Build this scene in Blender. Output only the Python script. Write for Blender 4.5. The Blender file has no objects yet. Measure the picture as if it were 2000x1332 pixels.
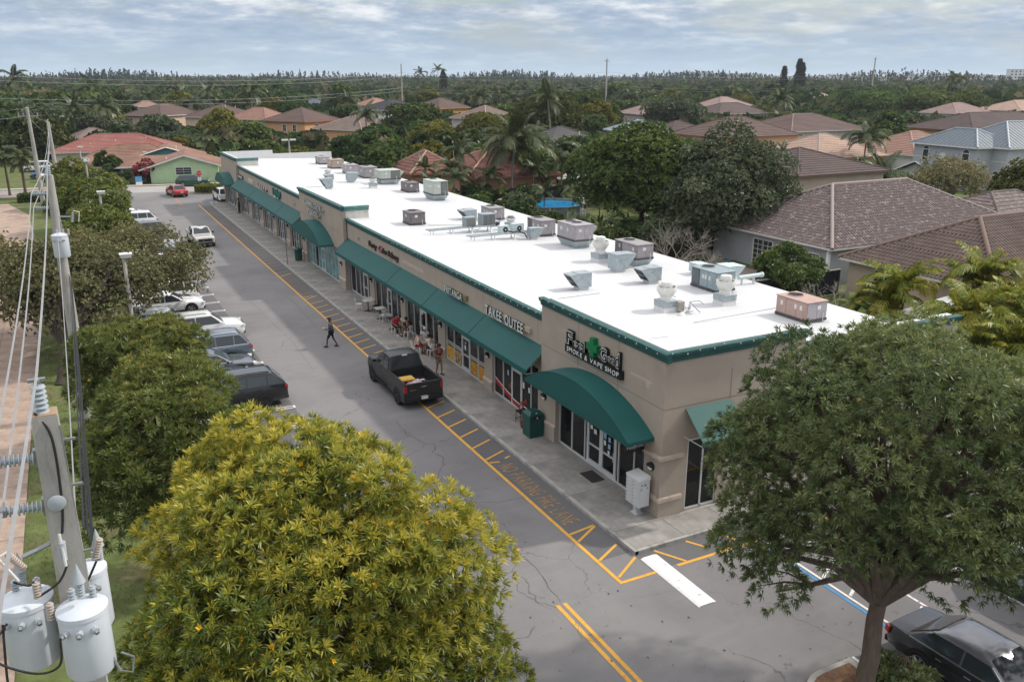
import bpy, math, random
import numpy as np
from mathutils import Vector, Matrix
SC = bpy.context.scene
COL = SC.collection
R = math.radians
rnd = random.Random(7)
# --- camera
cam = bpy.data.cameras.new('camera')
cam.sensor_width = 36.0
cam.lens = 36.0 * 1655.9 / 2000.0
cam.clip_start = 0.2
cam.clip_end = 9000.0
cam_ob = bpy.data.objects.new('camera', cam)
COL.objects.link(cam_ob)
_p, _y, _r = R(17.28), R(27.23), R(0.04)
_f = Vector((math.sin(_y) * math.cos(_p), math.cos(_y) * math.cos(_p), -math.sin(_p)))
_rt = Vector((math.cos(_y), -math.sin(_y), 0))
_up = _rt.cross(_f)
_rt, _up = _rt * math.cos(_r) + _up * math.sin(_r), _up * math.cos(_r) - _rt * math.sin(_r)
CAM_H = 15.3
cam_ob.matrix_world = Matrix(((_rt.x, _up.x, -_f.x, 0), (_rt.y, _up.y, -_f.y, 0), (_rt.z, _up.z, -_f.z, CAM_H), (0, 0, 0, 1)))
SC.camera = cam_ob
# --- light
SUN_DIR = Vector((1.14, -0.13, 1.0)).normalized()          # towards the sun
sun = bpy.data.lights.new('sun', 'SUN')
sun.energy = 2.3
sun.angle = R(2.0)
sun.color = (1.0, 0.94, 0.84)
sun_ob = bpy.data.objects.new('sun', sun)
sun_ob.rotation_euler = SUN_DIR.to_track_quat('Z', 'Y').to_euler()
sun_ob.location = (60, -20, 80)
COL.objects.link(sun_ob)
world = bpy.data.worlds.new('World')
SC.world = world
world.use_nodes = True
wn, wl = world.node_tree.nodes, world.node_tree.links
wn.clear()
def wnode(t, **k):
 n = wn.new(t)
 for a, v in k.items():
  setattr(n, a, v)
 return n
wout = wnode('ShaderNodeOutputWorld')
sky = wnode('ShaderNodeTexSky', sky_type='NISHITA', sun_disc=False)
sky.sun_elevation = math.asin(SUN_DIR.z)
sky.sun_rotation = math.atan2(SUN_DIR.x, SUN_DIR.y)
sky.dust_density = 2.0
bg_sky = wnode('ShaderNodeBackground')
bg_sky.inputs['Strength'].default_value = 0.09
wl.new(sky.outputs[0], bg_sky.inputs['Color'])
tc = wnode('ShaderNodeTexCoord')
sep = wnode('ShaderNodeSeparateXYZ')
wl.new(tc.outputs['Generated'], sep.inputs[0])
def wmath(op, a, b=None, c=None, clamp=False):
 n = wnode('ShaderNodeMath', operation=op, use_clamp=clamp)
 for i, v in enumerate((a, b, c)):
  if v is None:
   continue
  if hasattr(v, 'default_value') or hasattr(v, 'links'):
   wl.new(v, n.inputs[i])
  else:
   n.inputs[i].default_value = v
 return n.outputs[0]
zz = wmath('MAXIMUM', sep.outputs['Z'], 0.0)
den = wmath('ADD', zz, 0.17)
comb = wnode('ShaderNodeCombineXYZ')
wl.new(wmath('DIVIDE', sep.outputs['X'], den), comb.inputs[0])
wl.new(wmath('DIVIDE', sep.outputs['Y'], den), comb.inputs[1])
def wnoise(scale, detail, rough, off, dist=0.0):
 mp = wnode('ShaderNodeMapping')
 mp.inputs['Location'].default_value = off
 wl.new(comb.outputs[0], mp.inputs['Vector'])
 n = wnode('ShaderNodeTexNoise')
 n.inputs['Scale'].default_value = scale
 n.inputs['Detail'].default_value = detail
 n.inputs['Roughness'].default_value = rough
 n.inputs['Distortion'].default_value = dist
 wl.new(mp.outputs[0], n.inputs['Vector'])
 return n.outputs['Fac']
def wramp(src, stops):
 n = wnode('ShaderNodeValToRGB')
 el = n.color_ramp.elements
 while len(el) < len(stops):
  el.new(0.5)
 for e, (p, c) in zip(el, stops):
  e.position = p
  e.color = (c[0], c[1], c[2], 1) if len(c) == 3 else c
 wl.new(src, n.inputs['Fac'])
 return n.outputs['Color']
n1 = wnoise(1.7, 10, 0.6, (3.1, 1.7, 0), 0.15)
n2 = wnoise(5.5, 8, 0.6, (7.7, 2.2, 0), 0.1)
shade = wmath('ADD', wmath('MULTIPLY', n1, 0.62), wmath('MULTIPLY', n2, 0.38))
ccol = wramp(shade, [(0.36, (0.22, 0.30, 0.43)), (0.455, (0.30, 0.385, 0.515)), (0.51, (0.37, 0.45, 0.57)), (0.55, (0.50, 0.56, 0.645)), (0.60, (0.66, 0.70, 0.75)), (0.68, (0.84, 0.86, 0.88))])
gain = wmath('ADD', wmath('MULTIPLY', zz, 1.75), 0.74)
white = wmath('MULTIPLY', zz, 1.5, clamp=True)
mxw = wnode('ShaderNodeMix', data_type='RGBA')
wl.new(white, mxw.inputs[0])
wl.new(ccol, mxw.inputs[6])
mxw.inputs[7].default_value = (0.58, 0.57, 0.565, 1)
ccol = mxw.outputs[2]
bg_cl = wnode('ShaderNodeBackground')
wl.new(ccol, bg_cl.inputs['Color'])
wl.new(gain, bg_cl.inputs['Strength'])
cover = wramp(wnoise(1.1, 6, 0.55, (11.0, 5.0, 0), 0.2), [(0.36, (0.35, 0.35, 0.35)), (0.52, (1, 1, 1))])
hz = wramp(zz, [(0.0, (0, 0, 0)), (0.07, (1, 1, 1))])
mixs = wnode('ShaderNodeMixShader')
wl.new(cover, mixs.inputs['Fac'])
wl.new(bg_sky.outputs[0], mixs.inputs[1])
wl.new(bg_cl.outputs[0], mixs.inputs[2])
bg_hz = wnode('ShaderNodeBackground')
bg_hz.inputs['Color'].default_value = (0.40, 0.50, 0.60, 1)
bg_hz.inputs['Strength'].default_value = 0.95
mix2 = wnode('ShaderNodeMixShader')
wl.new(hz, mix2.inputs['Fac'])
wl.new(bg_hz.outputs[0], mix2.inputs[1])
wl.new(mixs.outputs[0], mix2.inputs[2])
wl.new(mix2.outputs[0], wout.inputs['Surface'])
SC.view_settings.view_transform = 'Standard'
SC.view_settings.look = 'None'
SC.view_settings.exposure = 0.50
SC.view_settings.gamma = 1.0
SC.view_settings.use_curve_mapping = False
SC.render.engine = 'CYCLES'
SC.cycles.max_bounces = 6
SC.cycles.diffuse_bounces = 3
SC.cycles.glossy_bounces = 2
SC.cycles.transmission_bounces = 3
SC.cycles.transparent_max_bounces = 8
SC.cycles.use_denoising = True
# --- materials
MATS = {}
def newmat(name):
 m = bpy.data.materials.new(name)
 m.use_nodes = True
 nt = m.node_tree
 nt.nodes.clear()
 return m, nt.nodes, nt.links
def M(name, col, rough=0.75, metal=0.0, var=0.12, scale=2.0, bump=0.0, bscale=60.0, spec=0.3, dirt=None, dscale=0.6, dlo=0.5, dhi=0.7, coat=0.0, stretch=None):
 """painted / plain surface with grain, wear and optional patches of a second colour"""
 if name in MATS:
  return MATS[name]
 m, N, L = newmat(name)
 out = N.new('ShaderNodeOutputMaterial')
 b = N.new('ShaderNodeBsdfPrincipled')
 b.inputs['Roughness'].default_value = rough
 b.inputs['Metallic'].default_value = metal
 b.inputs['Specular IOR Level'].default_value = spec
 b.inputs['Coat Weight'].default_value = coat
 b.inputs['Coat Roughness'].default_value = 0.08
 t = N.new('ShaderNodeTexCoord')
 vec = t.outputs['Object']
 if stretch:
  mp = N.new('ShaderNodeMapping')
  mp.inputs['Scale'].default_value = stretch
  L.new(vec, mp.inputs['Vector'])
  vec = mp.outputs[0]
 n = N.new('ShaderNodeTexNoise')
 n.inputs['Scale'].default_value = scale
 n.inputs['Detail'].default_value = 8
 n.inputs['Roughness'].default_value = 0.65
 L.new(vec, n.inputs['Vector'])
 rp = N.new('ShaderNodeValToRGB')
 e = rp.color_ramp.elements
 e[0].position, e[1].position = 0.3, 0.7
 e[0].color = tuple(c * (1 - var) for c in col) + (1,)
 e[1].color = tuple(min(1, c * (1 + var)) for c in col) + (1,)
 L.new(n.outputs['Fac'], rp.inputs['Fac'])
 c = rp.outputs['Color']
 if dirt:
  n2 = N.new('ShaderNodeTexNoise')
  n2.inputs['Scale'].default_value = dscale
  n2.inputs['Detail'].default_value = 9
  n2.inputs['Roughness'].default_value = 0.7
  L.new(vec, n2.inputs['Vector'])
  r2 = N.new('ShaderNodeValToRGB')
  r2.color_ramp.elements[0].position = dlo
  r2.color_ramp.elements[1].position = dhi
  L.new(n2.outputs['Fac'], r2.inputs['Fac'])
  mx = N.new('ShaderNodeMix')
  mx.data_type = 'RGBA'
  L.new(r2.outputs['Color'], mx.inputs[0])
  L.new(c, mx.inputs[6])
  mx.inputs[7].default_value = tuple(dirt) + (1,)
  c = mx.outputs[2]
 L.new(c, b.inputs['Base Color'])
 if bump:
  n3 = N.new('ShaderNodeTexNoise')
  n3.inputs['Scale'].default_value = bscale
  n3.inputs['Detail'].default_value = 4
  L.new(vec, n3.inputs['Vector'])
  bp = N.new('ShaderNodeBump')
  bp.inputs['Strength'].default_value = bump
  bp.inputs['Distance'].default_value = 0.02
  L.new(n3.outputs['Fac'], bp.inputs['Height'])
  L.new(bp.outputs[0], b.inputs['Normal'])
 L.new(b.outputs[0], out.inputs['Surface'])
 MATS[name] = m
 return m
def leafmat(name, stops, trans=0.32, hue_var=0.0, gloss=0.06):
 if name in MATS:
  return MATS[name]
 m, N, L = newmat(name)
 out = N.new('ShaderNodeOutputMaterial')
 at = N.new('ShaderNodeAttribute')
 at.attribute_name = 'tint'
 rp = N.new('ShaderNodeValToRGB')
 el = rp.color_ramp.elements
 while len(el) < len(stops):
  el.new(0.5)
 for e, (p, c) in zip(el, stops):
  e.position = p
  e.color = tuple(c) + (1,)
 L.new(at.outputs['Fac'], rp.inputs['Fac'])
 c = rp.outputs['Color']
 if hue_var:
  oi = N.new('ShaderNodeObjectInfo')
  h = N.new('ShaderNodeHueSaturation')
  mr = N.new('ShaderNodeMapRange')
  mr.inputs['To Min'].default_value = 0.5 - hue_var * 0.4
  mr.inputs['To Max'].default_value = 0.5 + hue_var * 0.3
  L.new(oi.outputs['Random'], mr.inputs['Value'])
  L.new(mr.outputs[0], h.inputs['Hue'])
  mr2 = N.new('ShaderNodeMapRange')
  mr2.inputs['To Min'].default_value = 1 - hue_var * 4
  mr2.inputs['To Max'].default_value = 1 + hue_var * 5
  mm = N.new('ShaderNodeMath')
  mm.operation = 'FRACT'
  m7 = N.new('ShaderNodeMath')
  m7.operation = 'MULTIPLY'
  m7.inputs[1].default_value = 7.31
  L.new(oi.outputs['Random'], m7.inputs[0])
  L.new(m7.outputs[0], mm.inputs[0])
  L.new(mm.outputs[0], mr2.inputs['Value'])
  L.new(mr2.outputs[0], h.inputs['Value'])
  L.new(c, h.inputs['Color'])
  c = h.outputs[0]
 d = N.new('ShaderNodeBsdfDiffuse')
 tr = N.new('ShaderNodeBsdfTranslucent')
 gl = N.new('ShaderNodeBsdfGlossy')
 gl.inputs['Roughness'].default_value = 0.42
 gl.inputs['Color'].default_value = (0.8, 0.85, 0.8, 1)
 L.new(c, d.inputs['Color'])
 L.new(c, tr.inputs['Color'])
 a = N.new('ShaderNodeMixShader')
 a.inputs[0].default_value = trans
 L.new(d.outputs[0], a.inputs[1])
 L.new(tr.outputs[0], a.inputs[2])
 g = N.new('ShaderNodeMixShader')
 g.inputs[0].default_value = gloss
 L.new(a.outputs[0], g.inputs[1])
 L.new(gl.outputs[0], g.inputs[2])
 L.new(g.outputs[0], out.inputs['Surface'])
 MATS[name] = m
 return m
def glassmat(name, tint=(0.25, 0.28, 0.28), clear=0.55, rough=0.03):
 """shop glass: a see-through sheet with a mirror sheen"""
 if name in MATS:
  return MATS[name]
 m, N, L = newmat(name)
 out = N.new('ShaderNodeOutputMaterial')
 tr = N.new('ShaderNodeBsdfTransparent')
 tr.inputs['Color'].default_value = tuple(tint) + (1,)
 dk = N.new('ShaderNodeBsdfDiffuse')
 dk.inputs['Color'].default_value = (0.012, 0.014, 0.016, 1)
 gl = N.new('ShaderNodeBsdfGlossy')
 gl.inputs['Roughness'].default_value = rough
 a = N.new('ShaderNodeMixShader')
 a.inputs[0].default_value = clear
 L.new(dk.outputs[0], a.inputs[1])
 L.new(tr.outputs[0], a.inputs[2])
 fr = N.new('ShaderNodeFresnel')
 fr.inputs['IOR'].default_value = 1.5
 b = N.new('ShaderNodeMixShader')
 L.new(fr.outputs[0], b.inputs[0])
 L.new(a.outputs[0], b.inputs[1])
 L.new(gl.outputs[0], b.inputs[2])
 L.new(b.outputs[0], out.inputs['Surface'])
 MATS[name] = m
 return m
def asphalt(name, base, dark, light, crack=0.5):
 m, N, L = newmat(name)
 out = N.new('ShaderNodeOutputMaterial')
 b = N.new('ShaderNodeBsdfPrincipled')
 b.inputs['Roughness'].default_value = 0.88
 b.inputs['Specular IOR Level'].default_value = 0.25
 t = N.new('ShaderNodeTexCoord')
 def noise(s, d, r, stretch=(1, 1, 1)):
  mp = N.new('ShaderNodeMapping')
  mp.inputs['Scale'].default_value = stretch
  L.new(t.outputs['Object'], mp.inputs['Vector'])
  n = N.new('ShaderNodeTexNoise')
  n.inputs['Scale'].default_value = s
  n.inputs['Detail'].default_value = d
  n.inputs['Roughness'].default_value = r
  L.new(mp.outputs[0], n.inputs['Vector'])
  return n.outputs['Fac']
 def ramp(f, lo, hi):
  r = N.new('ShaderNodeValToRGB')
  r.color_ramp.elements[0].position = lo
  r.color_ramp.elements[1].position = hi
  L.new(f, r.inputs['Fac'])
  return r.outputs['Color']
 def mix(f, a, c2, amt=1.0):
  mx = N.new('ShaderNodeMix')
  mx.data_type = 'RGBA'
  if amt != 1.0:
   q = N.new('ShaderNodeMath')
   q.operation = 'MULTIPLY'
   q.inputs[1].default_value = amt
   L.new(f, q.inputs[0])
   f = q.outputs[0]
  L.new(f, mx.inputs[0])
  if isinstance(a, tuple):
   mx.inputs[6].default_value = a + (1,)
  else:
   L.new(a, mx.inputs[6])
  mx.inputs[7].default_value = c2 + (1,)
  return mx.outputs[2]
 c = mix(ramp(noise(0.16, 6, 0.6), 0.42, 0.62), base, dark, 0.75)
 c = mix(ramp(noise(0.09, 5, 0.55, (1, 0.45, 1)), 0.5, 0.68), c, light, 0.8)
 c = mix(ramp(noise(0.8, 8, 0.7), 0.5, 0.75), c, dark, 0.45)
 c = mix(ramp(noise(0.5, 7, 0.7, (0.35, 4, 1)), 0.52, 0.72), c, light, 0.35)      # tyre-worn streaks across the lane
 c = mix(ramp(noise(2.2, 3, 0.5), 0.69, 0.74), c, tuple(k * 0.55 for k in dark), 0.6)   # oil spots
 c = mix(ramp(noise(45, 2, 0.5), 0.35, 0.75), c, tuple(k * 1.25 for k in light), 0.28)
 v = N.new('ShaderNodeTexVoronoi')
 v.feature = 'DISTANCE_TO_EDGE'
 v.inputs['Scale'].default_value = 0.16
 mp = N.new('ShaderNodeMapping')
 L.new(t.outputs['Object'], mp.inputs['Vector'])
 wv = N.new('ShaderNodeTexNoise')
 wv.inputs['Scale'].default_value = 0.7
 wv.inputs['Detail'].default_value = 6
 L.new(t.outputs['Object'], wv.inputs['Vector'])
 ad = N.new('ShaderNodeVectorMath')
 ad.operation = 'MULTIPLY_ADD'
 L.new(wv.outputs['Color'], ad.inputs[0])
 ad.inputs[1].default_value = (1.6, 1.6, 0)
 L.new(mp.outputs[0], ad.inputs[2])
 L.new(ad.outputs[0], v.inputs['Vector'])
 lt = N.new('ShaderNodeMath')
 lt.operation = 'LESS_THAN'
 lt.inputs[1].default_value = 0.0022
 L.new(v.outputs['Distance'], lt.inputs[0])
 mk = N.new('ShaderNodeMath')
 mk.operation = 'MULTIPLY'
 L.new(lt.outputs[0], mk.inputs[0])
 L.new(ramp(noise(0.11, 2, 0.5), 0.5, 0.56), mk.inputs[1])
 c = mix(mk.outputs[0], c, tuple(k * 0.45 for k in dark), crack)
 L.new(c, b.inputs['Base Color'])
 bp = N.new('ShaderNodeBump')
 bp.inputs['Strength'].default_value = 0.35
 bp.inputs['Distance'].default_value = 0.01
 L.new(noise(90, 3, 0.6), bp.inputs['Height'])
 L.new(bp.outputs[0], b.inputs['Normal'])
 L.new(b.outputs[0], out.inputs['Surface'])
 MATS[name] = m
 return m
# --- mesh helpers
class MB:
 """collects shapes and links them as ONE mesh object"""
 def __init__(s):
  s.v, s.f, s.fm, s.mats = [], [], [], []
 def mi(s, mat):
  if mat is None:
   return 0
  if mat not in s.mats:
   s.mats.append(mat)
  return s.mats.index(mat)
 def add(s, vs, fs, mat=None):
  o = len(s.v)
  s.v += [tuple(q) for q in vs]
  k = s.mi(mat)
  for f in fs:
   s.f.append(tuple(o + i for i in f))
   s.fm.append(k)
  return s
 def poly(s, pts, mat=None):
  return s.add(pts, [range(len(pts))], mat)
 def hexa(s, p, mat=None):
  return s.add(p, [(0, 3, 2, 1), (4, 5, 6, 7), (0, 1, 5, 4), (1, 2, 6, 5), (2, 3, 7, 6), (3, 0, 4, 7)], mat)
 def box(s, x0, x1, y0, y1, z0, z1, mat=None):
  return s.hexa([(x0, y0, z0), (x1, y0, z0), (x1, y1, z0), (x0, y1, z0), (x0, y0, z1), (x1, y0, z1), (x1, y1, z1), (x0, y1, z1)], mat)
 def obox(s, c, d, rz=0.0, mat=None, ry=0.0, rx=0.0):
  m = Matrix.Rotation(rz, 3, 'Z') @ Matrix.Rotation(ry, 3, 'Y') @ Matrix.Rotation(rx, 3, 'X')
  c = Vector(c)
  h = [q * 0.5 for q in d]
  ps = [c + m @ Vector((a * h[0], b * h[1], e * h[2])) for e in (-1, 1) for a, b in ((-1, -1), (1, -1), (1, 1), (-1, 1))]
  return s.hexa(ps, mat)
 def extrude(s, pts, off, mat=None):
  """closed 3d polygon pts, extruded by vector off"""
  n = len(pts)
  off = Vector(off)
  a = [Vector(p) for p in pts]
  b = [p + off for p in a]
  fs = [tuple(range(n))[::-1], tuple(range(n, 2 * n))] + [(i, (i + 1) % n, n + (i + 1) % n, n + i) for i in range(n)]
  return s.add(a + b, fs, mat)
 def tube(s, pts, r, n=8, mat=None, cap=True):
  pts = [Vector(p) for p in pts]
  rs = r if isinstance(r, (list, tuple)) else [r] * len(pts)
  vs, fs = [], []
  prev = None
  for i, p in enumerate(pts):
   d = (pts[min(i + 1, len(pts) - 1)] - pts[max(i - 1, 0)])
   d = d.normalized() if d.length > 1e-9 else Vector((0, 0, 1))
   ref = prev if prev is not None else (Vector((1, 0, 0)) if abs(d.x) < 0.9 else Vector((0, 1, 0)))
   e1 = (ref - d * ref.dot(d))
   e1 = e1.normalized() if e1.length > 1e-6 else d.orthogonal().normalized()
   prev = e1
   e2 = d.cross(e1)
   for k in range(n):
    a = 2 * math.pi * k / n
    vs.append(p + (e1 * math.cos(a) + e2 * math.sin(a)) * rs[i])
  for i in range(len(pts) - 1):
   for k in range(n):
    fs.append((i * n + k, i * n + (k + 1) % n, (i + 1) * n + (k + 1) % n, (i + 1) * n + k))
  if cap:
   fs.append(tuple(range(n))[::-1])
   fs.append(tuple(range((len(pts) - 1) * n, len(pts) * n)))
  return s.add(vs, fs, mat)
 def lathe(s, prof, c=(0, 0, 0), n=16, mat=None, axis='z', cap=True):
  """prof: list of (radius, height)"""
  vs, fs = [], []
  for r, h in prof:
   for k in range(n):
    a = 2 * math.pi * k / n
    x, y = r * math.cos(a), r * math.sin(a)
    if axis == 'z':
     q = (x, y, h)
    elif axis == 'y':
     q = (x, h, y)
    else:
     q = (h, x, y)
    vs.append((c[0] + q[0], c[1] + q[1], c[2] + q[2]))
  for i in range(len(prof) - 1):
   for k in range(n):
    q = (i * n + k, i * n + (k + 1) % n, (i + 1) * n + (k + 1) % n, (i + 1) * n + k)
    fs.append(q if axis != 'y' else q[::-1])
  if cap:
   fs.append(tuple(range(n))[::-1])
   fs.append(tuple(range((len(prof) - 1) * n, len(prof) * n)))
  return s.add(vs, fs, mat)
 def mesh(s, name, mat=None, smooth=False):
  me = bpy.data.meshes.new(name)
  me.from_pydata(s.v, [], s.f)
  for m in (s.mats or ([mat] if mat else [])):
   me.materials.append(m)
  if len(s.mats) > 1:
   me.polygons.foreach_set('material_index', s.fm)
  if smooth:
   me.polygons.foreach_set('use_smooth', [True] * len(me.polygons))
   try:
    me.set_sharp_from_angle(angle=R(38))
   except Exception:
    pass
  me.update()
  return me
 def build(s, name, mat=None, parent=None, smooth=False, kind=None):
  return link(name, s.mesh(name, mat, smooth), parent, True, kind)
WORLD = set()
def link(name, data, parent=None, world=False, kind=None):
 o = bpy.data.objects.new(name, data)
 COL.objects.link(o)
 if parent is not None:
  o.parent = parent
  r = parent
  while r.parent is not None:
   r = r.parent
  if world and r.name in WORLD:                         # its shapes are written in world coordinates
   q = parent
   while q is not None:
    o.location = o.location - q.location
    q = q.parent
 if kind:
  o['kind'] = kind
 return o
def tag(o, label=None, cat=None, group=None, kind=None):
 if label:
  o['label'] = label
 if cat:
  o['category'] = cat
 if group:
  o['group'] = group
 if kind:
  o['kind'] = kind
 return o
def thing(name, label, cat, loc=(0, 0, 0), rz=0.0, group=None):
 o = bpy.data.objects.new(name, None)
 o.empty_display_size = 0.3
 COL.objects.link(o)
 o.location = loc
 o.rotation_euler = (0, 0, rz)
 return tag(o, label, cat, group)
def copy_tree(o, parent=None):
 c = o.copy()
 COL.objects.link(c)
 c.parent = parent
 for ch in o.children:
  copy_tree(ch, c)
 return c
def dup(o, loc, rz=0.0, label=None, sc=None, group=None):
 c = copy_tree(o)
 c.location = loc
 c.rotation_euler = (0, 0, rz)
 if sc is not None:
  c.scale = (sc, sc, sc) if not isinstance(sc, tuple) else sc
 if label:
  c['label'] = label
 if group:
  c['group'] = group
 return c
def struct(name, mb, mat=None, smooth=False, kind='structure'):
 return mb.build(name, mat, None, smooth, kind=kind)
def npmesh(name, V, F, T=None, mat=None, smooth=False):
 me = bpy.data.meshes.new(name)
 V = np.asarray(V, dtype=np.float32)
 F = np.asarray(F, dtype=np.int32)
 k = F.shape[1]
 me.vertices.add(len(V))
 me.vertices.foreach_set('co', V.ravel())
 me.loops.add(F.size)
 me.loops.foreach_set('vertex_index', F.ravel())
 me.polygons.add(len(F))
 me.polygons.foreach_set('loop_start', np.arange(0, F.size, k, dtype=np.int32))
 me.polygons.foreach_set('loop_total', np.full(len(F), k, dtype=np.int32))
 if T is not None:
  a = me.attributes.new('tint', 'FLOAT', 'POINT')
  a.data.foreach_set('value', np.asarray(T, dtype=np.float32))
 if mat:
  me.materials.append(mat)
 me.update(calc_edges=True)
 if smooth:
  me.polygons.foreach_set('use_smooth', [True] * len(F))
 return me
SXR, SYR = 1.0, 1.0
# --- common materials
m_white = M('white_paint', (0.80, 0.80, 0.79), 0.6, var=0.05)
m_conc = M('walk_concrete', (0.275, 0.262, 0.245), 0.9, var=0.2, scale=1.3, bump=0.25, dirt=(0.105, 0.10, 0.094), dscale=0.5, dlo=0.44, dhi=0.74)
m_kerb = M('kerb_concrete', (0.33, 0.32, 0.30), 0.9, var=0.18, scale=3, bump=0.3, dirt=(0.12, 0.115, 0.11), dscale=1.2)
m_yel = M('yellow_road_paint', (0.62, 0.33, 0.055), 0.7, var=0.14, scale=6, dirt=(0.30, 0.19, 0.07), dscale=5, dlo=0.55, dhi=0.75)
m_yelold = M('worn_yellow_road_paint', (0.42, 0.235, 0.07), 0.75, var=0.2, scale=5, dirt=(0.115, 0.11, 0.11), dscale=7, dlo=0.44, dhi=0.58)
m_wroad = M('white_road_paint', (0.66, 0.66, 0.65), 0.7, var=0.1, scale=5, dirt=(0.24, 0.24, 0.24), dscale=6, dlo=0.55, dhi=0.72)
m_blue = M('blue_road_paint', (0.06, 0.24, 0.50), 0.7, var=0.15, scale=6)
m_path = M('pink_path_paving', (0.34, 0.255, 0.205), 0.9, var=0.22, scale=1.4, bump=0.25, dirt=(0.17, 0.125, 0.10), dscale=0.6, dlo=0.46, dhi=0.75)
m_grass = M('lawn', (0.10, 0.125, 0.045), 0.95, var=0.35, scale=1.2, bump=0.6, bscale=25, dirt=(0.16, 0.13, 0.075), dscale=0.35, dlo=0.5, dhi=0.68, spec=0.1)
m_land = M('scrub_land', (0.055, 0.075, 0.03), 0.95, var=0.4, scale=0.05, dirt=(0.09, 0.085, 0.05), dscale=0.02, spec=0.05)
m_mulch = M('mulch', (0.16, 0.09, 0.055), 0.95, var=0.4, scale=9, bump=0.8, bscale=30)
m_asph = asphalt('parking_asphalt', (0.180, 0.174, 0.177), (0.118, 0.114, 0.119), (0.225, 0.217, 0.216))
m_asph2 = asphalt('dark_asphalt', (0.118, 0.116, 0.12), (0.085, 0.084, 0.09), (0.155, 0.15, 0.15), 0.2)
m_road = asphalt('street_asphalt', (0.30, 0.285, 0.28), (0.25, 0.24, 0.235), (0.34, 0.33, 0.32), 0.4)
# --- lettering: one mesh per glyph
GL = {}
def glyph(ch, mat, off=0.0):
 k = (ch, mat.name, off)
 if k in GL:
  return GL[k]
 cu = bpy.data.curves.new('glyph', 'FONT')
 cu.body = ch
 cu.size = 1.0
 cu.extrude = 0.5
 cu.offset = off
 cu.resolution_u = 3
 ob = bpy.data.objects.new('glyph', cu)
 COL.objects.link(ob)
 bpy.context.view_layer.update()
 me = bpy.data.meshes.new_from_object(ob.evaluated_get(bpy.context.evaluated_depsgraph_get()))
 bpy.data.objects.remove(ob)
 bpy.data.curves.remove(cu)
 me.name = 'letter'
 me.materials.clear()
 me.materials.append(mat)
 n = len(me.vertices)
 co = np.empty(n * 3, np.float32)
 me.vertices.foreach_get('co', co)
 co = co.reshape(-1, 3)
 x0, x1 = co[:, 0].min(), co[:, 0].max()
 co[:, 0] -= x0
 co[:, 2] += 0.5
 me.vertices.foreach_set('co', co.ravel())
 GL[k] = (me, float(x1 - x0))
 return GL[k]
def lettering(parent, body, org, ux, uz, w, h, depth, mat, name='letter', gap=0.14, kind=None, jitter=0.0, off=0.0):
 ux, uz = Vector(ux).normalized(), Vector(uz).normalized()
 nrm = ux.cross(uz)
 cells, tot = [], 0.0
 for ch in body:
  if ch == ' ':
   tot += 0.42
   continue
  me, cw = glyph(ch, mat, off)
  cells.append((me, tot))
  tot += cw + gap
 tot -= gap
 sx, sy = w / tot, h / 0.70
 base = Vector(org)
 if parent is not None:
  base = base - parent.location
 outl = []
 for i, (me, x) in enumerate(cells):
  o = bpy.data.objects.new(name, me)
  COL.objects.link(o)
  if parent is not None:
   o.parent = parent
  u, v = ux, uz
  if jitter:
   a = rnd.uniform(-jitter, jitter)
   u = ux * math.cos(a) + uz * math.sin(a)
   v = uz * math.cos(a) - ux * math.sin(a)
  p = base + ux * (x * sx)
  o.matrix_basis = Matrix(((u.x * sx, v.x * sy, nrm.x * depth, p.x), (u.y * sx, v.y * sy, nrm.y * depth, p.y), (u.z * sx, v.z * sy, nrm.z * depth, p.z), (0, 0, 0, 1)))
  if kind:
   o['kind'] = kind
  outl.append(o)
 return outl
# --- land and asphalt
g = MB()
NL = 24
ring = [(-2300, -1000), (4400, -1000), (4400, 4400), (-2300, 4400)]
g.poly([(x, y, -0.05) for x, y in ring])
struct('ground', g, m_land)
MB_g = MB().poly([(-40, -30, -0.012), (2.6, -30, -0.012), (2.6, 126, -0.012), (-40, 134, -0.012)])
struct('lawn', MB_g, m_grass)
struct('back_lawn', MB().poly([(31, 23, -0.012), (125, 23, -0.012), (125, 127, -0.012), (31, 127, -0.012)]), m_grass)
lot = MB()
lot.poly([(2.7, -40, 0), (36.0, -40, 0), (36.0, 30, 0), (32.6, 30, 0), (32.6, 22, 0), (19.0, 20.4, 0), (15.1, 20.4, 0), (15.1, 127.2, 0), (2.7, 129.6, 0)])
struct('parking_lot', lot, m_asph)
lot2 = MB().poly([(15.1, 111.4, 0), (15.1, 127.2, 0), (33, 123.6, 0), (33, 114.2, 0), (17.0, 114.2, 0)])
struct('side_parking_lot', lot2, m_asph)
sl = lambda x: -0.2 * (x - 12)
struct('street', MB().poly([(-120, 129 + sl(-120), -0.004), (2.7, 129.4, -0.004), (2.7, 127.6 + sl(2.7), -0.004), (130, 127.6 + sl(130), -0.004), (130, 135.3 + sl(130), -0.004), (-120, 135.3 + sl(-120), -0.004)]), m_road)
struct('parking_row_asphalt', MB().poly([(2.7, -12, 0.004), (8.15, -12, 0.004), (8.15, 108, 0.004), (2.7, 108, 0.004)]), m_asph2)
struct('fire_lane_asphalt', MB().poly([(13.84, 20.6, 0.004), (15.1, 20.6, 0.004), (15.1, 111, 0.004), (13.84, 111, 0.004)]), m_asph2)
struct('fire_lane_end_asphalt', MB().poly([(15.1, 19.3, 0.004), (24, 19.3, 0.004), (24, 20.4, 0.004), (15.1, 20.4, 0.004)]), m_asph2)
k = MB()
k.box(2.5, 2.7, -30, 126, -0.05, 0.13)
struct('parking_kerb', k, m_kerb)
struct('right_kerb', MB().box(36.0, 36.2, -30, 24.5, -0.05, 0.14), m_kerb)
walk = struct('walkway', MB().box(15.25, 31.5, 21.4, 113.9, -0.05, 0.10), m_kerb)
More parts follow.
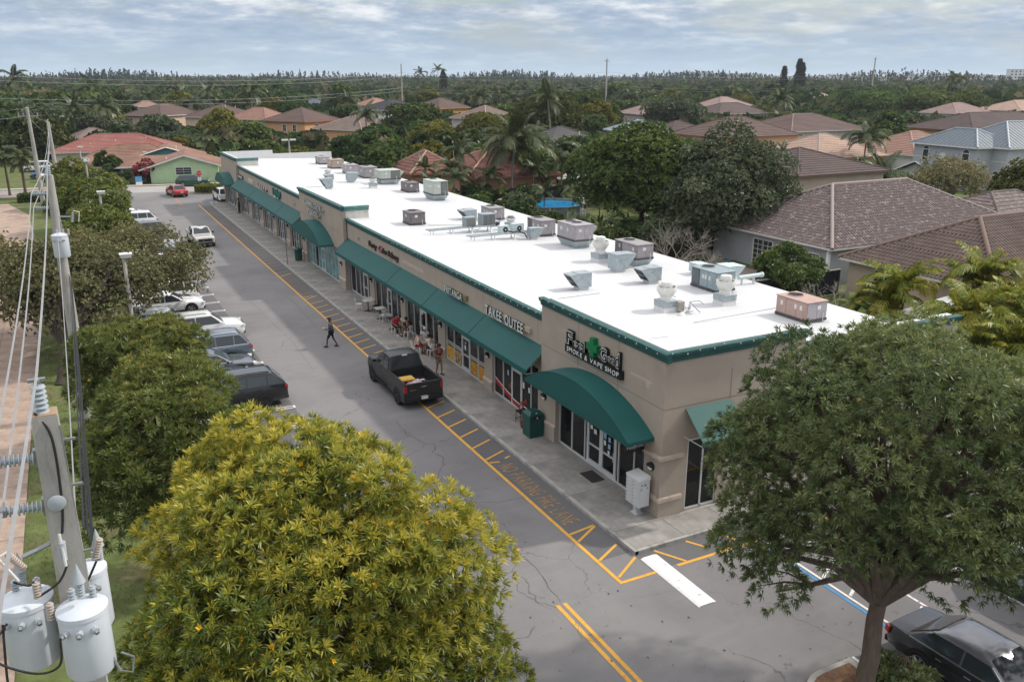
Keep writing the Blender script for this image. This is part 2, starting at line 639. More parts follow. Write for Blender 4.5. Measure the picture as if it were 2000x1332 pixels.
sm = MB().box(0, 2.35, 0.008, 3.012, 0.10, 0.142).mesh('slab', m_conc)
kerbm = MB().extrude([(15.1, 0.006, 0.0), (15.1, 0.006, 0.125), (15.125, 0.006, 0.142), (15.246, 0.006, 0.142), (15.246, 0.006, 0.0)], (0, 3.006, 0)).mesh('kerb_stone', m_kerb)
y = 21.75
while y < 110.5:
 o = link('slab', sm, walk)
 o.location = (15.25, y, 0)
 o2 = link('kerb_stone', kerbm, walk)
 o2.location = (0, y, 0)
 y += 3.02
sm2 = MB().box(0.008, 2.01, 0, 1.26, -0.02, 0.142).mesh('slab', m_conc)
for i in range(8):
 o = link('slab', sm2, walk)
 o.location = (15.25 + 2.02 * i if i else 15.25, 20.48, 0)
MB().box(15.12, 31.4, 20.34, 20.472, -0.05, 0.14).build('kerb_stone', m_kerb, walk)
MB().box(15.1, 15.246, 20.34, 21.75, -0.05, 0.141).build('kerb_stone', m_kerb, walk)
MB().box(15.1, 17.0, 111.6, 111.9, -0.05, 0.14).build('kerb_stone', m_kerb, walk)
path = struct('path', MB().poly([(-7.2, -30, 0.004), (-3.2, -30, 0.004), (-3.1, 62, 0.004), (-3.4, 86, 0.004), (-4.9, 113, 0.004), (-7.4, 124, 0.004), (-9.6, 124, 0.004), (-7.6, 108, 0.004), (-7.1, 84, 0.004)]), m_path)
pm = MB().box(0.006, 1.93, 0.006, 1.494, 0.0, 0.035).mesh('paving_slab', m_path)
for j in range(46):
 yy = -2 + j * 1.5
 for i in range(2):
  o = link('paving_slab', pm, path)
  o.location = (-7.0 + i * 1.94, yy, 0.004 + rnd.uniform(-0.004, 0.004))
  o.rotation_euler = (rnd.uniform(-.003, .003), rnd.uniform(-.003, .003), 0)
struct('far_pavement', MB().poly([(-120, 136.2 + sl(-120), 0.03), (60, 136.2 + sl(60), 0.03), (60, 137.3 + sl(60), 0.03), (-120, 137.3 + sl(-120), 0.03)]), M('far_pave', (0.47, 0.43, 0.39), 0.9, var=0.1))
struct('far_verge', MB().poly([(-120, 135.3 + sl(-120), 0.0), (90, 135.3 + sl(90), 0.0), (90, 200 + sl(90), 0.0), (-120, 200 + sl(-120), 0.0)]), m_grass)
for k_ in range(3):
 yy = 128.6 + k_ * 3.2
 struct('driveway', MB().poly([(-30, yy + 6.3, 0.006), (-1.5, yy + 0.9, 0.006), (-1.5, yy + 1.8, 0.006), (-30, yy + 7.2, 0.006)]), m_path)
struct('patio', MB().poly([(40, 45, 0.006), (49.5, 45, 0.006), (49.5, 56, 0.006), (40, 56, 0.006)]), M('patio_paving', (0.24, 0.19, 0.17), 0.9, var=0.15, scale=2))
struct('yard_path', MB().poly([(88, 54, 0.006), (125, 54, 0.006), (125, 57, 0.006), (88, 57, 0.006)]), M('pale_drive', (0.45, 0.44, 0.42), 0.9))
struct('side_street', MB().poly([(84, 66, 0.006), (160, 66, 0.006), (160, 71, 0.006), (84, 71, 0.006)]), m_road)
# --- painted markings (4 mm sheets)
Z = 0.008
def stripe(mb, p, q, w, z=Z):
 p, q = Vector((p[0], p[1], z)), Vector((q[0], q[1], z))
 d = (q - p).normalized()
 n = Vector((-d.y, d.x, 0)) * (w / 2)
 mb.poly([p - n, p + n, q + n, q - n][::-1])
def mark(name, segs, w, mat, z=Z):
 for p, q in segs:
  mb = MB()
  stripe(mb, p, q, w, z)
  struct(name, mb, mat)
mark('yellow_line', [((13.79, 19.15), (13.79, 64)), ((13.79, 64), (13.79, 112.5)), ((13.85, 19.21), (15.72, 19.21)), ((16.0, 19.21), (24.0, 19.21))], 0.13, m_yel)
hat, hat_old = [], []
y = 29.33
while y < 58.5:
 hat.append(((13.86, y), (14.93, y + 0.5)))
 y += 1.305
y = 69.0
while y < 110:
 hat_old.append(((13.86, y), (14.95, y + 0.5)))
 y += 1.305
hat += [((13.88, 29.0), (14.3, 28.9)), ((14.65, 29.1), (14.93, 29.22)), ((13.86, 22.5), (14.97, 22.68)), ((13.88, 21.96), (14.97, 22.62)), ((13.88, 20.62), (14.95, 21.22)), ((13.88, 19.5), (15.06, 20.25))]
hat += [((15.86, 20.3), (16.42, 19.28)), ((17.2, 20.3), (17.62, 19.6)), ((18.5, 20.35), (18.8, 19.6)), ((13.86, 59.4), (14.93, 60.2)), ((13.86, 60.0), (14.6, 60.25)), ((13.86, 67.6), (14.95, 68.4))]
mark('yellow_hatch_line', hat, 0.10, m_yel, Z + 0.002)
mark('yellow_hatch_line', hat_old, 0.09, m_yelold, Z + 0.002)
mark('yellow_centre_line', [((11.38, 19.1), (11.38, -12)), ((11.63, 19.1), (11.63, -12))], 0.13, m_yel)
mark('yellow_centre_line', [((11.65, 119.5), (11.75, 112)), ((11.95, 119.5), (12.05, 112))], 0.14, m_yelold)
for L_ in lettering(None, 'NO PARKING FIRE LANE', (14.02, 28.55, 0.007), (0, -1, 0), (1, 0, 0), 5.4, 0.72, 0.004, m_yelold, 'painted_letter', gap=0.16, kind='structure'):
 pass
lettering(None, 'NO PARKING FIRE LANE', (14.02, 67.3, 0.007), (0, -1, 0), (1, 0, 0), 6.9, 0.72, 0.004, M('faded_road_lettering', (0.30, 0.19, 0.085), 0.8, var=0.2, dirt=(0.12, 0.115, 0.115), dscale=9, dlo=0.42, dhi=0.55), 'painted_letter', gap=0.16, kind='structure')
st = MB().extrude([(15.14, 0, 0.0), (15.24, 0, 0.035), (15.68, 0, 0.035), (15.80, 0, 0.0)], (0, 3.02, 0))
st_o = struct('white_speed_bump', st, M('cracked_white_paint', (0.72, 0.72, 0.71), 0.7, var=0.06, scale=3, dirt=(0.36, 0.36, 0.36), dscale=2.6, dlo=0.60, dhi=0.66))
st_o.location = (0, 17.05, 0.004)
bays = [39.03 + 2.5 * i for i in range(-7, 27)]
for y in bays:
 mb = MB()
 for dy in (-0.13, 0.13):
  stripe(mb, (3.2, y + dy), (8.15, y + dy), 0.075)
 stripe(mb, (8.17, y - 0.168), (8.17, y + 0.168), 0.10)
 struct('white_bay_line', mb, m_wroad)
for x in (19.42, 24.2):
 mark('blue_bay_line', [((x, 13.2), (x, 19.1))], 0.10, m_blue)
mark('white_bay_line', [((19.6, 12.6), (19.6, 19.1)), ((21.3, 12.6), (21.3, 19.1)), ((24.0, 12.6), (24.0, 19.1)), ((17.45, 10.5), (17.45, 13.3)), ((17.2, 10.5), (17.2, 13.3))], 0.09, m_wroad)
mark('white_bay_line', [((19.7, 13.2 + 1.1 * i), (21.2, 14.0 + 1.1 * i)) for i in range(5)], 0.10, m_wroad)
mark('white_bay_line', [((9.9, 88.5), (10.6, 94))], 0.12, M('ghost_white_paint', (0.28, 0.28, 0.28), 0.8))
mark('blue_bay_line', [((16.0, 112.2), (16.0, 116.5)), ((18.6, 114.3), (18.6, 118.5))], 0.10, m_blue)
mcr = M('crack_filler', (0.07, 0.069, 0.07), 0.9)
def crack(pts, w=0.018, jit=0.05, sub=8):
 rr = random.Random(int(pts[0][0] * 100))
 mb = MB()
 fine = []
 for a, b in zip(pts[:-1], pts[1:]):
  for i in range(sub):
   t = i / sub
   fine.append((a[0] + (b[0] - a[0]) * t + rr.uniform(-jit, jit), a[1] + (b[1] - a[1]) * t + rr.uniform(-jit, jit)))
 fine.append(pts[-1])
 for a, b in zip(fine[:-1], fine[1:]):
  stripe(mb, a, b, w * rr.uniform(0.3, 0.95), 0.0095)
 return mb
for pts, w in (([(11.4, 27.3), (11.5, 24.6), (11.8, 21.5), (11.55, 19.2)], 0.022), ([(11.3, 19.0), (10.9, 19.6), (10.7, 20.3), (10.95, 20.9)], 0.015), ([(11.5, 18.2), (11.2, 17.6), (11.45, 17.0)], 0.014),
   ([(10.3, 33.5), (10.9, 31.5), (11.0, 30.0)], 0.016), ([(11.9, 35.2), (11.9, 33.7), (12.1, 32.3)], 0.02), ([(9.2, 18.3), (9.9, 18.2), (10.3, 18.5)], 0.018), ([(10.2, 61), (10.6, 50), (10.4, 44)], 0.015), ([(12.6, 66), (12.9, 58), (12.7, 52)], 0.02)):
 struct('asphalt_crack', crack(pts, w), mcr)
deb = MB()
for i in range(620):
 x, y = rnd.uniform(8.4, 24), rnd.uniform(6, 34)
 if 13.7 < x and y > 19:
  continue
 s_ = rnd.uniform(0.008, 0.03)
 a = rnd.uniform(0, 6.3)
 deb.poly([(x + s_ * math.cos(a + t), y + 1.7 * s_ * math.sin(a + t), 0.012 + rnd.uniform(0, 0.006)) for t in (0, 1.8, 3.4, 4.9)])
struct('leaf_litter', deb, M('dry_leaf', (0.06, 0.05, 0.04), 0.9), kind='stuff')
# --- the shop building
m_wall = M('stucco', (0.372, 0.316, 0.264), 0.92, var=0.06, scale=0.8, bump=0.35, bscale=70, dirt=(0.285, 0.24, 0.20), dscale=0.5, dlo=0.52, dhi=0.85, spec=0.15)
m_band = M('stucco_band', (0.50, 0.41, 0.335), 0.9, var=0.07, scale=3, dirt=(0.34, 0.28, 0.23), dscale=2, spec=0.15)
m_green = M('green_cornice', (0.022, 0.088, 0.082), 0.6, var=0.1, scale=3, dirt=(0.045, 0.115, 0.108), dscale=1.5)
m_greenold = M('weathered_green_cornice', (0.10, 0.235, 0.215), 0.75, var=0.12, scale=3, dirt=(0.30, 0.36, 0.33), dscale=1.5, dlo=0.5, dhi=0.8)
m_awn = M('awning_fabric', (0.006, 0.078, 0.073), 0.6, var=0.06, scale=0.7, dirt=(0.010, 0.094, 0.088), dscale=0.5, dlo=0.4, dhi=0.8, bump=0.12, bscale=220, spec=0.35)
m_awnd = M('awning_seam', (0.004, 0.045, 0.043), 0.7)
m_roof = M('white_roof_coating', (0.53, 0.537, 0.55), 0.6, var=0.02, scale=0.6, dirt=(0.465, 0.47, 0.48), dscale=0.3, dlo=0.53, dhi=0.85, bump=0.15, bscale=3)
m_parw = M('white_parapet_coating', (0.60, 0.60, 0.60), 0.7, var=0.03, dirt=(0.50, 0.50, 0.49), dscale=1.0, dlo=0.55, dhi=0.85)
m_pary = M('off_white_parapet', (0.62, 0.60, 0.54), 0.8, var=0.06, dirt=(0.45, 0.43, 0.39), dscale=1.4)
m_alu = M('window_aluminium', (0.62, 0.63, 0.63), 0.42, metal=0.3, var=0.05)
m_glass = glassmat('shop_glass', (0.55, 0.58, 0.58), 0.5)
m_black = M('black_plastic', (0.012, 0.012, 0.013), 0.5, var=0.1)
m_dark = M('dark_void', (0.03, 0.03, 0.032), 0.9, var=0.1)
m_joint = M('wall_joint', (0.20, 0.165, 0.14), 0.95)
m_int = M('shop_interior', (0.20, 0.185, 0.17), 0.9, var=0.2, scale=1.2)
m_intd = M('dark_interior', (0.07, 0.065, 0.06), 0.9, var=0.3, scale=1.2)
m_lamp = M('wall_lamp_glass', (0.75, 0.75, 0.72), 0.3)
m_paper = M('paper', (0.70, 0.70, 0.68), 0.8)
bld = thing('shop_building', 'long beige strip mall with white flat roof and green awnings', 'shop building', (17.16, 21.86, 0))
WORLD.add(bld.name)
TX, MX = 17.16, 17.45                                          # tower and middle wall planes
BK = 31.3
TOW = [(21.86, 30.55), (60.25, 73.2), (103.4, 113.7)]
MID = [(30.55, 60.25), (73.2, 103.4)]
rz_ = lambda x: 5.45 - 0.033 * (x - 17.4)
for y0, y1 in TOW:
 MB().box(TX, TX + 0.24, y0, y1, 3.0, 6.10).build('wall', m_wall, bld)
for y0, y1 in MID:
 MB().box(MX, MX + 0.2, y0 + 0.002, y1 - 0.002, 2.86, 5.17).build('wall', m_wall, bld)
e = MB()
e.box(18.1, 18.33, 21.87, 22.1, 0.0, 3.0)
e.box(19.75, 32.2, 21.86, 22.1, 0.0, 3.0)
e.box(TX + 0.242, 23.6, 21.862, 22.1, 3.0, 6.10)
e.box(23.602, 32.2, 21.862, 22.1, 3.0, 5.55)
e.box(18.332, 19.748, 21.9, 22.1, 0.0, 0.15)
e.build('wall', m_wall, bld)
b2 = MB()
b2.box(BK - 0.2, BK, 22.1, 113.5, 0, 4.9)
b2.box(17.6, BK, 113.45, 113.7, 0, 4.9)
b2.build('wall', m_wall, bld)
def pier(y0, y1, x0, top, bands, deep=0.35):
 mb = MB()
 mb.box(x0, x0 + deep, y0, y1, 0.1, top)
 mb.box(x0 - 0.045, x0 - 0.002, y0, y1, 0.1, bands[0][0], m_wall)
 mb.mats = []
 o = mb.build('pier', m_wall, bld)
 for z0, z1 in bands:
  q = MB().extrude([(x0 - 0.002, y0 - 0.03, z0), (x0 - 0.085, y0 - 0.03, z0 + 0.03), (x0 - 0.085, y0 - 0.03, z1 - 0.05), (x0 - 0.002, y0 - 0.03, z1)], (0, y1 - y0 + 0.06, 0))
  q.build('pier_band', m_band, bld)
TB = [(0.74, 0.91), (2.37, 2.53)]
MBD = [(0.56, 0.72)]
MB().box(TX, 18.1, 21.862, 22.86, 0.1, 2.998).build('pier', m_wall, bld)
for z0, z1 in TB:
 MB().box(TX - 0.07, 18.14, 21.79, 22.90, z0, z1 - 0.03).box(TX - 0.03, 18.12, 21.82, 22.88, z1 - 0.03, z1).build('pier_band', m_band, bld)
MB().box(TX - 0.03, 18.12, 21.83, 22.87, 0.1, 0.74).build('pier_base', m_wall, bld)
pier(29.27, 30.53, TX, 2.998, [(0.74, 0.91)])
pier(60.27, 61.9, TX, 2.998, [(0.74, 0.91)])
pier(71.72, 73.18, TX, 2.998, [(0.74, 0.91)])
pier(103.42, 104.7, TX, 2.998, [(0.74, 0.91)])
pier(112.6, 113.7, TX, 2.998, [(0.74, 0.91)])
for y0, y1 in ((30.56, 31.35), (36.05, 37.0), (42.12, 43.15), (48.4, 49.3), (54.5, 55.5), (73.22, 74.3), (78.96, 80.42), (84.67, 86.32), (90.9, 92.7), (97.0, 98.7)):
 pier(y0, y1, MX, 2.858, MBD)
def cornice(pts, z1, mat, name='cornice', h=0.34):
 """pts: two plan points, outward normal to the right of the run"""
 (xa, ya), (xb, yb) = pts
 d = Vector((xb - xa, yb - ya, 0))
 n = Vector((d.y, -d.x, 0)).normalized()
 prof = [(0.0, z1 - h), (0.05, z1 - h), (0.07, z1 - h + 0.10), (0.07, z1 - h + 0.15), (0.12, z1 - h + 0.17), (0.16, z1 - 0.07), (0.16, z1), (-0.10, z1), (-0.10, z1 - h)]
 a = Vector((xa, ya, 0))
 MB().extrude([a + n * o + Vector((0, 0, z)) for o, z in prof], d).build(name, mat, bld)
for (y0, y1), z in ((TOW[0], 6.38), (TOW[1], 6.34), (TOW[2], 6.30)):
 cornice([(TX, y1 + 0.02), (TX, y0 - 0.16)] if z == 6.38 else [(TX, y1 + 0.02), (TX, y0 - 0.02)], z, m_green)
for y0, y1 in MID:
 cornice([(MX, y1 - 0.01), (MX, y0 + 0.01)], 5.50, m_green)
cornice([(TX + 0.11, 21.86), (23.6, 21.86)], 6.38, m_green)
cornice([(23.61, 21.86), (32.32, 21.86)], 5.82, m_green)
cornice([(17.27, 60.25), (19.15, 60.25)], 6.34, m_greenold)
cornice([(17.27, 103.4), (19.8, 103.4)], 6.30, m_greenold)
PAL = []
class PA:
 def box(s, *a):
  MB().box(*a).build('parapet', m_parw, bld)
pa = PA()
pa.box(17.402, 17.6, 22.36, 30.29, 5.3, 6.36)
pa.box(17.402, 23.6, 22.102, 22.35, 5.1, 6.362)
pa.box(23.602, 32.18, 22.102, 22.35, 4.9, 5.79)
pa.box(TX + 0.11, 19.9, 30.3, 30.53, 5.3, 6.3)
pa.box(TX + 0.11, 19.2, 73.0, 73.18, 5.3, 6.32)
pa.box(17.402, 17.6, 60.51, 72.99, 5.3, 6.33)
pa.box(17.402, 17.6, 103.61, 113.39, 5.3, 6.28)
pa.box(17.402, 23.6, 113.4, 113.62, 4.9, 6.29)
pa.box(23.602, 31.3, 113.4, 113.62, 4.7, 5.82)
for y0, y1, x1, dy, zt in ((30.29, 30.5, 19.9, -4.2, 6.27), (72.99, 73.1, 19.2, -4.6, 6.27)):
 MB().add([(17.5, y0, 5.2), (x1, y0, 5.2), (x1 + .9, y0, 5.2), (17.5, y0, zt), (x1, y0, zt - .01), (17.5, y0 + dy, 5.46), (x1 + .6, y0 + dy, 5.37)], [(3, 5, 6, 4), (4, 6, 2), (0, 5, 3), (0, 3, 4, 1), (1, 4, 2), (5, 0, 1, 2, 6)]).build('roof_wedge', m_roof, bld)
MB().add([(17.5, 22.34, 6.34), (23.5, 22.34, 6.34), (17.5, 25.2, 5.46), (23.5, 24.6, 5.26)], [(0, 2, 3, 1)]).add([(23.5, 22.34, 6.34), (23.5, 24.6, 5.26), (23.5, 22.34, 5.2)], [(0, 1, 2)]).build('roof_wedge', m_roof, bld)
MB().box(17.405, 19.14, 60.262, 60.5, 5.3, 6.05).build('parapet', m_pary, bld)
MB().box(17.405, 19.79, 103.41, 103.6, 5.3, 6.05).build('parapet', m_pary, bld)
rf = MB().hexa([(MX - 0.06, 22.2, 5.3), (BK + 0.1, 22.2, 4.8), (BK + 0.1, 113.5, 4.8), (MX - 0.06, 113.5, 5.3), (MX - 0.06, 22.2, 5.462), (BK + 0.1, 22.2, rz_(BK + .1)), (BK + 0.1, 113.5, rz_(BK + .1)), (MX - 0.06, 113.5, 5.462)])
rf.build('roof', m_roof, bld)
gut = MB().box(BK + 0.1, BK + 0.22, 22.2, 113.5, 4.78, 4.93)
gut.build('gutter', M('gutter', (0.16, 0.17, 0.17), 0.5, metal=0.4), bld)
for y in (34.5, 46.8, 59.2, 76.0, 88.0, 99.5):
 MB().hexa([(17.7, y, rz_(17.7) - .01), (31.2, y, rz_(31.2) - .01), (31.2, y + .16, rz_(31.2) - .01), (17.7, y + .16, rz_(17.7) - .01), (17.7, y + .05, rz_(17.7) + .025), (31.2, y + .05, rz_(31.2) + .025), (31.2, y + .11, rz_(31.2) + .025), (17.7, y + .11, rz_(17.7) + .025)]).build('roof_seam', m_roof, bld)
class JT:
 def box(s, *a):
  MB().box(*a).build('wall_joint', m_joint, bld)
jt = JT()
for (y0, y1) in TOW[:2]:
 jt.box(TX - 0.004, TX, y0, y1, 4.29, 4.312)
for y in (24.69, 27.54):
 jt.box(TX - 0.004, TX, y, y + 0.02, 3.4, 6.03)
for y in (31.4, 36.2, 37.05, 42.33, 43.24, 48.3, 49.2, 54.4, 55.4, 79.0, 85.4, 91.6, 97.8):
 jt.box(MX - 0.004, MX, y, y + 0.018, 4.1, 5.15)
jt.box(TX, 32.2, 21.856, 21.86, 4.29, 4.312)
for x in (20.1, 23.6, 27.9):
 jt.box(x, x + 0.02, 21.856, 21.86, 0.1, 5.4)
ph = M('sign_ghost', (0.45, 0.375, 0.315), 0.95, var=0.1, scale=4)
MB().box(MX - 0.003, MX, 45.2, 48.6, 4.42, 4.62).build('sign_ghost', ph, bld)
MB().box(TX - 0.003, TX, 22.6, 23.9, 5.0, 5.1).box(TX - 0.003, TX, 22.75, 22.95, 4.8, 4.998).build('sign_ghost', ph, bld)
# --- storefronts
def storefront(x, ys, ztop, doors=(), z0=0.142, zd=2.05, double=False, glass=None):
 ys = sorted(ys)
 fr = MB()
 d = 0.055
 fr.box(x - d, x + d, ys[0], ys[-1], z0, z0 + 0.07)
 fr.box(x - d, x + d, ys[0], ys[-1], ztop - 0.06, ztop)
 for i, y in enumerate(ys):
  fr.box(x - d - 0.004, x + d + 0.004, y - 0.03, y + 0.03, z0, ztop)
 fr.build('window_frame', m_alu, bld)
 for i in range(len(ys) - 1):
  a, b = ys[i] + 0.03, ys[i + 1] - 0.03
  if i in doors:
   df = MB()
   w = 0.085
   df.box(x - 0.06, x + 0.03, a, a + w, z0 + 0.02, zd)
   df.box(x - 0.06, x + 0.03, b - w, b, z0 + 0.02, zd)
   df.box(x - 0.058, x + 0.028, a + w, b - w, zd - 0.11, zd)
   df.box(x - 0.058, x + 0.028, a + w, b - w, z0 + 0.02, z0 + 0.22)
   df.box(x - 0.057, x + 0.027, a + w, b - w, 1.02, 1.08)
   dr = df.build('door', m_alu, bld)
   MB().box(x - 0.012, x + 0.004, a + w, b - w, z0 + 0.22, zd - 0.11).build('door_pane', glass or m_glass, dr)
   hy = a + w * 0.5 if (double and i == doors[0]) else b - w * 0.5
   MB().tube([(x - 0.06, hy, 0.95), (x - 0.12, hy, 0.97), (x - 0.12, hy, 1.33), (x - 0.06, hy, 1.35)], 0.014, 6).build('handle', m_alu, dr)
   MB().box(x - 0.05, x + 0.05, a, b, zd, zd + 0.07).build('transom_bar', m_alu, bld)
   MB().box(x - 0.01, x + 0.006, a, b, zd + 0.07, ztop - 0.06).build('pane', glass or m_glass, bld)
  else:
   MB().box(x - 0.01, x + 0.006, a, b, z0 + 0.07, ztop - 0.06).build('pane', glass or m_glass, bld)
def film(x, y0, y1, z0, z1, mat, name='window_film', t=0.006):
 return MB().box(x - 0.012 - t, x - 0.012, y0, y1, z0, z1).build(name, mat, bld)
GX = 17.6
storefront(17.42, [22.86, 23.74, 24.75, 24.95, 25.98, 27.0, 27.2, 28.22, 29.25], 2.95, doors=(3, 4), double=True)
MBAYS = [([31.37, 32.18, 33.1, 34.12, 35.04, 36.03], (2,)), ([37.02, 37.94, 38.98, 40.0, 41.06, 42.1], (2,)), ([43.17, 44.08, 45.17, 46.15, 47.19, 48.38], (2,)),
  ([49.32, 50.18, 51.3, 52.08, 53.32, 54.48], (2,)), ([55.52, 56.16, 57.2, 57.97, 59.02, 60.22], (1,))]
for ys, dd in MBAYS:
 storefront(GX, ys, 2.85, doors=dd)
storefront(17.45, [61.92 + i * 0.98 for i in range(11)], 2.95, doors=(5,))
for a, b in ((74.32, 78.94), (80.44, 84.65), (86.34, 90.88), (92.72, 96.98), (98.72, 103.38)):
 n = 5
 storefront(GX, [a + (b - a) * i / n for i in range(n + 1)], 2.85, doors=(2,))
storefront(17.45, [104.72 + i * 1.125 for i in range(8)], 2.95, doors=(3,))
fx = MB()
for x in (18.33, 19.04, 19.72):
 fx.box(x, x + 0.06, 21.9, 22.0, 0.15, 2.95)
fx.box(18.33, 19.75, 21.9, 22.0, 0.15, 0.22)
fx.box(18.33, 19.75, 21.9, 22.0, 2.89, 2.95)
fx.build('window_frame', m_alu, bld)
for a, b in ((18.39, 19.04), (19.10, 19.72)):
 MB().box(a, b, 21.94, 21.956, 0.22, 2.89).build('pane', m_glass, bld)
inn = MB()
for y0, y1 in ((22.2, 30.4), (31.0, 36.4), (36.6, 42.5), (42.7, 48.8), (49.0, 54.9), (55.1, 60.3), (60.5, 73.1), (73.4, 79.6), (79.8, 85.4), (85.6, 91.7), (91.9, 97.8), (98.0, 103.4), (103.6, 113.3)):
 inn.poly([(17.62, y0, 0.146), (22.5, y0, 0.146), (22.5, y1, 0.146), (17.62, y1, 0.146)])
 inn.poly([(22.5, y0, 0.146), (22.5, y0, 3.1), (22.5, y1, 3.1), (22.5, y1, 0.146)])
 inn.poly([(17.66, y0, 3.1), (17.66, y1, 3.1), (22.5, y1, 3.1), (22.5, y0, 3.1)])
 inn.poly([(17.7, y0, 0.146), (17.7, y0, 3.1), (22.5, y0, 3.1), (22.5, y0, 0.146)])
 inn.poly([(17.7, y1, 0.146), (22.5, y1, 0.146), (22.5, y1, 3.1), (17.7, y1, 3.1)])
inn.build('interior', m_intd, bld)
rs = random.Random(3)
for (y0, y1) in ((23.0, 29.0), (37.4, 41.8), (43.5, 48.0), (49.6, 54.2), (55.8, 59.8), (74.6, 78.7), (80.7, 84.4), (86.6, 90.6), (93, 96.8), (99, 103), (105, 112)):
 y = y0
 while y < y1 - 0.8:
  w = rs.uniform(0.6, 1.4)
  h = rs.uniform(0.7, 1.7)
  x = rs.uniform(18.3, 20.3)
  sh = MB().box(x, x + 0.45, y, y + w, 0.15, 0.15 + h)
  so = sh.build('shop_shelf', m_int, bld)
  gd = MB()
  for q in range(6):
   c = rs.choice([(0.5, 0.5, 0.48), (0.3, 0.12, 0.1), (0.12, 0.2, 0.3), (0.5, 0.4, 0.2), (0.6, 0.6, 0.6)])
   yy = y + 0.05 + (w - 0.2) * rs.random()
   zz_ = 0.15 + h * rs.uniform(0.3, 1.0)
   gd.box(x - 0.05, x - 0.004, yy, yy + 0.14, zz_ - 0.16, zz_ + 0.02, M('goods_%d%d' % (int(c[0] * 100), int(c[2] * 100)), c, 0.6))
  gd.build('goods', None, so)
  y += w + rs.uniform(0.1, 0.8)
mf = M('blue_window_film', (0.15, 0.34, 0.36), 0.25, var=0.3, scale=2.2, dirt=(0.10, 0.17, 0.17), dscale=3.2, dlo=0.42, dhi=0.6)
mf2 = M('blue_window_film_pale', (0.24, 0.43, 0.46), 0.25, var=0.25, scale=2, dirt=(0.13, 0.27, 0.31), dscale=2.4, dlo=0.4, dhi=0.65)
mf3 = M('sky_window_film', (0.09, 0.33, 0.43), 0.25, var=0.25, scale=2)
for i in range(10):
 a = 61.95 + i * 0.98
 if i != 7:
  film(17.44, a + 0.02, a + 0.94, 0.24, 1.9, mf if i else mf3)
  film(17.44, a + 0.02, a + 0.94, 1.9, 2.86, mf2)
mpo = [M('food_poster_%d' % i, c, 0.35, var=0.5, scale=4.5, dirt=d, dscale=6, dlo=0.42, dhi=0.58) for i, (c, d) in enumerate((((0.50, 0.20, 0.03), (0.62, 0.40, 0.07)), ((0.52, 0.34, 0.14), (0.10, 0.05, 0.03)), ((0.60, 0.36, 0.03), (0.30, 0.10, 0.02)), ((0.55, 0.33, 0.05), (0.5, 0.13, 0.03))))]
for (a, b), mp_ in zip(((41.09, 42.07), (40.03, 41.03), (37.97, 38.95), (37.05, 37.91)), mpo):
 film(GX, a, b, 0.24, 0.98, mp_, 'poster')
 for q in (1.07, 1.15, 1.23):
  film(GX, a, b, q, q + 0.028, m_paper, 'window_stripe')
film(GX, 40.12, 40.2, 0.4, 0.9, m_black, 'poster', 0.01)
mred = M('red_window_film', (0.34, 0.012, 0.015), 0.3)
mblk = M('black_window_film', (0.012, 0.010, 0.011), 0.18, var=0.2)
for a, b in ((31.4, 32.15), (32.21, 33.07), (34.15, 35.01), (35.07, 36.0)):
 film(GX, a, b, 0.24, 2.78, mblk, 'window_film', 0.003)
film(GX - 0.045, 33.22, 34.0, 0.36, 1.92, mblk, 'window_film', 0.003)
sw = lambda y: 0.42 + 0.55 * ((y - 32.6) / 3.4) ** 2 * (1 if y > 32.6 else 0.5)
for a, b in ((31.4, 32.15), (32.21, 33.07), (33.22, 34.0), (34.15, 35.01), (35.07, 36.0)):
 xx = GX - (0.062 if a == 33.22 else 0.0)
 rb, wb = MB(), MB()
 for i in range(4):
  p, q = a + (b - a) * i / 4, a + (b - a) * (i + 1) / 4
  rb.hexa([(xx - 0.022, p, sw(p) - 0.22), (xx - 0.016, p, sw(p) - 0.22), (xx - 0.016, q, sw(q) - 0.22), (xx - 0.022, q, sw(q) - 0.22), (xx - 0.022, p, sw(p)), (xx - 0.016, p, sw(p)), (xx - 0.016, q, sw(q)), (xx - 0.022, q, sw(q))])
  wb.hexa([(xx - 0.022, p, sw(p)), (xx - 0.016, p, sw(p)), (xx - 0.016, q, sw(q)), (xx - 0.022, q, sw(q)), (xx - 0.022, p, sw(p) + 0.05), (xx - 0.016, p, sw(p) + 0.05), (xx - 0.016, q, sw(q) + 0.05), (xx - 0.022, q, sw(q) + 0.05)])
 rb.build('red_swoosh', mred, bld)
 wb.build('white_swoosh', m_paper, bld)
for yc, zc in ((34.45, 0.98), (32.72, 0.78)):
 fl = MB()
 for kk in range(8):
  a = kk * math.pi / 4
  fl.poly([(GX - 0.026, yc + 0.05 * math.cos(a - .4), zc + 0.05 * math.sin(a - .4)), (GX - 0.026, yc + 0.17 * math.cos(a), zc + 0.17 * math.sin(a)), (GX - 0.026, yc + 0.05 * math.cos(a + .4), zc + 0.05 * math.sin(a + .4))])
 fl.build('red_flower_sticker', M('red_sticker', (0.5, 0.06, 0.03), 0.5), bld)
for (y, z, w, h, x) in ((34.5, 1.5, .16, .26, GX), (32.9, 1.35, .15, .3, GX), (32.35, 1.3, .15, .25, GX), (26.3, 1.62, .2, .2, 17.37), (26.6, 1.74, .16, .16, 17.37), (25.6, 1.70, .17, .26, 17.37), (25.3, 1.66, .15, .2, 17.37), (25.62, 1.42, .15, .2, 17.37), (25.3, 1.36, .17, .2, 17.37), (25.35, 1.12, .13, .16, 17.37), (39.45, 1.35, .2, .26, GX - .04), (39.4, 1.7, .2, .12, GX - .04), (45.8, 1.75, .22, .34, GX)):
 film(x, y, y + w, z, z + h, m_paper if (y * 10) % 3 > 1 else M('blue_notice', (0.3, 0.45, 0.6), 0.7), 'notice')
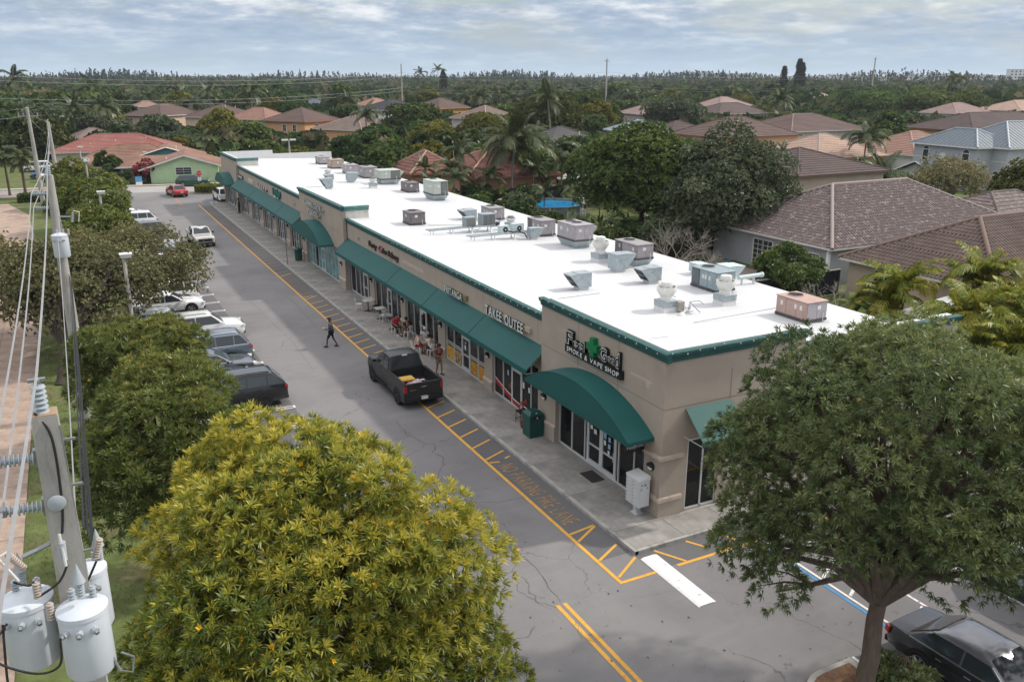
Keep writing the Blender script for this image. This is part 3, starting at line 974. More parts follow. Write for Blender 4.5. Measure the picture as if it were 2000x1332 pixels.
film(17.43, 22.95, 23.3, 1.5, 2.3, M('pale_poster', (0.25, 0.45, 0.55), 0.5), 'poster')
mbl = M('window_blind', (0.42, 0.44, 0.46), 0.8, var=0.35, scale=1.5)
for (a, b) in ((74.32, 78.94), (80.44, 84.65), (86.34, 90.88), (92.72, 96.98), (98.72, 103.38)):
 bl = MB()
 y = a + 0.1
 while y < b - 0.1:
  if rs.random() < 0.55:
   bl.box(GX + 0.12, GX + 0.14, y, y + 0.12, 0.3 if rs.random() < 0.7 else 1.2, 2.7)
  y += 0.15
 bl.build('blind', mbl, bld)
# --- awnings
AF = 16.42
def awning(y0, y1):
 s = MB()
 s.hexa([(MX - 0.03, y0, 4.00), (MX - 0.005, y0, 4.03), (MX - 0.005, y1, 4.03), (MX - 0.03, y1, 4.00), (AF + 0.025, y0, 3.15), (AF, y0, 3.17), (AF, y1, 3.17), (AF + 0.025, y1, 3.15)])
 s.box(AF, AF + 0.022, y0, y1, 2.93, 3.168)
 o = s.build('awning', m_awn, bld)
 t = MB()
 for y in (y0 + 0.04, (y0 + y1) / 2, y1 - 0.04):
  t.tube([(MX - 0.02, y, 2.97), (AF + 0.04, y, 2.97), (AF + 0.04, y, 3.13), (MX - 0.02, y, 3.96)], 0.014, 5)
 t.tube([(AF + 0.05, y0, 2.96), (AF + 0.05, y1, 2.96)], 0.014, 5)
 t.build('awning_frame', m_alu, o)
 MB().hexa([(MX - 0.004, y1 - 0.035, 4.036), (AF - 0.006, y1 - 0.035, 3.175), (AF - 0.006, y1 - 0.01, 3.175), (MX - 0.004, y1 - 0.01, 4.036), (MX - 0.004, y1 - 0.035, 4.044), (AF - 0.012, y1 - 0.035, 3.183), (AF - 0.012, y1 - 0.01, 3.183), (MX - 0.004, y1 - 0.01, 4.044)]).build('awning_seam', m_awnd, o)
for a, b in ((30.6, 36.75), (36.77, 42.9), (42.92, 48.97), (48.99, 60.2), (73.25, 80.2), (80.22, 92.8), (92.82, 103.35)):
 awning(a, b)
def arch_awning(y0, y1, z0=2.98, rise=1.13, x0=16.0, x1=TX - 0.002):
 h = rise
 c = (y1 - y0) / 2
 rad = (c * c + h * h) / (2 * h)
 yc, zc = (y0 + y1) / 2, z0 + 0.13 + h - rad
 a0 = math.asin(c / rad)
 pts = [(x0, y0, z0)]
 for i in range(25):
  a = -a0 + 2 * a0 * i / 24
  pts.append((x0, yc + rad * math.sin(a), zc + rad * math.cos(a)))
 pts.append((x0, y1, z0))
 mb = MB().extrude(pts, (x1 - x0, 0, 0))
 o = mb.build('arched_awning', m_awn, bld, smooth=True)
 pp = MB().tube([(x0 - 0.004, p[1], p[2] + 0.004) for p in pts[1:-1]], 0.012, 5)
 pp.tube([(x0 - 0.004, y0, z0 + 0.13), (x0 - 0.004, y1, z0 + 0.13)], 0.006, 4)
 pp.build('awning_piping', m_awnd, o)
 return o
arch_awning(22.3, 29.95)
arch_awning(63.0, 71.9, rise=1.2)
arch_awning(105.0, 112.2, rise=1.15)
s = MB()
s.hexa([(18.1, 21.83, 4.19), (20.15, 21.83, 4.19), (20.15, 21.855, 4.22), (18.1, 21.855, 4.22), (18.1, 20.82, 3.27), (20.15, 20.82, 3.27), (20.15, 20.80, 3.29), (18.1, 20.80, 3.29)])
s.box(18.1, 20.15, 20.80, 20.822, 3.10, 3.288)
ea = s.build('awning', m_awn, bld)
MB().tube([(18.12, 20.84, 3.12), (18.12, 21.85, 3.12)], 0.016, 6).tube([(20.12, 20.84, 3.12), (20.12, 21.85, 3.12)], 0.016, 6).tube([(18.12, 20.83, 3.11), (20.12, 20.83, 3.11)], 0.014, 5).build('awning_frame', m_alu, ea)
def wall_lamp(x, y, z, ny=False):
 b = MB()
 b.lathe([(0.001, 0.0), (0.15, 0.0), (0.16, -0.05), (0.13, -0.10), (0.001, -0.11)] if False else [(0.01, 0), (0.16, 0), (0.165, -0.06), (0.15, -0.085)], (x, y, z), 16, None, 'x', cap=True)
 o = b.build('wall_lamp', m_black, bld, smooth=True)
 MB().lathe([(0.145, -0.07), (0.13, -0.10), (0.07, -0.125), (0.004, -0.13)], (x, y, z), 16, None, 'x').build('lamp_glass', m_lamp, o, smooth=True)
 MB().extrude([(x - 0.088, y + 0.165 * math.cos(a), z + 0.165 * math.sin(a)) for a in [math.pi * i / 10 for i in range(11)]], (-0.05, 0, 0)).build('lamp_hood', m_black, o)
for x, y in ((TX, 22.36), (TX, 30.2), (MX, 36.5), (MX, 42.65), (MX, 48.85), (MX, 55.0), (TX, 61.2), (TX, 72.4), (MX, 79.7), (MX, 85.5), (MX, 91.8), (MX, 97.85)):
 wall_lamp(x, y, 1.98)
for y in (57.4, 76.2):
 MB().box(MX - 0.08, MX, y, y + 0.1, 4.35, 4.55).build('junction_box', M('grey_box', (0.3, 0.29, 0.27), 0.6), bld)
# --- signs on the fronts
m_chan = M('channel_letter_white', (0.74, 0.76, 0.74), 0.4, var=0.03)
m_brown = M('brown_letter', (0.055, 0.032, 0.028), 0.5)
m_pink = M('pink_letter', (0.30, 0.05, 0.13), 0.5)
m_blackp = M('black_sign_paint', (0.012, 0.013, 0.015), 0.45)
m_gcross = M('green_cross', (0.004, 0.16, 0.06), 0.4)
m_raceway = M('raceway_beige', (0.42, 0.36, 0.27), 0.7, var=0.2, scale=4)
def sign(name, label, y0, z0):
 t = thing(name, label, 'sign', (17.0, y0, z0))
 WORLD.add(t.name)
 return t
m_return = M('letter_return', (0.045, 0.075, 0.07), 0.5)
def chan(sg, body, org, w, h):
 lettering(sg, body, org, (0, -1, 0), (0, 0, 1), w, h, 0.085, m_return, 'letter_return', gap=0.15)
 lettering(sg, body, (org[0] - .085, org[1], org[2]), (0, -1, 0), (0, 0, 1), w, h, 0.006, m_chan, gap=0.15)
sg = sign('shop_sign', 'big black smoke shop sign with green cross on the near corner front', 28.3, 4.6)
MB().box(TX - 0.17, TX - 0.002, 24.30, 28.30, 4.64, 4.97).build('sign_board', m_blackp, sg)
lettering(sg, 'SMOKE & VAPE SHOP', (TX - 0.17, 28.14, 4.71), (0, -1, 0), (0, 0, 1), 3.72, 0.19, 0.012, m_paper, gap=0.2, jitter=0.09)
cr = MB()
cy, cz, al, aw = 26.25, 5.36, 0.375, 0.135
cr.extrude([(TX - 0.02, cy + a, cz + b) for a, b in ((aw, al), (aw, aw), (al, aw), (al, -aw), (aw, -aw), (aw, -al), (-aw, -al), (-aw, -aw), (-al, -aw), (-al, aw), (-aw, aw), (-aw, al))], (-0.2, 0, 0))
cr.build('green_cross', m_gcross, sg)
for body, yy, zz0, w, h in (('F', 28.22, 5.03, 0.46, 0.50), ('eel', 27.72, 5.02, 0.92, 0.34), ('G', 25.78, 5.06, 0.52, 0.47), ('oo', 25.24, 5.14, 0.50, 0.27), ('d', 24.72, 5.06, 0.27, 0.55)):
 hh = h * 0.70 / (0.70 if body in 'FG' else 0.70)
 lettering(sg, body, (TX - 0.02, yy, zz0), (0, -1, 0), (0, 0, 1), w, hh, 0.14, m_blackp, 'letter_back', gap=0.02, off=0.075)
 lettering(sg, body, (TX - 0.15, yy - 0.02, zz0), (0, -1, 0), (0, 0, 1), w * 0.96, hh, 0.02, m_paper, 'letter_outline', gap=0.05, off=0.045)
 lettering(sg, body, (TX - 0.165, yy - 0.035, zz0), (0, -1, 0), (0, 0, 1), w * 0.93, hh, 0.015, m_blackp, 'letter', gap=0.08, off=0.004)
hs = thing('hanging_sign', 'small black sign hanging under the near arched awning', 'sign', (16.6, 22.7, 2.6))
WORLD.add(hs.name)
MB().box(16.25, 17.05, 22.72, 22.78, 2.5, 2.86).build('sign_board', m_blackp, hs)
lettering(hs, 'Feel', (16.29, 22.72, 2.64), (1, 0, 0), (0, 0, 1), 0.30, 0.14, 0.01, m_paper)
lettering(hs, 'Good', (16.70, 22.72, 2.66), (1, 0, 0), (0, 0, 1), 0.30, 0.13, 0.01, m_paper)
MB().box(16.62, 16.65, 22.708, 22.72, 2.62, 2.80).box(16.575, 16.695, 22.71, 22.722, 2.695, 2.725).build('white_cross', m_paper, hs)
MB().tube([(16.35, 22.75, 2.86), (16.35, 22.75, 2.99)], 0.01, 5).tube([(16.95, 22.75, 2.86), (16.95, 22.75, 2.99)], 0.01, 5).build('hanger', m_alu, hs)
sg = sign('shop_sign', 'white channel letters of the takeaway sign above the near green awning', 36.35, 4.3)
MB().box(MX - 0.14, MX - 0.002, 31.95, 36.2, 4.36, 4.56).build('raceway', m_raceway, sg)
chan(sg, 'TAKEE OUTEE', (MX - 0.14, 36.35, 4.22), 3.95, 0.47)
sg = sign('shop_sign', 'small white and brown letters over the middle green awning', 41.43, 4.2)
MB().box(MX - 0.14, MX - 0.002, 38.85, 41.0, 4.24, 4.48).build('raceway', M('old_raceway', (0.20, 0.17, 0.075), 0.8, var=0.3, scale=5), sg)
chan(sg, 'FRITANGA', (MX - 0.14, 41.45, 4.18), 2.25, 0.36)
sg = sign('shop_sign', 'dark brown bakery letters with one pink initial on the beige wall', 55.02, 4.4)
lettering(sg, 'Party', (MX - 0.002, 55.02, 4.36), (0, -1, 0), (0, 0, 1), 1.55, 0.38, 0.1, m_brown, gap=0.08)
lettering(sg, 'C', (MX - 0.002, 52.95, 4.34), (0, -1, 0), (0, 0, 1), 0.5, 0.44, 0.1, m_pink, off=-0.01)
lettering(sg, 'ake', (MX - 0.002, 52.4, 4.36), (0, -1, 0), (0, 0, 1), 0.95, 0.38, 0.1, m_brown, gap=0.08)
lettering(sg, 'Bakery', (MX - 0.002, 51.1, 4.36), (0, -1, 0), (0, 0, 1), 1.85, 0.38, 0.1, m_brown, gap=0.08)
sg = sign('shop_sign', 'two rows of white letters of the preschool sign on the middle tower', 70.7, 4.7)
MB().box(TX - 0.15, TX - 0.002, 65.1, 70.4, 5.34, 5.48).box(TX - 0.15, TX - 0.002, 66.2, 69.3, 4.76, 4.9).build('raceway', m_raceway, sg)
chan(sg, 'LEARNING CENTER', (TX - 0.15, 70.7, 5.30), 5.3, 0.36)
chan(sg, 'PRESCHOOL', (TX - 0.15, 69.5, 4.68), 3.15, 0.40)
sg = sign('shop_sign', 'dark green round badges sign above the far green awning', 84.9, 4.3)
for i, (yy, z, r) in enumerate(((84.6, 4.68, 0.34), (83.7, 4.58, 0.36), (82.9, 4.72, 0.30), (82.2, 4.52, 0.38), (81.7, 4.68, 0.28), (83.2, 4.4, 0.24))):
 MB().lathe([(r, -0.002), (r, -0.12), (r * 0.85, -0.14)], (MX, yy, z), 14, None, 'x').build('badge', M('sign_green', (0.006, 0.10, 0.075), 0.5), sg, smooth=True)
MB().box(MX - 0.1, MX - 0.002, 82.9, 84.4, 4.16, 4.28).build('sign_board', m_paper, sg)
sg = sign('shop_sign', 'brown and cream script sign on the wall of the far shops', 91.8, 4.3)
MB().box(MX - 0.1, MX - 0.002, 89.6, 91.8, 4.42, 4.56).box(MX - 0.1, MX - 0.002, 87.6, 89.7, 4.22, 4.4).build('sign_board', m_brown, sg)
for i in range(8):
 MB().box(MX - 0.13, MX - 0.1, 91.5 - i * 0.5, 91.75 - i * 0.5, 4.44 - 0.02 * i, 4.72 - 0.02 * i).build('letter_block', m_chan if i % 2 else m_brown, sg)
sg = sign('shop_sign', 'pale plate with cream border on the wall of the far shops', 97.5, 4.3)
MB().box(MX - 0.1, MX - 0.002, 94.5, 97.4, 4.22, 4.62).build('sign_board', M('cream_plate', (0.52, 0.50, 0.38), 0.6), sg)
MB().box(MX - 0.12, MX - 0.1, 94.7, 97.2, 4.28, 4.56).build('sign_face', m_band, sg)
sg = sign('shop_sign', 'black plate sign next to the farthest tower', 104.2, 4.2)
MB().box(MX - 0.1, MX - 0.002, 100.6, 103.2, 4.14, 4.5).build('sign_board', m_blackp, sg)
for i in range(6):
 MB().box(MX - 0.12, MX - 0.1, 102.9 - i * 0.36, 103.1 - i * 0.36, 4.22, 4.42).build('letter_block', m_chan, sg)
def bulbs(name, label, pts):
 t = thing(name, label, 'string lights', pts[0])
 WORLD.add(t.name)
 w, b = MB(), MB()
 path_ = []
 for (x0, y0, z0), (x1, y1, z1) in zip(pts[:-1], pts[1:]):
  L_ = math.dist((x0, y0, z0), (x1, y1, z1))
  n = max(1, int(L_ / 0.28))
  for i in range(n):
   k_ = i / n
   p = (x0 + (x1 - x0) * k_, y0 + (y1 - y0) * k_, z0 + (z1 - z0) * k_ - 0.05 * (i % 2) + rs.uniform(-.02, .02))
   path_.append(p)
   if i % 2:
    b.lathe([(0.003, -0.04), (0.018, -0.018), (0.014, 0.008), (0.008, 0.02)], (p[0] + rs.uniform(-.04, .01), p[1] + rs.uniform(-.1, .1), p[2] + rs.uniform(-.06, .03)), 6)
 w.tube(path_, 0.007, 4)
 w.build('wire', m_black, t)
 b.build('bulb', m_lamp, t, kind='stuff')
bulbs('string_lights', 'string of small bulbs along the near tower cornice', [(16.97, 30.5, 6.40), (16.97, 21.68, 6.42), (23.4, 21.68, 6.42)])
bulbs('string_lights', 'string of small bulbs along the middle cornice', [(17.27, 52.0, 5.52), (17.27, 30.75, 5.53), (17.1, 30.6, 6.2)])
# --- equipment standing on the roof
m_galv = M('galvanised_steel', (0.36, 0.41, 0.43), 0.5, metal=0.35, var=0.15, scale=5, dirt=(0.25, 0.28, 0.29), dscale=3)
m_galvd = M('dull_galvanised', (0.20, 0.225, 0.235), 0.6, metal=0.3, var=0.2, scale=4, dirt=(0.12, 0.12, 0.12), dscale=3)
m_skid = M('dark_skid', (0.07, 0.07, 0.075), 0.7, var=0.3, scale=6)
m_fan = M('fan_opening', (0.02, 0.02, 0.022), 0.6)
m_drum = M('white_fan_drum', (0.66, 0.65, 0.61), 0.5, var=0.06, scale=3, dirt=(0.42, 0.38, 0.32), dscale=2.5, dlo=0.52, dhi=0.8)
m_coil = M('coil_fins', (0.085, 0.085, 0.09), 0.6, var=0.25, scale=8, stretch=(1, 1, 30))
def paintc(name, c, dirt):
 return M(name, c, 0.6, var=0.08, scale=2.5, dirt=dirt, dscale=2.2, dlo=0.5, dhi=0.78)
C_GREY = paintc('cabinet_grey', (0.285, 0.265, 0.275), (0.17, 0.15, 0.15))
C_LGREY = paintc('cabinet_light_grey', (0.34, 0.32, 0.335), (0.23, 0.205, 0.205))
C_DARK = paintc('cabinet_dark', (0.17, 0.15, 0.155), (0.085, 0.075, 0.075))
C_BEIGE = paintc('cabinet_beige', (0.36, 0.285, 0.235), (0.22, 0.17, 0.14))
C_GREEN = paintc('cabinet_greenish', (0.42, 0.45, 0.405), (0.29, 0.30, 0.27))
C_BLUE = paintc('cabinet_blue_grey', (0.27, 0.325, 0.35), (0.17, 0.205, 0.22))
C_PINK = paintc('cabinet_pink', (0.42, 0.295, 0.255), (0.30, 0.20, 0.175))
C_PALE = paintc('cabinet_pale', (0.47, 0.55, 0.56), (0.36, 0.42, 0.43))
m_sticker = M('white_sticker', (0.62, 0.62, 0.60), 0.6)
rr4 = random.Random(11)
def rtu(x, y, d, w, h, mat, label, curb=0.0, fans=1, hood=0, coil=None, end=None, lean=0.12, group='air conditioning units on the white roof'):
 """packaged roof unit: base x,y = near left corner, w along x, d along y"""
 zr = rz_(x + w / 2)
 t = thing('roof_unit', label, 'air conditioner', (x + w / 2, y + d / 2, zr), 0, group)
 X, Y = w / 2, d / 2
 z = 0.0
 if curb:
  c = MB()
  k_ = 0.72
  c.hexa([(-X * k_, -Y * k_, 0), (X * k_, -Y * k_, 0), (X * k_, Y * k_, 0), (-X * k_, Y * k_, 0), (-X, -Y, curb), (X, -Y, curb), (X, Y, curb), (-X, Y, curb)])
  c.box(-X * k_ - .05, X * k_ + .05, -Y * k_ - .05, Y * k_ + .05, -0.02, 0.06)
  c.build('roof_curb', m_galv, t)
  z = curb
 else:
  c = MB()
  c.box(-X * .9, X * .9, -Y * .92, Y * .92, -0.03, 0.10)
  c.build('roof_curb', m_parw, t)
  z = 0.06
 s = MB()
 for e in (-1, 1):
  s.box(e * X - 0.03, e * X + 0.03, -Y, Y, z, z + 0.10)
  s.box(-X + 0.03, X - 0.03, e * Y - 0.03, e * Y + 0.03, z, z + 0.10)
 s.build('base_rail', m_skid, t)
 z += 0.10
 zt = z + h - 0.10
 b = MB().box(-X + .015, X - .015, -Y + .015, Y - .015, z, zt)
 b.build('cabinet', mat, t)
 lid = MB().box(-X - 0.02, X + 0.02, -Y - 0.02, Y + 0.02, zt, zt + 0.035)
 lid.hexa([(-X, -Y, zt + .035), (X, -Y, zt + .035), (X, Y, zt + .035), (-X, Y, zt + .035), (-X * .9, -Y * .9, zt + .05), (X * .9, -Y * .9, zt + .05), (X * .9, Y * .9, zt + .05), (-X * .9, Y * .9, zt + .05)])
 lid.build('lid', mat, t)
 npn = 3 if d > 1.6 else 2
 for e in (-1, 1):
  for i in range(npn):
   a, c2 = -Y + 0.03 + (d - 0.06) * i / npn, -Y + 0.03 + (d - 0.06) * (i + 1) / npn
   mm = m_coil if coil == 'side' and i == npn - 1 else (end if end and False else mat)
   MB().box(e * (X - 0.015), e * (X + 0.001), a + 0.012, c2 - 0.012, z + 0.03, zt - 0.03).build('panel', mm, t)
  for i in range(2):
   a, c2 = -X + 0.03 + (w - 0.06) * i / 2, -X + 0.03 + (w - 0.06) * (i + 1) / 2
   mm = m_coil if coil == 'end' and i == 1 else (end or mat)
   MB().box(a + 0.012, c2 - 0.012, e * (Y - 0.015), e * (Y + 0.001), z + 0.03, zt - 0.03).build('panel', mm, t)
 if coil:
  lv = MB()
  if coil == 'end':
   q = z + 0.08
   while q < zt - 0.08:
    lv.box(0.05, X - 0.05, -Y - 0.012, -Y - 0.002, q, q + 0.012)
    q += 0.05
  else:
   q = Y / 3 + 0.06
   while q < Y - 0.06:
    lv.box(-X - 0.012, -X - 0.002, q, q + 0.012, z + 0.08, zt - 0.08)
    q += 0.05
  lv.build('coil_guard', mat, t, kind='stuff')
 rad = min(0.33, w * 0.30)
 for i in range(fans):
  yc = Y * 0.42 if fans == 1 else (Y * 0.5 if i else -Y * 0.15)
  f = MB().lathe([(rad + .03, zt + .045), (rad + .03, zt + .085), (rad, zt + .085), (rad, zt + .06)], (0, yc, 0), 20)
  f.build('fan_ring', mat, t, smooth=True)
  MB().lathe([(rad, zt + .062), (rad * .3, zt + .066), (0.01, zt + .066)], (0, yc, 0), 20).build('fan', m_fan, t)
  gr = MB()
  for j in range(6):
   a = math.pi * j / 6
   gr.tube([(rad * math.cos(a), yc + rad * math.sin(a), zt + .086), (-rad * math.cos(a), yc - rad * math.sin(a), zt + .086)], 0.006, 4)
  gr.build('fan_guard', m_skid, t)
 st = MB()
 for i in range(rr4.randint(2, 3)):
  q = rr4.uniform(-Y * .8, Y * .6)
  st.box(-X - 0.006, -X + 0.001, q, q + 0.13, z + h * .45, z + h * .45 + 0.2)
 q = rr4.uniform(-X * .6, X * .2)
 st.box(q, q + 0.2, -Y - 0.006, -Y + 0.001, z + h * .5, z + h * .5 + 0.17)
 st.build('sticker', m_sticker, t)
 if hood:
  hd = MB()
  e = hood
  hd.extrude([(e * (X + .002), -Y * .75, zt - 0.08), (e * (X + .42), -Y * .75, zt - 0.16), (e * (X + .42), -Y * .75, zt - 0.22), (e * (X + .002), -Y * .75, z + 0.12)], (0, d * .7, 0))
  hd.build('intake_hood', mat, t)
 pp = MB().tube([(X * .55, -Y - 0.05, z + 0.25), (X * .55, -Y - 0.05, 0.06), (X * .9, -Y - 0.25, 0.05)], 0.018, 6)
 pp.build('drain_pipe', m_parw, t)
 return t
rtu(27.1, 103.7, 1.9, 1.3, .82, C_LGREY, 'light grey roof unit farthest along the white roof', coil='side')
rtu(27.0, 98.1, 1.8, 1.5, .95, C_BEIGE, 'beige roof unit beside the farthest grey one', coil=None)
rtu(27.0, 91.9, 1.9, 1.3, .9, C_LGREY, 'grey roof unit half hidden behind a grey duct hood', coil=None)
rtu(27.4, 87.0, 2.25, 1.45, 1.08, C_GREY, 'large grey roof unit with an arched pipe on its front', coil=None)
rtu(27.1, 80.9, 2.0, 2.1, .88, C_GREEN, 'greenish roof unit on a flared steel base', curb=.5, hood=1, coil='end', fans=0)
rtu(27.4, 74.1, 1.95, 1.1, .82, C_DARK, 'low dark grey roof unit beside the tall greenish one')
rtu(27.4, 67.9, 2.4, 1.35, 1.16, C_GREEN, 'tall greenish roof unit with a dark coil on a steel base', curb=.5, coil='end')
rtu(20.7, 55.8, 1.5, 1.15, .82, C_DARK, 'stained dark roof unit alone near the front edge')
rtu(27.2, 56.4, 1.6, 1.2, .85, C_GREY, 'grey roof unit at the back edge near the blue pool')
rtu(27.3, 48.9, 1.9, 1.15, 1.0, C_GREY, 'grey roof unit next to the big double fan one', coil='side')
rtu(27.1, 44.2, 2.2, 1.35, .98, C_LGREY, 'big grey roof unit with two fans on a flared base', curb=.48, fans=2, hood=1)
rtu(27.4, 38.1, 2.2, 1.15, .82, C_GREY, 'grey roof unit with wide panels behind the duct hood', curb=.45, coil='side')
rtu(27.5, 31.5, 1.95, 1.2, .95, C_BLUE, 'blue grey roof unit with a long slot in its lid', coil='side')
pk = rtu(27.4, 25.5, 1.85, 1.2, .85, C_PINK, 'faded pink roof unit nearest to the end wall', end=C_LGREY)
MB().tube([(-.62, .9, .3), (-5.2, .95, .21)], 0.012, 5).build('conduit', m_galvd, pk)
def exhaust_fan(x, y, s, h, label, box=m_galv, cap=None):
 zr = rz_(x)
 t = thing('exhaust_fan', label, 'exhaust fan', (x, y, zr), 0, 'upblast exhaust fans on the white roof')
 w = s / 2
 MB().hexa([(-w - .03, -w - .03, -.02), (w + .03, -w - .03, -.02), (w + .03, w + .03, -.02), (-w - .03, w + .03, -.02), (-w, -w, .24), (w, -w, .24), (w, w, .24), (-w, w, .24)]).build('roof_curb', m_parw, t)
 bx = MB().box(-w - .02, w + .02, -w - .02, w + .02, .24, .50)
 bx.box(-w - .035, w + .035, -w - .035, w + .035, .49, .515)
 bx.build('fan_base', box, t)
 r = s * 0.62
 q = h - 0.52
 MB().lathe([(r * .62, .515), (r * .62, .515 + q * .22), (r * .72, .515 + q * .28), (r * .98, .515 + q * .48), (r, .515 + q * .68), (r, .515 + q * .72), (r * .94, .515 + q * .72), (r * .9, .515 + q * .6)], (0, 0, 0), 24, cap=False).build('drum', m_drum, t, smooth=True)
 MB().lathe([(r * .9, .515 + q * .6), (.02, .515 + q * .6)], (0, 0, 0), 20, cap=False).build('drum_inside', m_fan, t)
 MB().lathe([(r * .58, .515 + q * .58), (r * .6, .515 + q * .9), (r * .55, .515 + q * .97), (r * .3, .515 + q), (.01, .515 + q)], (0, 0, 0), 20).build('motor_cover', cap or m_drum, t, smooth=True)
 br = MB()
 for i in range(6):
  a = i * math.pi / 3
  br.tube([(r * .56 * math.cos(a), r * .56 * math.sin(a), .515 + q * .74), (r * .97 * math.cos(a), r * .97 * math.sin(a), .515 + q * .71)], 0.012, 4)
 br.build('bracket', m_galvd, t)
 return t
f1 = exhaust_fan(23.0, 29.6, .72, 1.38, 'white mushroom exhaust fan with loose wires beside it')
MB().box(.3, .62, -.55, -.2, .05, .48).build('switch_box', M('rusty_box', (0.36, 0.33, 0.29), 0.7, var=0.25, scale=5, dirt=(0.2, 0.12, 0.07), dscale=5), f1)
wr = MB()
for pts in ([(.2, -.5, .45), (.5, -.8, .3), (.35, -1.0, .12), (.6, -1.2, .2)], [(.7, -.7, .1), (.75, -.75, .5), (1.2, -.85, .52), (1.4, -.9, .35)], [(.75, -.75, .5), (.9, -1.0, .25), (1.15, -1.0, .02)], [(.0, -.7, .25), (.5, -.75, .22), (.75, -.8, .28)], [(.25, .2, .5), (.45, .3, .62), (.6, .1, .55)]):
 wr.tube(pts, 0.016, 5)
wr.build('wire', m_galvd, f1)
MB().lathe([(.18, 0), (.10, .12), (.05, .16), (.05, .42)], (.75, -.75, 0), 12).lathe([(.2, 0), (.12, .1), (.03, .14)], (.15, -.95, 0), 12).build('pipe_boot', m_parw, f1, smooth=True)
exhaust_fan(26.4, 29.6, .72, 1.42, 'white mushroom exhaust fan in front of the blue grey unit')
exhaust_fan(26.5, 40.4, .76, 1.48, 'tall white exhaust fan beside the big double fan unit')
exhaust_fan(26.8, 52.3, .6, .98, 'small exhaust fan with a dark cap behind the racks', cap=m_galvd)
exhaust_fan(25.5, 78.5, .62, 1.08, 'small exhaust fan in front of the greenish flared unit', cap=m_galvd)
exhaust_fan(23.75, 87.8, .6, .95, 'small exhaust fan behind two duct hoods, far along the roof')
def duct_hood(x, y, w, d, h, label, dirn=-1, leg=0.16, axis='x', mat=m_galv):
 zr = rz_(x + w / 2)
 t = thing('duct_hood', label, 'air intake', (x + w / 2, y + d / 2, zr), 0, 'sheet metal intake hoods on the white roof')
 X, Y = w / 2, d / 2
 MB().hexa([(-X * .8, -Y * .8, -.02), (X * .8, -Y * .8, -.02), (X * .8, Y * .8, -.02), (-X * .8, Y * .8, -.02), (-X * .7, -Y * .7, leg), (X * .7, -Y * .7, leg), (X * .7, Y * .7, leg), (-X * .7, Y * .7, leg)]).build('roof_curb', m_parw, t)
 b = MB().box(-X, X, -Y, Y, leg, h)
 b.box(-X - .012, X + .012, -Y - .012, Y + .012, h, h + .02)
 b.box(-X - .008, X + .008, -.015, .015, leg, h - .002)
 b.build('duct_box', mat, t)
 e = dirn
 L_ = w * .62
 if axis == 'x':
  pr = [(e * (X + .001), -Y, h), (e * (X + L_), -Y, h - .02), (e * (X + L_), -Y, h - .07), (e * (X + .001), -Y, leg + .06)]
  off = (0, d, 0)
  hole = [(e * (X + L_ - .02), -Y + .03, h - .085), (e * (X + L_ - .02), Y - .03, h - .085), (e * (X + .03), Y - .03, leg + .075), (e * (X + .03), -Y + .03, leg + .075)]
 else:
  pr = [(-X, e * (Y + .001), h), (-X, e * (Y + L_), h - .02), (-X, e * (Y + L_), h - .07), (-X, e * (Y + .001), leg + .06)]
  off = (w, 0, 0)
  hole = [(-X + .03, e * (Y + L_ - .02), h - .085), (X - .03, e * (Y + L_ - .02), h - .085), (X - .03, e * (Y + .03), leg + .075), (-X + .03, e * (Y + .03), leg + .075)]
 MB().extrude(pr, off).build('hood', mat, t)
 dv = Vector((e * 0.012, 0, -0.012)) if axis == 'x' else Vector((0, e * 0.012, -0.012))
 MB().poly([Vector(p) + dv for p in hole]).build('opening', m_fan, t)
 a, b2_ = (Vector(hole[0]) + Vector(hole[3])) / 2 + dv * 1.6, (Vector(hole[1]) + Vector(hole[2])) / 2 + dv * 1.6
 MB().tube([a, b2_], 0.015, 4).build('grille_bar', mat, t)
 return t
duct_hood(21.3, 34.3, .75, .7, .85, 'grey duct hood near the roof ridge, opening to the left, closest to the front edge', -1)
duct_hood(25.5, 34.3, .78, .75, .85, 'grey duct hood between the two white mushroom fans and the big hood', -1)
duct_hood(25.5, 37.3, .8, .8, 1.0, 'largest grey duct hood with its dark opening to the right', 1)
duct_hood(26.1, 48.0, .62, .6, .75, 'small grey duct hood by the racks, opening to the right', 1)
duct_hood(25.7, 57.0, .7, 1.1, .75, 'low grey duct hood behind the racks, opening to the left', -1)
duct_hood(24.6, 83.4, .7, 1.0, .95, 'grey duct hood opening to the right beside the large grey unit', 1)
duct_hood(23.2, 85.6, .55, .9, .6, 'low grey duct hood in front of the farthest small fan', -1)
duct_hood(21.0, 78.6, .68, .8, .95, 'grey duct hood standing behind the middle tower', -1)
duct_hood(30.2, 33.7, .7, 1.0, .72, 'pale duct hood at the back edge beside the blue grey unit', 1, mat=C_PALE)
duct_hood(29.4, 35.2, .5, .8, .62, 'small pale duct hood at the back edge behind the other pale one', 1, mat=C_PALE)
pd = thing('vent_pipe', 'pale horizontal vent pipe at the back edge of the roof', 'pipe', (30.3, 32.6, rz_(30.3)))
MB().lathe([(.11, 0), (.11, 1.5), (.14, 1.5), (.14, 1.62)], (-.4, 0, .42), 14, None, 'x').build('pipe', C_PALE, pd, smooth=True)
MB().box(-.2, -.14, -.05, .05, 0, .4).box(.6, .66, -.05, .05, 0, .4).build('pipe_support', m_parw, pd)
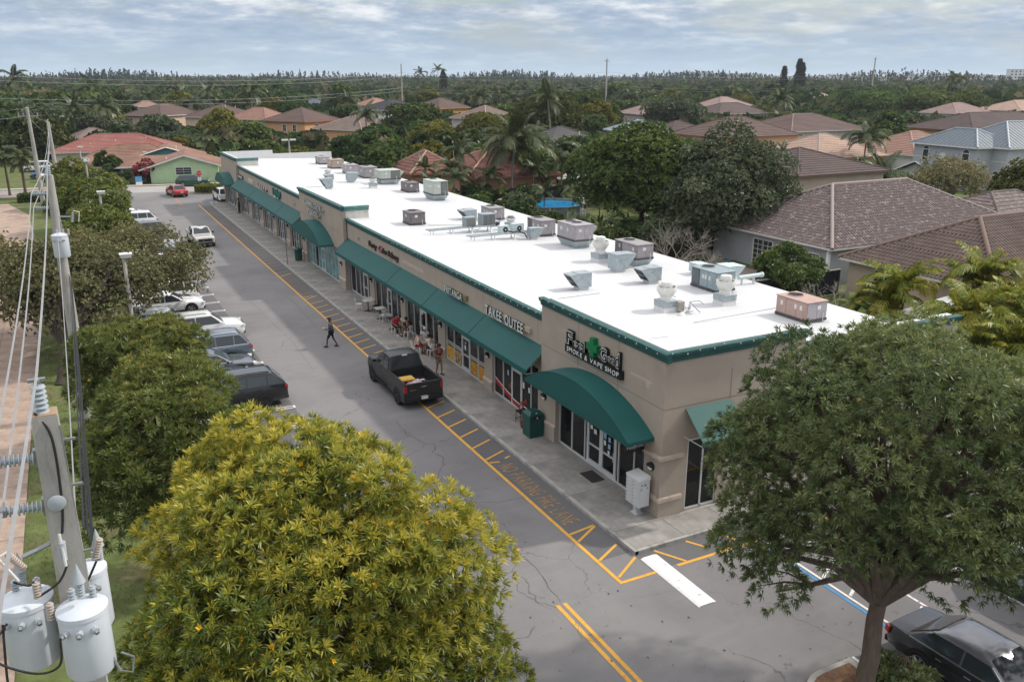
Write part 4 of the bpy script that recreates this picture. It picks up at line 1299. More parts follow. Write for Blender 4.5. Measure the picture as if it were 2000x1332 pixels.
def condenser(x, y, zb, w, d, h, label, face='coil', group='small condensers on the roof racks'):
 t = thing('condenser', label, 'air conditioner', (x, y, zb), 0, group)
 X, Y = w / 2, d / 2
 MB().box(-X, X, -Y, Y, 0, h).box(-X - .012, X + .012, -Y - .012, Y + .012, h, h + .025).build('cabinet', C_PALE if face == 'fan' else C_BLUE, t)
 if face == 'coil':
  lv = MB()
  for i in range(10):
   xx = -X + .05 + (w - .1) * i / 9
   lv.box(xx - .008, xx + .008, -Y - .012, -Y - .002, .05, h - .05)
  for i in range(8):
   q = -Y + .05 + (d - .1) * i / 7
   lv.box(-X - .012, -X - .002, q - .008, q + .008, .05, h - .05)
  lv.build('coil_guard', C_GREEN, t, kind='stuff')
  MB().box(-X + .03, X - .03, -Y - .002, -Y + .001, .04, h - .04).build('coil', m_coil, t)
 else:
  MB().lathe([(.17, -.001), (.17, -.02), (.03, -.022)], (X * .15, -Y, h * .5), 18, None, 'y').build('fan', m_fan, t)
  MB().lathe([(.05, -.021), (.045, -.035), (.003, -.036)], (X * .15, -Y, h * .5), 10, None, 'y').build('fan_hub', m_drum, t)
 return t
def rack(x0, x1, y, h, label):
 zr = rz_((x0 + x1) / 2)
 t = thing('pipe_rack', label, 'equipment rack', ((x0 + x1) / 2, y, zr), 0, 'white equipment racks on the roof')
 L_ = (x1 - x0) / 2
 MB().box(-L_, L_, -.28, -.20, h - .07, h).box(-L_, L_, .20, .28, h - .07, h).build('rail', m_galv, t)
 n = 4
 for i in range(n):
  xx = -L_ + .35 + (2 * L_ - .7) * i / (n - 1)
  for yy in (-.24, .24):
   MB().lathe([(.13, -.06), (.07, .06), (.035, .1), (.03, h - .07)], (xx, yy, 0), 10).build('leg', m_parw, t, smooth=True)
 return t
rack(20.4, 25.3, 51.9, .42, 'white equipment rack carrying two blue grey condensers')
rack(22.0, 27.0, 48.9, .42, 'white equipment rack nearer the front, carrying two small fan units')
condenser(23.5, 52.0, rz_(23.5) + .42, .75, .62, .62, 'smaller blue grey condenser on the rear rack')
condenser(24.9, 52.2, rz_(24.9) + .42, .95, .8, .78, 'larger blue grey condenser on the rear rack')
condenser(24.55, 48.95, rz_(24.5) + .42, .62, .42, .45, 'left pale fan unit on the front rack', 'fan')
condenser(25.55, 48.95, rz_(25.5) + .42, .8, .45, .55, 'wider pale fan unit on the front rack', 'fan')
hose = thing('hose', 'black pipe bundle between the two pale fan units', 'hose', (25, 48.5, rz_(25) + .4))
MB().tube([(-.3, .1, .2), (0, 0, .1), (.3, .05, .12), (.6, .0, .1)], 0.045, 6).tube([(.5, 0, .1), (.75, -.25, 0), (.85, -.45, -.3)], 0.04, 6).tube([(-1.3, 3.2, .15), (-1.6, 2.9, .0), (-1.2, 2.8, -.1), (-.9, 3.0, 0)], .02, 5).tube([(-.4, 3.3, .05), (0, 3.1, 0), (.5, 3.2, .05)], .02, 5).build('pipe', m_black, hose)
for x, y, w, d, h, lb in ((26.3, 54.2, .9, .7, .32, 'flat grey vent box behind the larger condenser'), (27.9, 50.7, .95, .5, .2, 'flat grey vent box between two grey units')):
 t = thing('vent_box', lb, 'roof vent', (x, y, rz_(x)), 0, 'flat vent boxes on the roof')
 MB().box(-w / 2, w / 2, -d / 2, d / 2, -.03, h).box(-w / 2 - .04, w / 2 + .04, -d / 2 - .04, d / 2 + .04, h, h + .05).build('vent_body', m_galv, t)
 MB().box(-w * .4, -w * .05, -d / 2 - .006, -d / 2 + .001, .05, h - .05).box(w * .05, w * .4, -d / 2 - .006, -d / 2 + .001, .05, h - .05).build('louvre', m_fan, t)
rf_c = thing('roof_pipe', 'thin conduit lying on the roof from the stained dark unit', 'pipe', (22.5, 55.3, rz_(22.5)))
MB().tube([(-.6, .2, .06), (1.2, -.6, .05), (2.2, -1.0, .03)], .018, 5).tube([(2.3, -1.0, -.03), (2.3, -1.0, .12)], .05, 6).build('pipe', m_galvd, rf_c)
# --- vehicles
m_tyre = M('tyre_rubber', (0.018, 0.018, 0.019), 0.85, var=0.2)
m_rim = M('alloy_rim', (0.50, 0.51, 0.52), 0.3, metal=0.8, var=0.1)
m_rimb = M('black_rim', (0.02, 0.02, 0.021), 0.4, var=0.1)
m_cglass = M('car_glass', (0.026, 0.033, 0.039), 0.05, spec=0.7, var=0.05)
m_cglassb = M('car_windscreen', (0.055, 0.075, 0.085), 0.04, spec=0.8, var=0.1)
m_trim = M('black_trim', (0.016, 0.016, 0.017), 0.6, var=0.1)
m_chrome = M('chrome_trim', (0.62, 0.63, 0.65), 0.22, metal=0.9, var=0.03)
m_red = M('tail_lamp', (0.33, 0.012, 0.014), 0.2, var=0.1, spec=0.6)
m_head = M('head_lamp', (0.58, 0.61, 0.62), 0.12, var=0.1, spec=0.7)
m_plate = M('number_plate', (0.60, 0.61, 0.60), 0.6)
m_bed = M('bed_liner', (0.012, 0.012, 0.013), 0.8, var=0.2)
def paint(name, c, metal=0.25, rough=0.2):
 return M('paint_' + name, c, rough, metal=metal, var=0.02, coat=0.7, spec=0.5)
WHEELS = {}
def wheel(parent, x, y, r, w, rim):
 k_ = (round(r, 3), round(w, 3), rim.name)
 if k_ not in WHEELS:
  ty = MB().lathe([(r * .66, -w * .46), (r * .93, -w * .5), (r, -w * .32), (r, w * .32), (r * .93, w * .5), (r * .66, w * .46)], (0, 0, 0), 24, None, 'y', cap=False).mesh('tyre', m_tyre, True)
  rm = MB()
  for sgn in (-1, 1):
   rm.lathe([(r * .67, sgn * w * .44), (r * .60, sgn * w * .40), (r * .56, sgn * w * .18), (r * .1, sgn * w * .14)], (0, 0, 0), 20, m_rimb, 'y', cap=False)
   for i in range(5):
    a = i * 2 * math.pi / 5
    for da in (-.16, .16):
     p = [(r * .14 * math.cos(a), sgn * w * .36, r * .14 * math.sin(a)), (r * .63 * math.cos(a + da), sgn * w * .42, r * .63 * math.sin(a + da))]
     rm.tube(p, [r * .055, r * .045], 5, rim)
   rm.lathe([(r * .17, sgn * w * .36), (r * .15, sgn * w * .42), (.004, sgn * w * .43)], (0, 0, 0), 12, rim, 'y', cap=False)
   rm.lathe([(r * .60, sgn * w * .41), (r * .67, sgn * w * .45), (r * .68, sgn * w * .44)], (0, 0, 0), 22, rim, 'y', cap=False)
  WHEELS[k_] = (ty, rm.mesh('rim'))
 o = bpy.data.objects.new('wheel', None)
 COL.objects.link(o)
 o.parent = parent
 o.location = (x, y, r)
 link('tyre', WHEELS[k_][0], o)
 link('rim', WHEELS[k_][1], o)
def loft(mb, secs, mat=None, close=True):
 n = len(secs[0])
 vs = [p for s_ in secs for p in s_]
 fs = []
 for i in range(len(secs) - 1):
  for j in range(n - 1):
   fs.append((i * n + j, i * n + j + 1, (i + 1) * n + j + 1, (i + 1) * n + j))
 if close:
  fs.append(tuple(range(n)))
  fs.append(tuple(range((len(secs) - 1) * n, len(secs) * n))[::-1])
 mb.add(vs, fs, mat)
def interp(tab, x):
 for a, b in zip(tab[:-1], tab[1:]):
  if a[0] >= x >= b[0]:
   t = 0 if a[0] == b[0] else (a[0] - x) / (a[0] - b[0])
   return [p + (q - p) * t for p, q in zip(a[1:], b[1:])]
 return list(tab[-1][1:]) if x < tab[-1][0] else list(tab[0][1:])
def car(label, loc, rz, body, kind='suv', L=4.7, W=1.86, H=1.70, belt=1.05, hood=0.98, wb=2.8, r=0.36, rim=None, rails=None, roofmat=None, clad=False, glass=None, frontglass=None, name=None, cat='car', group=None, trimline=None, lamps=True):
 glass = glass or m_cglass
 rim = rim or m_rim
 t = thing(name or {'suv': 'parked_car', 'sedan': 'parked_car', 'pickup': 'pickup_truck'}[kind], label, cat, loc, rz, group)
 hw, hl = W / 2, L / 2
 pk = kind == 'pickup'
 if kind == 'sedan':
  tab = [(hl, .60, .38, .62), (hl - .05, .74, .28, .70), (hl - .18, .88, .22, hood - .12), (hl - .5, .965, .2, hood - .05), (hl - 1.15, 1, .2, hood), (hl - 1.5, 1, .2, belt), (0, 1, .2, belt), (-hl + 1.05, 1, .21, belt + .03), (-hl + .5, .975, .24, belt + .03), (-hl + .12, .90, .30, belt), (-hl + .03, .80, .36, belt - .10), (-hl, .68, .42, belt - .25)]
  a, b, c, d = hl - 1.25, hl - 2.15, -hl + 1.45, -hl + .62
 elif kind == 'suv':
  tab = [(hl, .66, .42, .72), (hl - .04, .80, .30, hood - .20), (hl - .15, .91, .24, hood - .08), (hl - .45, .97, .22, hood - .02), (hl - 1.05, 1, .22, hood + .03), (hl - 1.35, 1, .22, belt), (0, 1, .22, belt), (-hl + .9, 1, .23, belt + .03), (-hl + .35, .985, .26, belt + .03), (-hl + .1, .94, .30, belt), (-hl + .02, .88, .36, belt - .12), (-hl, .80, .44, belt - .28)]
  a, b, c, d = hl - 1.15, hl - 1.98, -hl + .70, -hl + .10
 else:
  tab = [(hl, .72, .50, hood - .18), (hl - .04, .86, .40, hood - .08), (hl - .15, .95, .34, hood - .02), (hl - .4, .985, .32, hood), (hl - 1.2, 1, .32, hood + .03), (hl - 1.45, 1, .32, belt), (-.35, 1, .32, belt), (-.55, 1, .32, belt)]
  a, b, c, d = hl - 1.35, hl - 2.15, -.30, -.52
 secs = []
 prof = [(0, 0), (.80, 0), (.935, .07), (1.0, .30), (1.0, .58), (.985, .80), (.94, .95), (.82, 1.0), (.4, 1.015), (0, 1.02)]
 xs = sorted({q[0] for q in tab} | {hl - .3, hl - .8, 0.6, -0.0}, reverse=True)
 xs = [x for x in xs if tab[-1][0] <= x <= hl]
 for x in xs:
  w_, zb, zt = interp(tab, x)
  h = [(x, hw * w_ * p, zb + (zt - zb) * q) for p, q in prof]
  secs.append(h + [(x, -y, z) for x, y, z in h[-2::-1]])
 bm = MB()
 loft(bm, secs)
 if pk:
  xb0, xb1 = -.55, -hl + .04
  zf = .78
  bm.box(xb1, xb0, -hw * .98, hw * .98, .36, zf)
  for e in (-1, 1):
   prw = [(e * hw, .36), (e * hw, belt - .06), (e * hw * .97, belt + .02), (e * (hw - .12), belt + .02), (e * (hw - .12), zf)]
   prw = prw if e > 0 else prw
   bm.extrude([(xb1, y_, z_) for y_, z_ in prw], (xb0 - xb1, 0, 0))
  bm.box(-hl + .02, -hl + .10, -hw * .96, hw * .96, .56, belt + .015)
  bm.box(xb0 - .03, xb0, -hw * .98, hw * .98, zf, belt + .02)
 body_o = bm.build('body', body, t, smooth=True)
 wl, wr = hw * .93, hw * (.72 if kind != 'pickup' else .76)
 zl = belt - .02
 zr = H
 cs = []
 for x, f in ((a, 0.0), (a + (b - a) * .5, .52), (b + .05, .96), (b - .25, 1.0), ((b + c) / 2, 1.02), (c + .2, 1.0), (c, .965), (c + (d - c) * .5, .5), (d, 0.0)):
  zh = zl + (zr - zl) * max(f, .012)
  wh = wl + (wr - wl) * min(f, 1)
  h = [(x, wl, zl), (x, wh, zh - .05 * min(1, f + .05)), (x, wh - .09 * min(1, f + .1), zh), (x, wh * .5, zh + .018 * f), (x, 0, zh + .025 * f)]
  cs.append(h + [(q[0], -q[1], q[2]) for q in h[-2::-1]])
 cm = MB()
 loft(cm, cs)
 cm.build('cabin', roofmat or body, t, smooth=True)
 def sidey(z):
  return wl + (wr - wl) * (z - zl) / (zr - zl)
 zb_, zt_ = zl + .05, zr - .115
 fx_ = lambda z: a + (b - a) * (z - zl) / (zr - zl)
 rx_ = lambda z: d + (c - d) * (z - zl) / (zr - zl)
 p1 = (b + c) / 2 + .12
 p2 = c + (.28 if kind == 'suv' else .0)
 panes = [(None, p1 + .03), (p1 - .03, p2 + .03 if kind == 'suv' else None)]
 if kind == 'suv':
  panes.append((p2 - .04, None))
 for e in (-1, 1):
  for f0, f1 in panes:
   xt0 = (fx_(zt_) - .06) if f0 is None else f0
   xb0_ = (fx_(zb_) - .16) if f0 is None else f0
   xt1 = (rx_(zt_) + .07) if f1 is None else f1
   xb1_ = (rx_(zb_) + .13) if f1 is None else f1
   if xt0 - xt1 < .05:
    xt1 = xt0 - .05
   q = [(xb0_, e * (sidey(zb_) + .002), zb_), (xt0, e * (sidey(zt_) + .002), zt_), (xt1, e * (sidey(zt_) + .002), zt_), (xb1_, e * (sidey(zb_) + .002), zb_)]
   MB().extrude(q, (0, e * .012, 0)).build('window', glass, t)
  if trimline:
   MB().tube([(fx_(zb_) - .02, e * (sidey(zb_) + .014), zb_ - .03), (rx_(zb_) + .05, e * (sidey(zb_) + .014), zb_ - .03)], .012, 4).tube([(fx_(zb_) - .02, e * (sidey(zb_) + .014), zb_ - .02), (fx_(zt_), e * (sidey(zt_) + .016), zt_ + .02), ((b + c) / 2, e * (sidey(zt_) + .016), zt_ + .04), (rx_(zt_), e * (sidey(zt_) + .016), zt_ + .02), (rx_(zb_) + .05, e * (sidey(zb_) + .014), zb_ - .02)], .014, 4).build('chrome_strip', trimline, t)
 for (xa, xb, nm, mg, fl) in ((a, b, 'windscreen', frontglass or glass, 1), (d, c, 'rear_window', glass, -1)):
  n = Vector((zr - zl, 0, abs(xb - xa))).normalized()
  n = Vector((n.x * fl, 0, n.z))
  pts = []
  for tt, yy in ((.10, .86), (.10, -.86), (.93, -.86), (.93, .86)):
   w_ = wl + (wr - wl) * tt
   pts.append(Vector((xa + (xb - xa) * tt, w_ * yy, zl + (zr - zl) * tt)) + n * .012)
  MB().extrude(pts, n * .012).build(nm, mg, t)
 if rails:
  for e in (-1, 1):
   MB().tube([(b - .15, e * (wr - .12), zr - .005), (b - .3, e * (wr - .1), zr + .055), (c + .3, e * (wr - .1), zr + .055), (c + .1, e * (wr - .12), zr)], .02, 5).build('roof_rail', rails, t)
 xw = (hl - (.92 if not pk else .95), hl - (.92 if not pk else .95) - wb)
 for x in xw:
  for e in (-1, 1):
   wheel(t, x, e * (hw - .088), r, .24, rim)
   ar = r * 1.17
   pts = [(x + ar * math.cos(q), 0, r + ar * math.sin(q)) for q in [math.pi * i / 12 for i in range(13)]]
   pts = [(x + ar, 0, .26)] + pts + [(x - ar, 0, .26)]
   MB().extrude([(p[0], e * (hw - .02), p[2]) for p in pts], (0, e * .024, 0)).build('wheel_arch', m_trim, t)
 lo = MB()
 zlo = .22 if not pk else .34
 for e in (-1, 1):
  lo.box(xw[1] + r * 1.1, xw[0] - r * 1.1, e * hw - .012, e * hw + .012, zlo, zlo + (.12 if not clad else .2))
 lo.box(hl - .28, hl + .01, -hw * .78, hw * .78, zlo + .05, zlo + .19)
 lo.box(-hl - .015, -hl + .2, -hw * .80, hw * .80, zlo + .08, zlo + .24)
 lo.build('lower_trim', m_trim, t)
 gz = hood - .30
 MB().box(hl - .06, hl + .012, -hw * .52, hw * .52, gz - .10, gz + .12).build('grille', m_trim, t)
 for e in (-1, 1):
  hx = hl - .14
  MB().obox((hx, e * hw * .74, gz + .10), (.22, .34, .13), e * -R(24), m_head).build('headlight', m_head, t)
  if pk:
   MB().box(-hl + .01, -hl + .12, (hw - .14) * e if e > 0 else -hw - .003, hw + .003 if e > 0 else -hw + .14, .90, belt - .08).build('tail_light', m_red, t)
  else:
   MB().obox((-hl + .115, e * hw * .815, belt - .19), (.17, .20, .20), e * R(24), m_red).build('tail_light', m_red, t)
  mi = MB().obox((a - .28, e * (hw + .07), belt + .07), (.12, .18, .14), 0).build('mirror', body if not pk else m_trim, t, smooth=False)
  for hx_ in ((p1 + .28), (p2 + .38 if kind == 'suv' else c + .25)):
   MB().box(hx_ - .09, hx_ + .09, e * hw * .985, e * hw * .985 + e * .03, belt - .14, belt - .11).build('handle', m_chrome if trimline else body, t) if e > 0 else MB().box(hx_ - .09, hx_ + .09, e * hw * .985 + e * .03, e * hw * .985, belt - .14, belt - .11).build('handle', m_chrome if trimline else body, t)
 gp = MB()
 for e in (-1, 1):
  for gx in (a - .12, p1, p2 - .06 if kind == 'suv' else c - .02):
   y0_, y1_ = sorted((e * (hw - .012), e * (hw + .0015)))
   gp.box(gx - .006, gx + .006, y0_, y1_, zlo + .2, belt - .2)
 gp.box(a + .04, a + .05, -hw * .8, hw * .8, hood + .0, hood + .03)
 gp.build('panel_gap', m_trim, t, kind='stuff')
 MB().box(-hl - .018, -hl + .03, -.16, .16, .62 if not pk else .50, .74 if not pk else .63).build('number_plate', m_plate, t)
 return t
P_BLK = paint('black', (0.010, 0.0105, 0.012), 0.1)
P_MATBLK = M('paint_satin_black', (0.016, 0.0165, 0.018), 0.42, var=0.08, coat=0.15, spec=0.5)
P_WHITE = paint('white', (0.74, 0.745, 0.745), 0.0)
P_DGREY = paint('dark_grey', (0.045, 0.05, 0.056), 0.4)
P_GREY = paint('grey', (0.115, 0.125, 0.14), 0.5)
P_BLUEG = paint('blue_grey', (0.15, 0.185, 0.22), 0.5)
P_SILV = paint('pale_silver', (0.47, 0.455, 0.43), 0.25)
P_RED = paint('red', (0.42, 0.014, 0.02), 0.15)
P_GREEN = paint('green', (0.008, 0.075, 0.05), 0.35)
P_BLUE = paint('blue', (0.015, 0.07, 0.20), 0.3)
XF = 7.9
GP = 'cars parked nose in along the left row'
def parked(label, y, L, nose_out, body, back=0.0, **k):
 return car(label, (XF - back - L / 2, y, 0.005), 0 if nose_out else math.pi, body, L=L, group=GP, **k)
parked('black sport utility car parked nearest of the row, red tail lamp to the lane', 40.35, 4.9, False, P_BLK, -.15, W=1.95, H=1.70, belt=1.12, hood=1.05, rim=m_rimb, rails=m_trim)
parked('dark grey sport utility car with silver roof rails beside the black one', 42.85, 4.7, True, P_DGREY, 1.0, W=1.9, H=1.68, rails=m_chrome, trimline=m_chrome, frontglass=m_cglassb)
parked('shiny grey sedan parked nose out beside the blue grey sport utility car', 45.3, 4.75, True, P_GREY, .35, kind='sedan', H=1.46, belt=.93, hood=.88, trimline=m_chrome, frontglass=m_cglassb)
parked('blue grey sport utility car with chrome window line, tail to the lane', 47.75, 4.95, False, P_BLUEG, .1, W=1.95, H=1.74, belt=1.1, hood=1.04, trimline=m_chrome, rails=m_chrome)
parked('black car parked deep in its bay next to the white sport utility car', 50.2, 4.5, True, P_BLK, .95, W=1.86, H=1.66, rails=m_trim, rim=m_rimb, frontglass=m_cglassb)
parked('white sport utility car with black wheel arches parked nose out', 52.75, 4.6, True, P_WHITE, -.4, W=1.88, H=1.66, clad=True, frontglass=m_cglassb, rails=m_trim)
parked('white hatchback behind the leaves, next to the white sport utility car', 55.3, 4.2, True, P_WHITE, 1.7, W=1.76, H=1.52, belt=.98, hood=.9, wb=2.6, r=.32)
parked('white sedan glimpsed through the brown tree, third from the nearest white one', 60.0, 4.6, True, P_WHITE, .9, kind='sedan', H=1.45, belt=.92, hood=.87)
parked('white sport utility car glimpsed through the brown tree', 62.5, 4.6, False, P_WHITE, .9, W=1.85, H=1.68)
parked('white compact car glimpsed at the far edge of the brown tree', 65.0, 4.2, True, P_WHITE, 1.3, kind='sedan', H=1.45, belt=.93, hood=.87, wb=2.55)
parked('pale car with blue reflecting windscreen parked nose out before the grey one', 75.0, 4.5, True, paint('pale', (0.62, 0.64, 0.65), 0.1), .7, kind='sedan', H=1.45, belt=.92, hood=.87, frontglass=M('sky_windscreen', (0.12, 0.19, 0.25), 0.05, spec=0.8))
parked('white compact car parked nose out just before the grey one', 77.6, 4.3, True, P_WHITE, .9, kind='sedan', H=1.47, belt=.94, hood=.88, wb=2.6)
parked('grey car parked nose out right before the white pickup truck', 80.4, 4.6, True, P_GREY, .05, W=1.82, H=1.6, frontglass=m_cglassb)
parked('white pickup truck with black bed cover, tail to the lane', 83.0, 5.4, False, P_WHITE, -.3, kind='pickup', W=1.92, H=1.82, belt=1.2, hood=1.14, wb=3.3, r=.38)
tw = bpy.data.objects[[o.name for o in bpy.data.objects if o.name.startswith('pickup_truck')][-1]]
MB().box(-2.62, -.6, -.9, .9, 1.205, 1.245).build('bed_cover', M('bed_cover', (0.035, 0.036, 0.038), 0.7), tw)
parked('dark sport utility car with a red tail lamp beyond the white pickup truck', 90.3, 4.7, False, P_BLK, -.0, W=1.88, H=1.70)
parked('white sport utility car with dark side window, far along the row', 97.7, 4.8, False, P_WHITE, .3, W=1.92, H=1.75, belt=1.1)
parked('white car with a dark windscreen beyond the far white sport utility car', 101.6, 4.6, True, P_WHITE, .3, W=1.82, H=1.55, belt=.98, hood=.92)
parked('white car farthest along the left row beside the flowering trees', 104.4, 4.6, True, P_WHITE, .9, W=1.82, H=1.55, belt=.98, hood=.92)
bp_ = car('black pickup truck with oversized black wheels standing by the kerb', (13.72, 38.85, 0.005), R(90.5), P_MATBLK, 'pickup', L=5.75, W=2.0, H=1.98, belt=1.30, hood=1.24, wb=3.75, r=.43, rim=m_rimb, name='pickup_truck', cat='pickup truck')
MB().box(-2.75, -.62, -.86, .86, .785, .80).build('bed_floor', m_bed, bp_)
for e in (-1, 1):
 MB().box(-.2, 1.25, e * 1.02 - .05, e * 1.02 + .05, .40, .46).build('side_step', m_trim, bp_)
 MB().box(-2.78, -.6, e * .94 - .06, e * .94 + .06, 1.325, 1.345).build('bed_rail', m_trim, bp_)
MB().box(-2.96, -2.84, -.9, .9, .45, .62).build('rear_bumper', m_trim, bp_)
MB().box(-2.985, -2.96, -.17, .17, .5, .63).build('number_plate', m_plate, bp_)
MB().box(-2.885, -2.87, -.12, .12, 1.08, 1.13).box(-2.883, -2.87, .42, .7, .98, 1.0).build('tailgate_badge', m_chrome, bp_)
MB().box(-.40, -.34, -.13, .13, 1.93, 1.985).build('brake_lamp', m_head, bp_)
lidy = thing('storage_bin', 'yellow lidded bin lying in the bed of the black truck', 'bin', (13.35, 37.3, .80))
MB().hexa([(-.3, -.24, 0), (.3, -.24, 0), (.3, .24, 0), (-.3, .24, 0), (-.34, -.28, .32), (.34, -.28, .32), (.34, .28, .32), (-.34, .28, .32)]).build('bin_body', m_dark, lidy)
MB().box(-.37, .37, -.31, .31, .32, .36).box(-.33, .33, -.27, .27, .36, .385).build('bin_lid', M('yellow_lid', (0.56, 0.34, 0.055), 0.5), lidy)
bagm = MB()
ra = random.Random(5)
for i in range(14):
 x_, y_ = ra.uniform(-.42, .42), ra.uniform(-.3, .3)
 bagm.lathe([(.02, 0), (.15, .03), (.17, .12), (.1, .2), (.01, .22)], (x_, y_, ra.uniform(0, .12)), 8)
cl = thing('clothes_pile', 'pile of pink, white and black clothes in the truck bed', 'clothes', (13.75, 36.75, .80))
for i, (nm, c_) in enumerate((('pink_cloth', (0.55, 0.22, 0.32)), ('white_cloth', (0.62, 0.62, 0.63)), ('black_cloth', (0.02, 0.02, 0.022)), ('pale_cloth', (0.5, 0.42, 0.44)))):
 mb = MB()
 for j in range(5):
  px_, py_ = ra.uniform(-.42, .42), ra.uniform(-.28, .28)
  prf = [(.02, 0), (ra.uniform(.1, .19), .03), (ra.uniform(.1, .18), .12), (ra.uniform(.05, .1), .2), (.01, .23)]
  mb.lathe(prf, (px_, py_, ra.uniform(.0, .14)), 9)
 for v in range(len(mb.v)):
  q = mb.v[v]
  mb.v[v] = (q[0] + ra.uniform(-.04, .04), q[1] + ra.uniform(-.04, .04), q[2] + ra.uniform(0, .04))
 mb.build(nm, M(nm, c_, 0.9, var=0.3, scale=8), cl)
kia = car('pale silver sport truck with black grille driving down the lane', (10.3, 85.2, 0.005), R(-88), P_SILV, 'pickup', L=4.95, W=1.9, H=1.66, belt=1.12, hood=1.05, wb=3.0, r=.38, name='pickup_truck', cat='pickup truck', clad=True, roofmat=P_SILV, rim=m_rimb)
MB().box(2.42, 2.50, -.62, .62, .60, .86).build('front_grille', m_trim, kia)
MB().tube([(-.6, -.72, 1.13), (-.7, -.7, 1.55), (-.7, .7, 1.55), (-.6, .72, 1.13)], .035, 6).tube([(-1.0, -.74, 1.13), (-.72, -.7, 1.5)], .03, 6).tube([(-1.0, .74, 1.13), (-.72, .7, 1.5)], .03, 6).build('roll_bar', P_WHITE, kia)
kload = thing('cargo', 'white and black load in the bed of the pale silver truck', 'cargo', (10.25, 87.0, .8))
MB().box(-.5, .1, -.4, .3, 0, .62).box(.15, .6, -.3, .5, 0, .5).build('white_load', P_WHITE, kload)
MB().box(-.6, .5, .35, .8, 0, .55).build('black_load', m_trim, kload)
car('red sedan leaving the lot towards the cross street', (12.45, 122.9, 0.005), R(100), P_RED, 'sedan', L=4.7, W=1.82, H=1.46, belt=.95, hood=.88, name='moving_car')
car('white sport utility car parked behind the far end of the shops', (17.2, 115.2, 0.005), R(92), P_WHITE, 'suv', L=4.7, W=1.88, H=1.7, name='parked_car')
car('dark green sport utility car parked on the cross street', (15.9, 133.4, 0.005), R(-11), P_GREEN, 'suv', L=4.75, W=1.88, H=1.66, name='parked_car')
car('dark grey sedan parked under the big tree at the front right', (19.35, 10.75, 0.005), R(-88), paint('charcoal', (0.035, 0.036, 0.042), 0.5), 'sedan', L=4.9, W=1.86, H=1.46, belt=.95, hood=.88, trimline=m_chrome, name='parked_car', roofmat=paint('charcoal_roof', (0.20, 0.20, 0.22), 0.5), rim=m_rim)
car('white sport utility car beside the dark hedge at the right', (34.35, 24.0, 0.005), R(90), P_WHITE, 'suv', L=4.8, W=1.9, H=1.72, belt=1.08, name='parked_car')
car('pale blue car half hidden under the right side of the big tree', (24.9, 12.0, 0.005), R(-90), paint('ice_blue', (0.38, 0.46, 0.55), 0.2), 'suv', L=4.5, W=1.82, H=1.62, name='parked_car')
wt = car('white utility truck with tool lockers on the far driveway', (-1.4, 149.0, 0.005), R(186), P_WHITE, 'pickup', L=6.0, W=2.0, H=1.95, belt=1.3, hood=1.2, wb=3.7, r=.4, name='utility_truck', cat='truck')
for e in (-1, 1):
 for i in range(3):
  MB().box(-2.85 + i * .74, -2.15 + i * .74, e * 1.0 - .02, e * 1.0 + .02, .95, 1.28).build('locker_door', P_WHITE, wt)
car('blue sport utility car behind the white utility truck', (-3.2, 153.6, 0.005), R(184), P_BLUE, 'suv', L=4.9, W=1.9, H=1.75, name='parked_car')
car('blue sedan half hidden behind the white flowering bush', (2.2, 154.5, 0.005), R(184), P_BLUE, 'sedan', L=4.7, W=1.82, H=1.46, belt=.93, hood=.87, name='parked_car')
car('white car on the driveway left of the red roofed house', (-4.8, 166, 0.005), R(180), P_WHITE, 'suv', L=4.9, W=1.9, H=1.75, name='parked_car')
car('pale car standing behind the hedge before the grey house', (100, 66.5, 0.005), R(-20), P_SILV, 'sedan', L=4.7, W=1.82, H=1.46, belt=.93, hood=.87, name='parked_car')
# --- people
def skinmat(n, c):
 return M('skin_' + n, c, 0.55, var=0.06)
def cloth(n, c):
 return M('cloth_' + n, c, 0.9, var=0.12, scale=9)
def skinned(name, verts, edges, radii, mat, parent=None, root=0, sub=1):
 me = bpy.data.meshes.new(name)
 me.from_pydata(verts, edges, [])
 me.materials.append(mat)
 o = bpy.data.objects.new(name, me)
 COL.objects.link(o)
 if parent is not None:
  o.parent = parent
 sk = o.modifiers.new('skin', 'SKIN')
 sk.use_smooth_shade = True
 layer = me.skin_vertices[0].data if len(me.skin_vertices) else None
 if layer is None:
  bpy.context.view_layer.objects.active = o
  me.skin_vertices.data if False else None
 for i, r_ in enumerate(radii):
  rr_ = r_ if isinstance(r_, tuple) else (r_, r_)
  me.skin_vertices[0].data[i].radius = rr_
  me.skin_vertices[0].data[i].use_root = (i == root)
 sb = o.modifiers.new('smooth', 'SUBSURF')
 sb.levels = sb.render_levels = sub
 return o
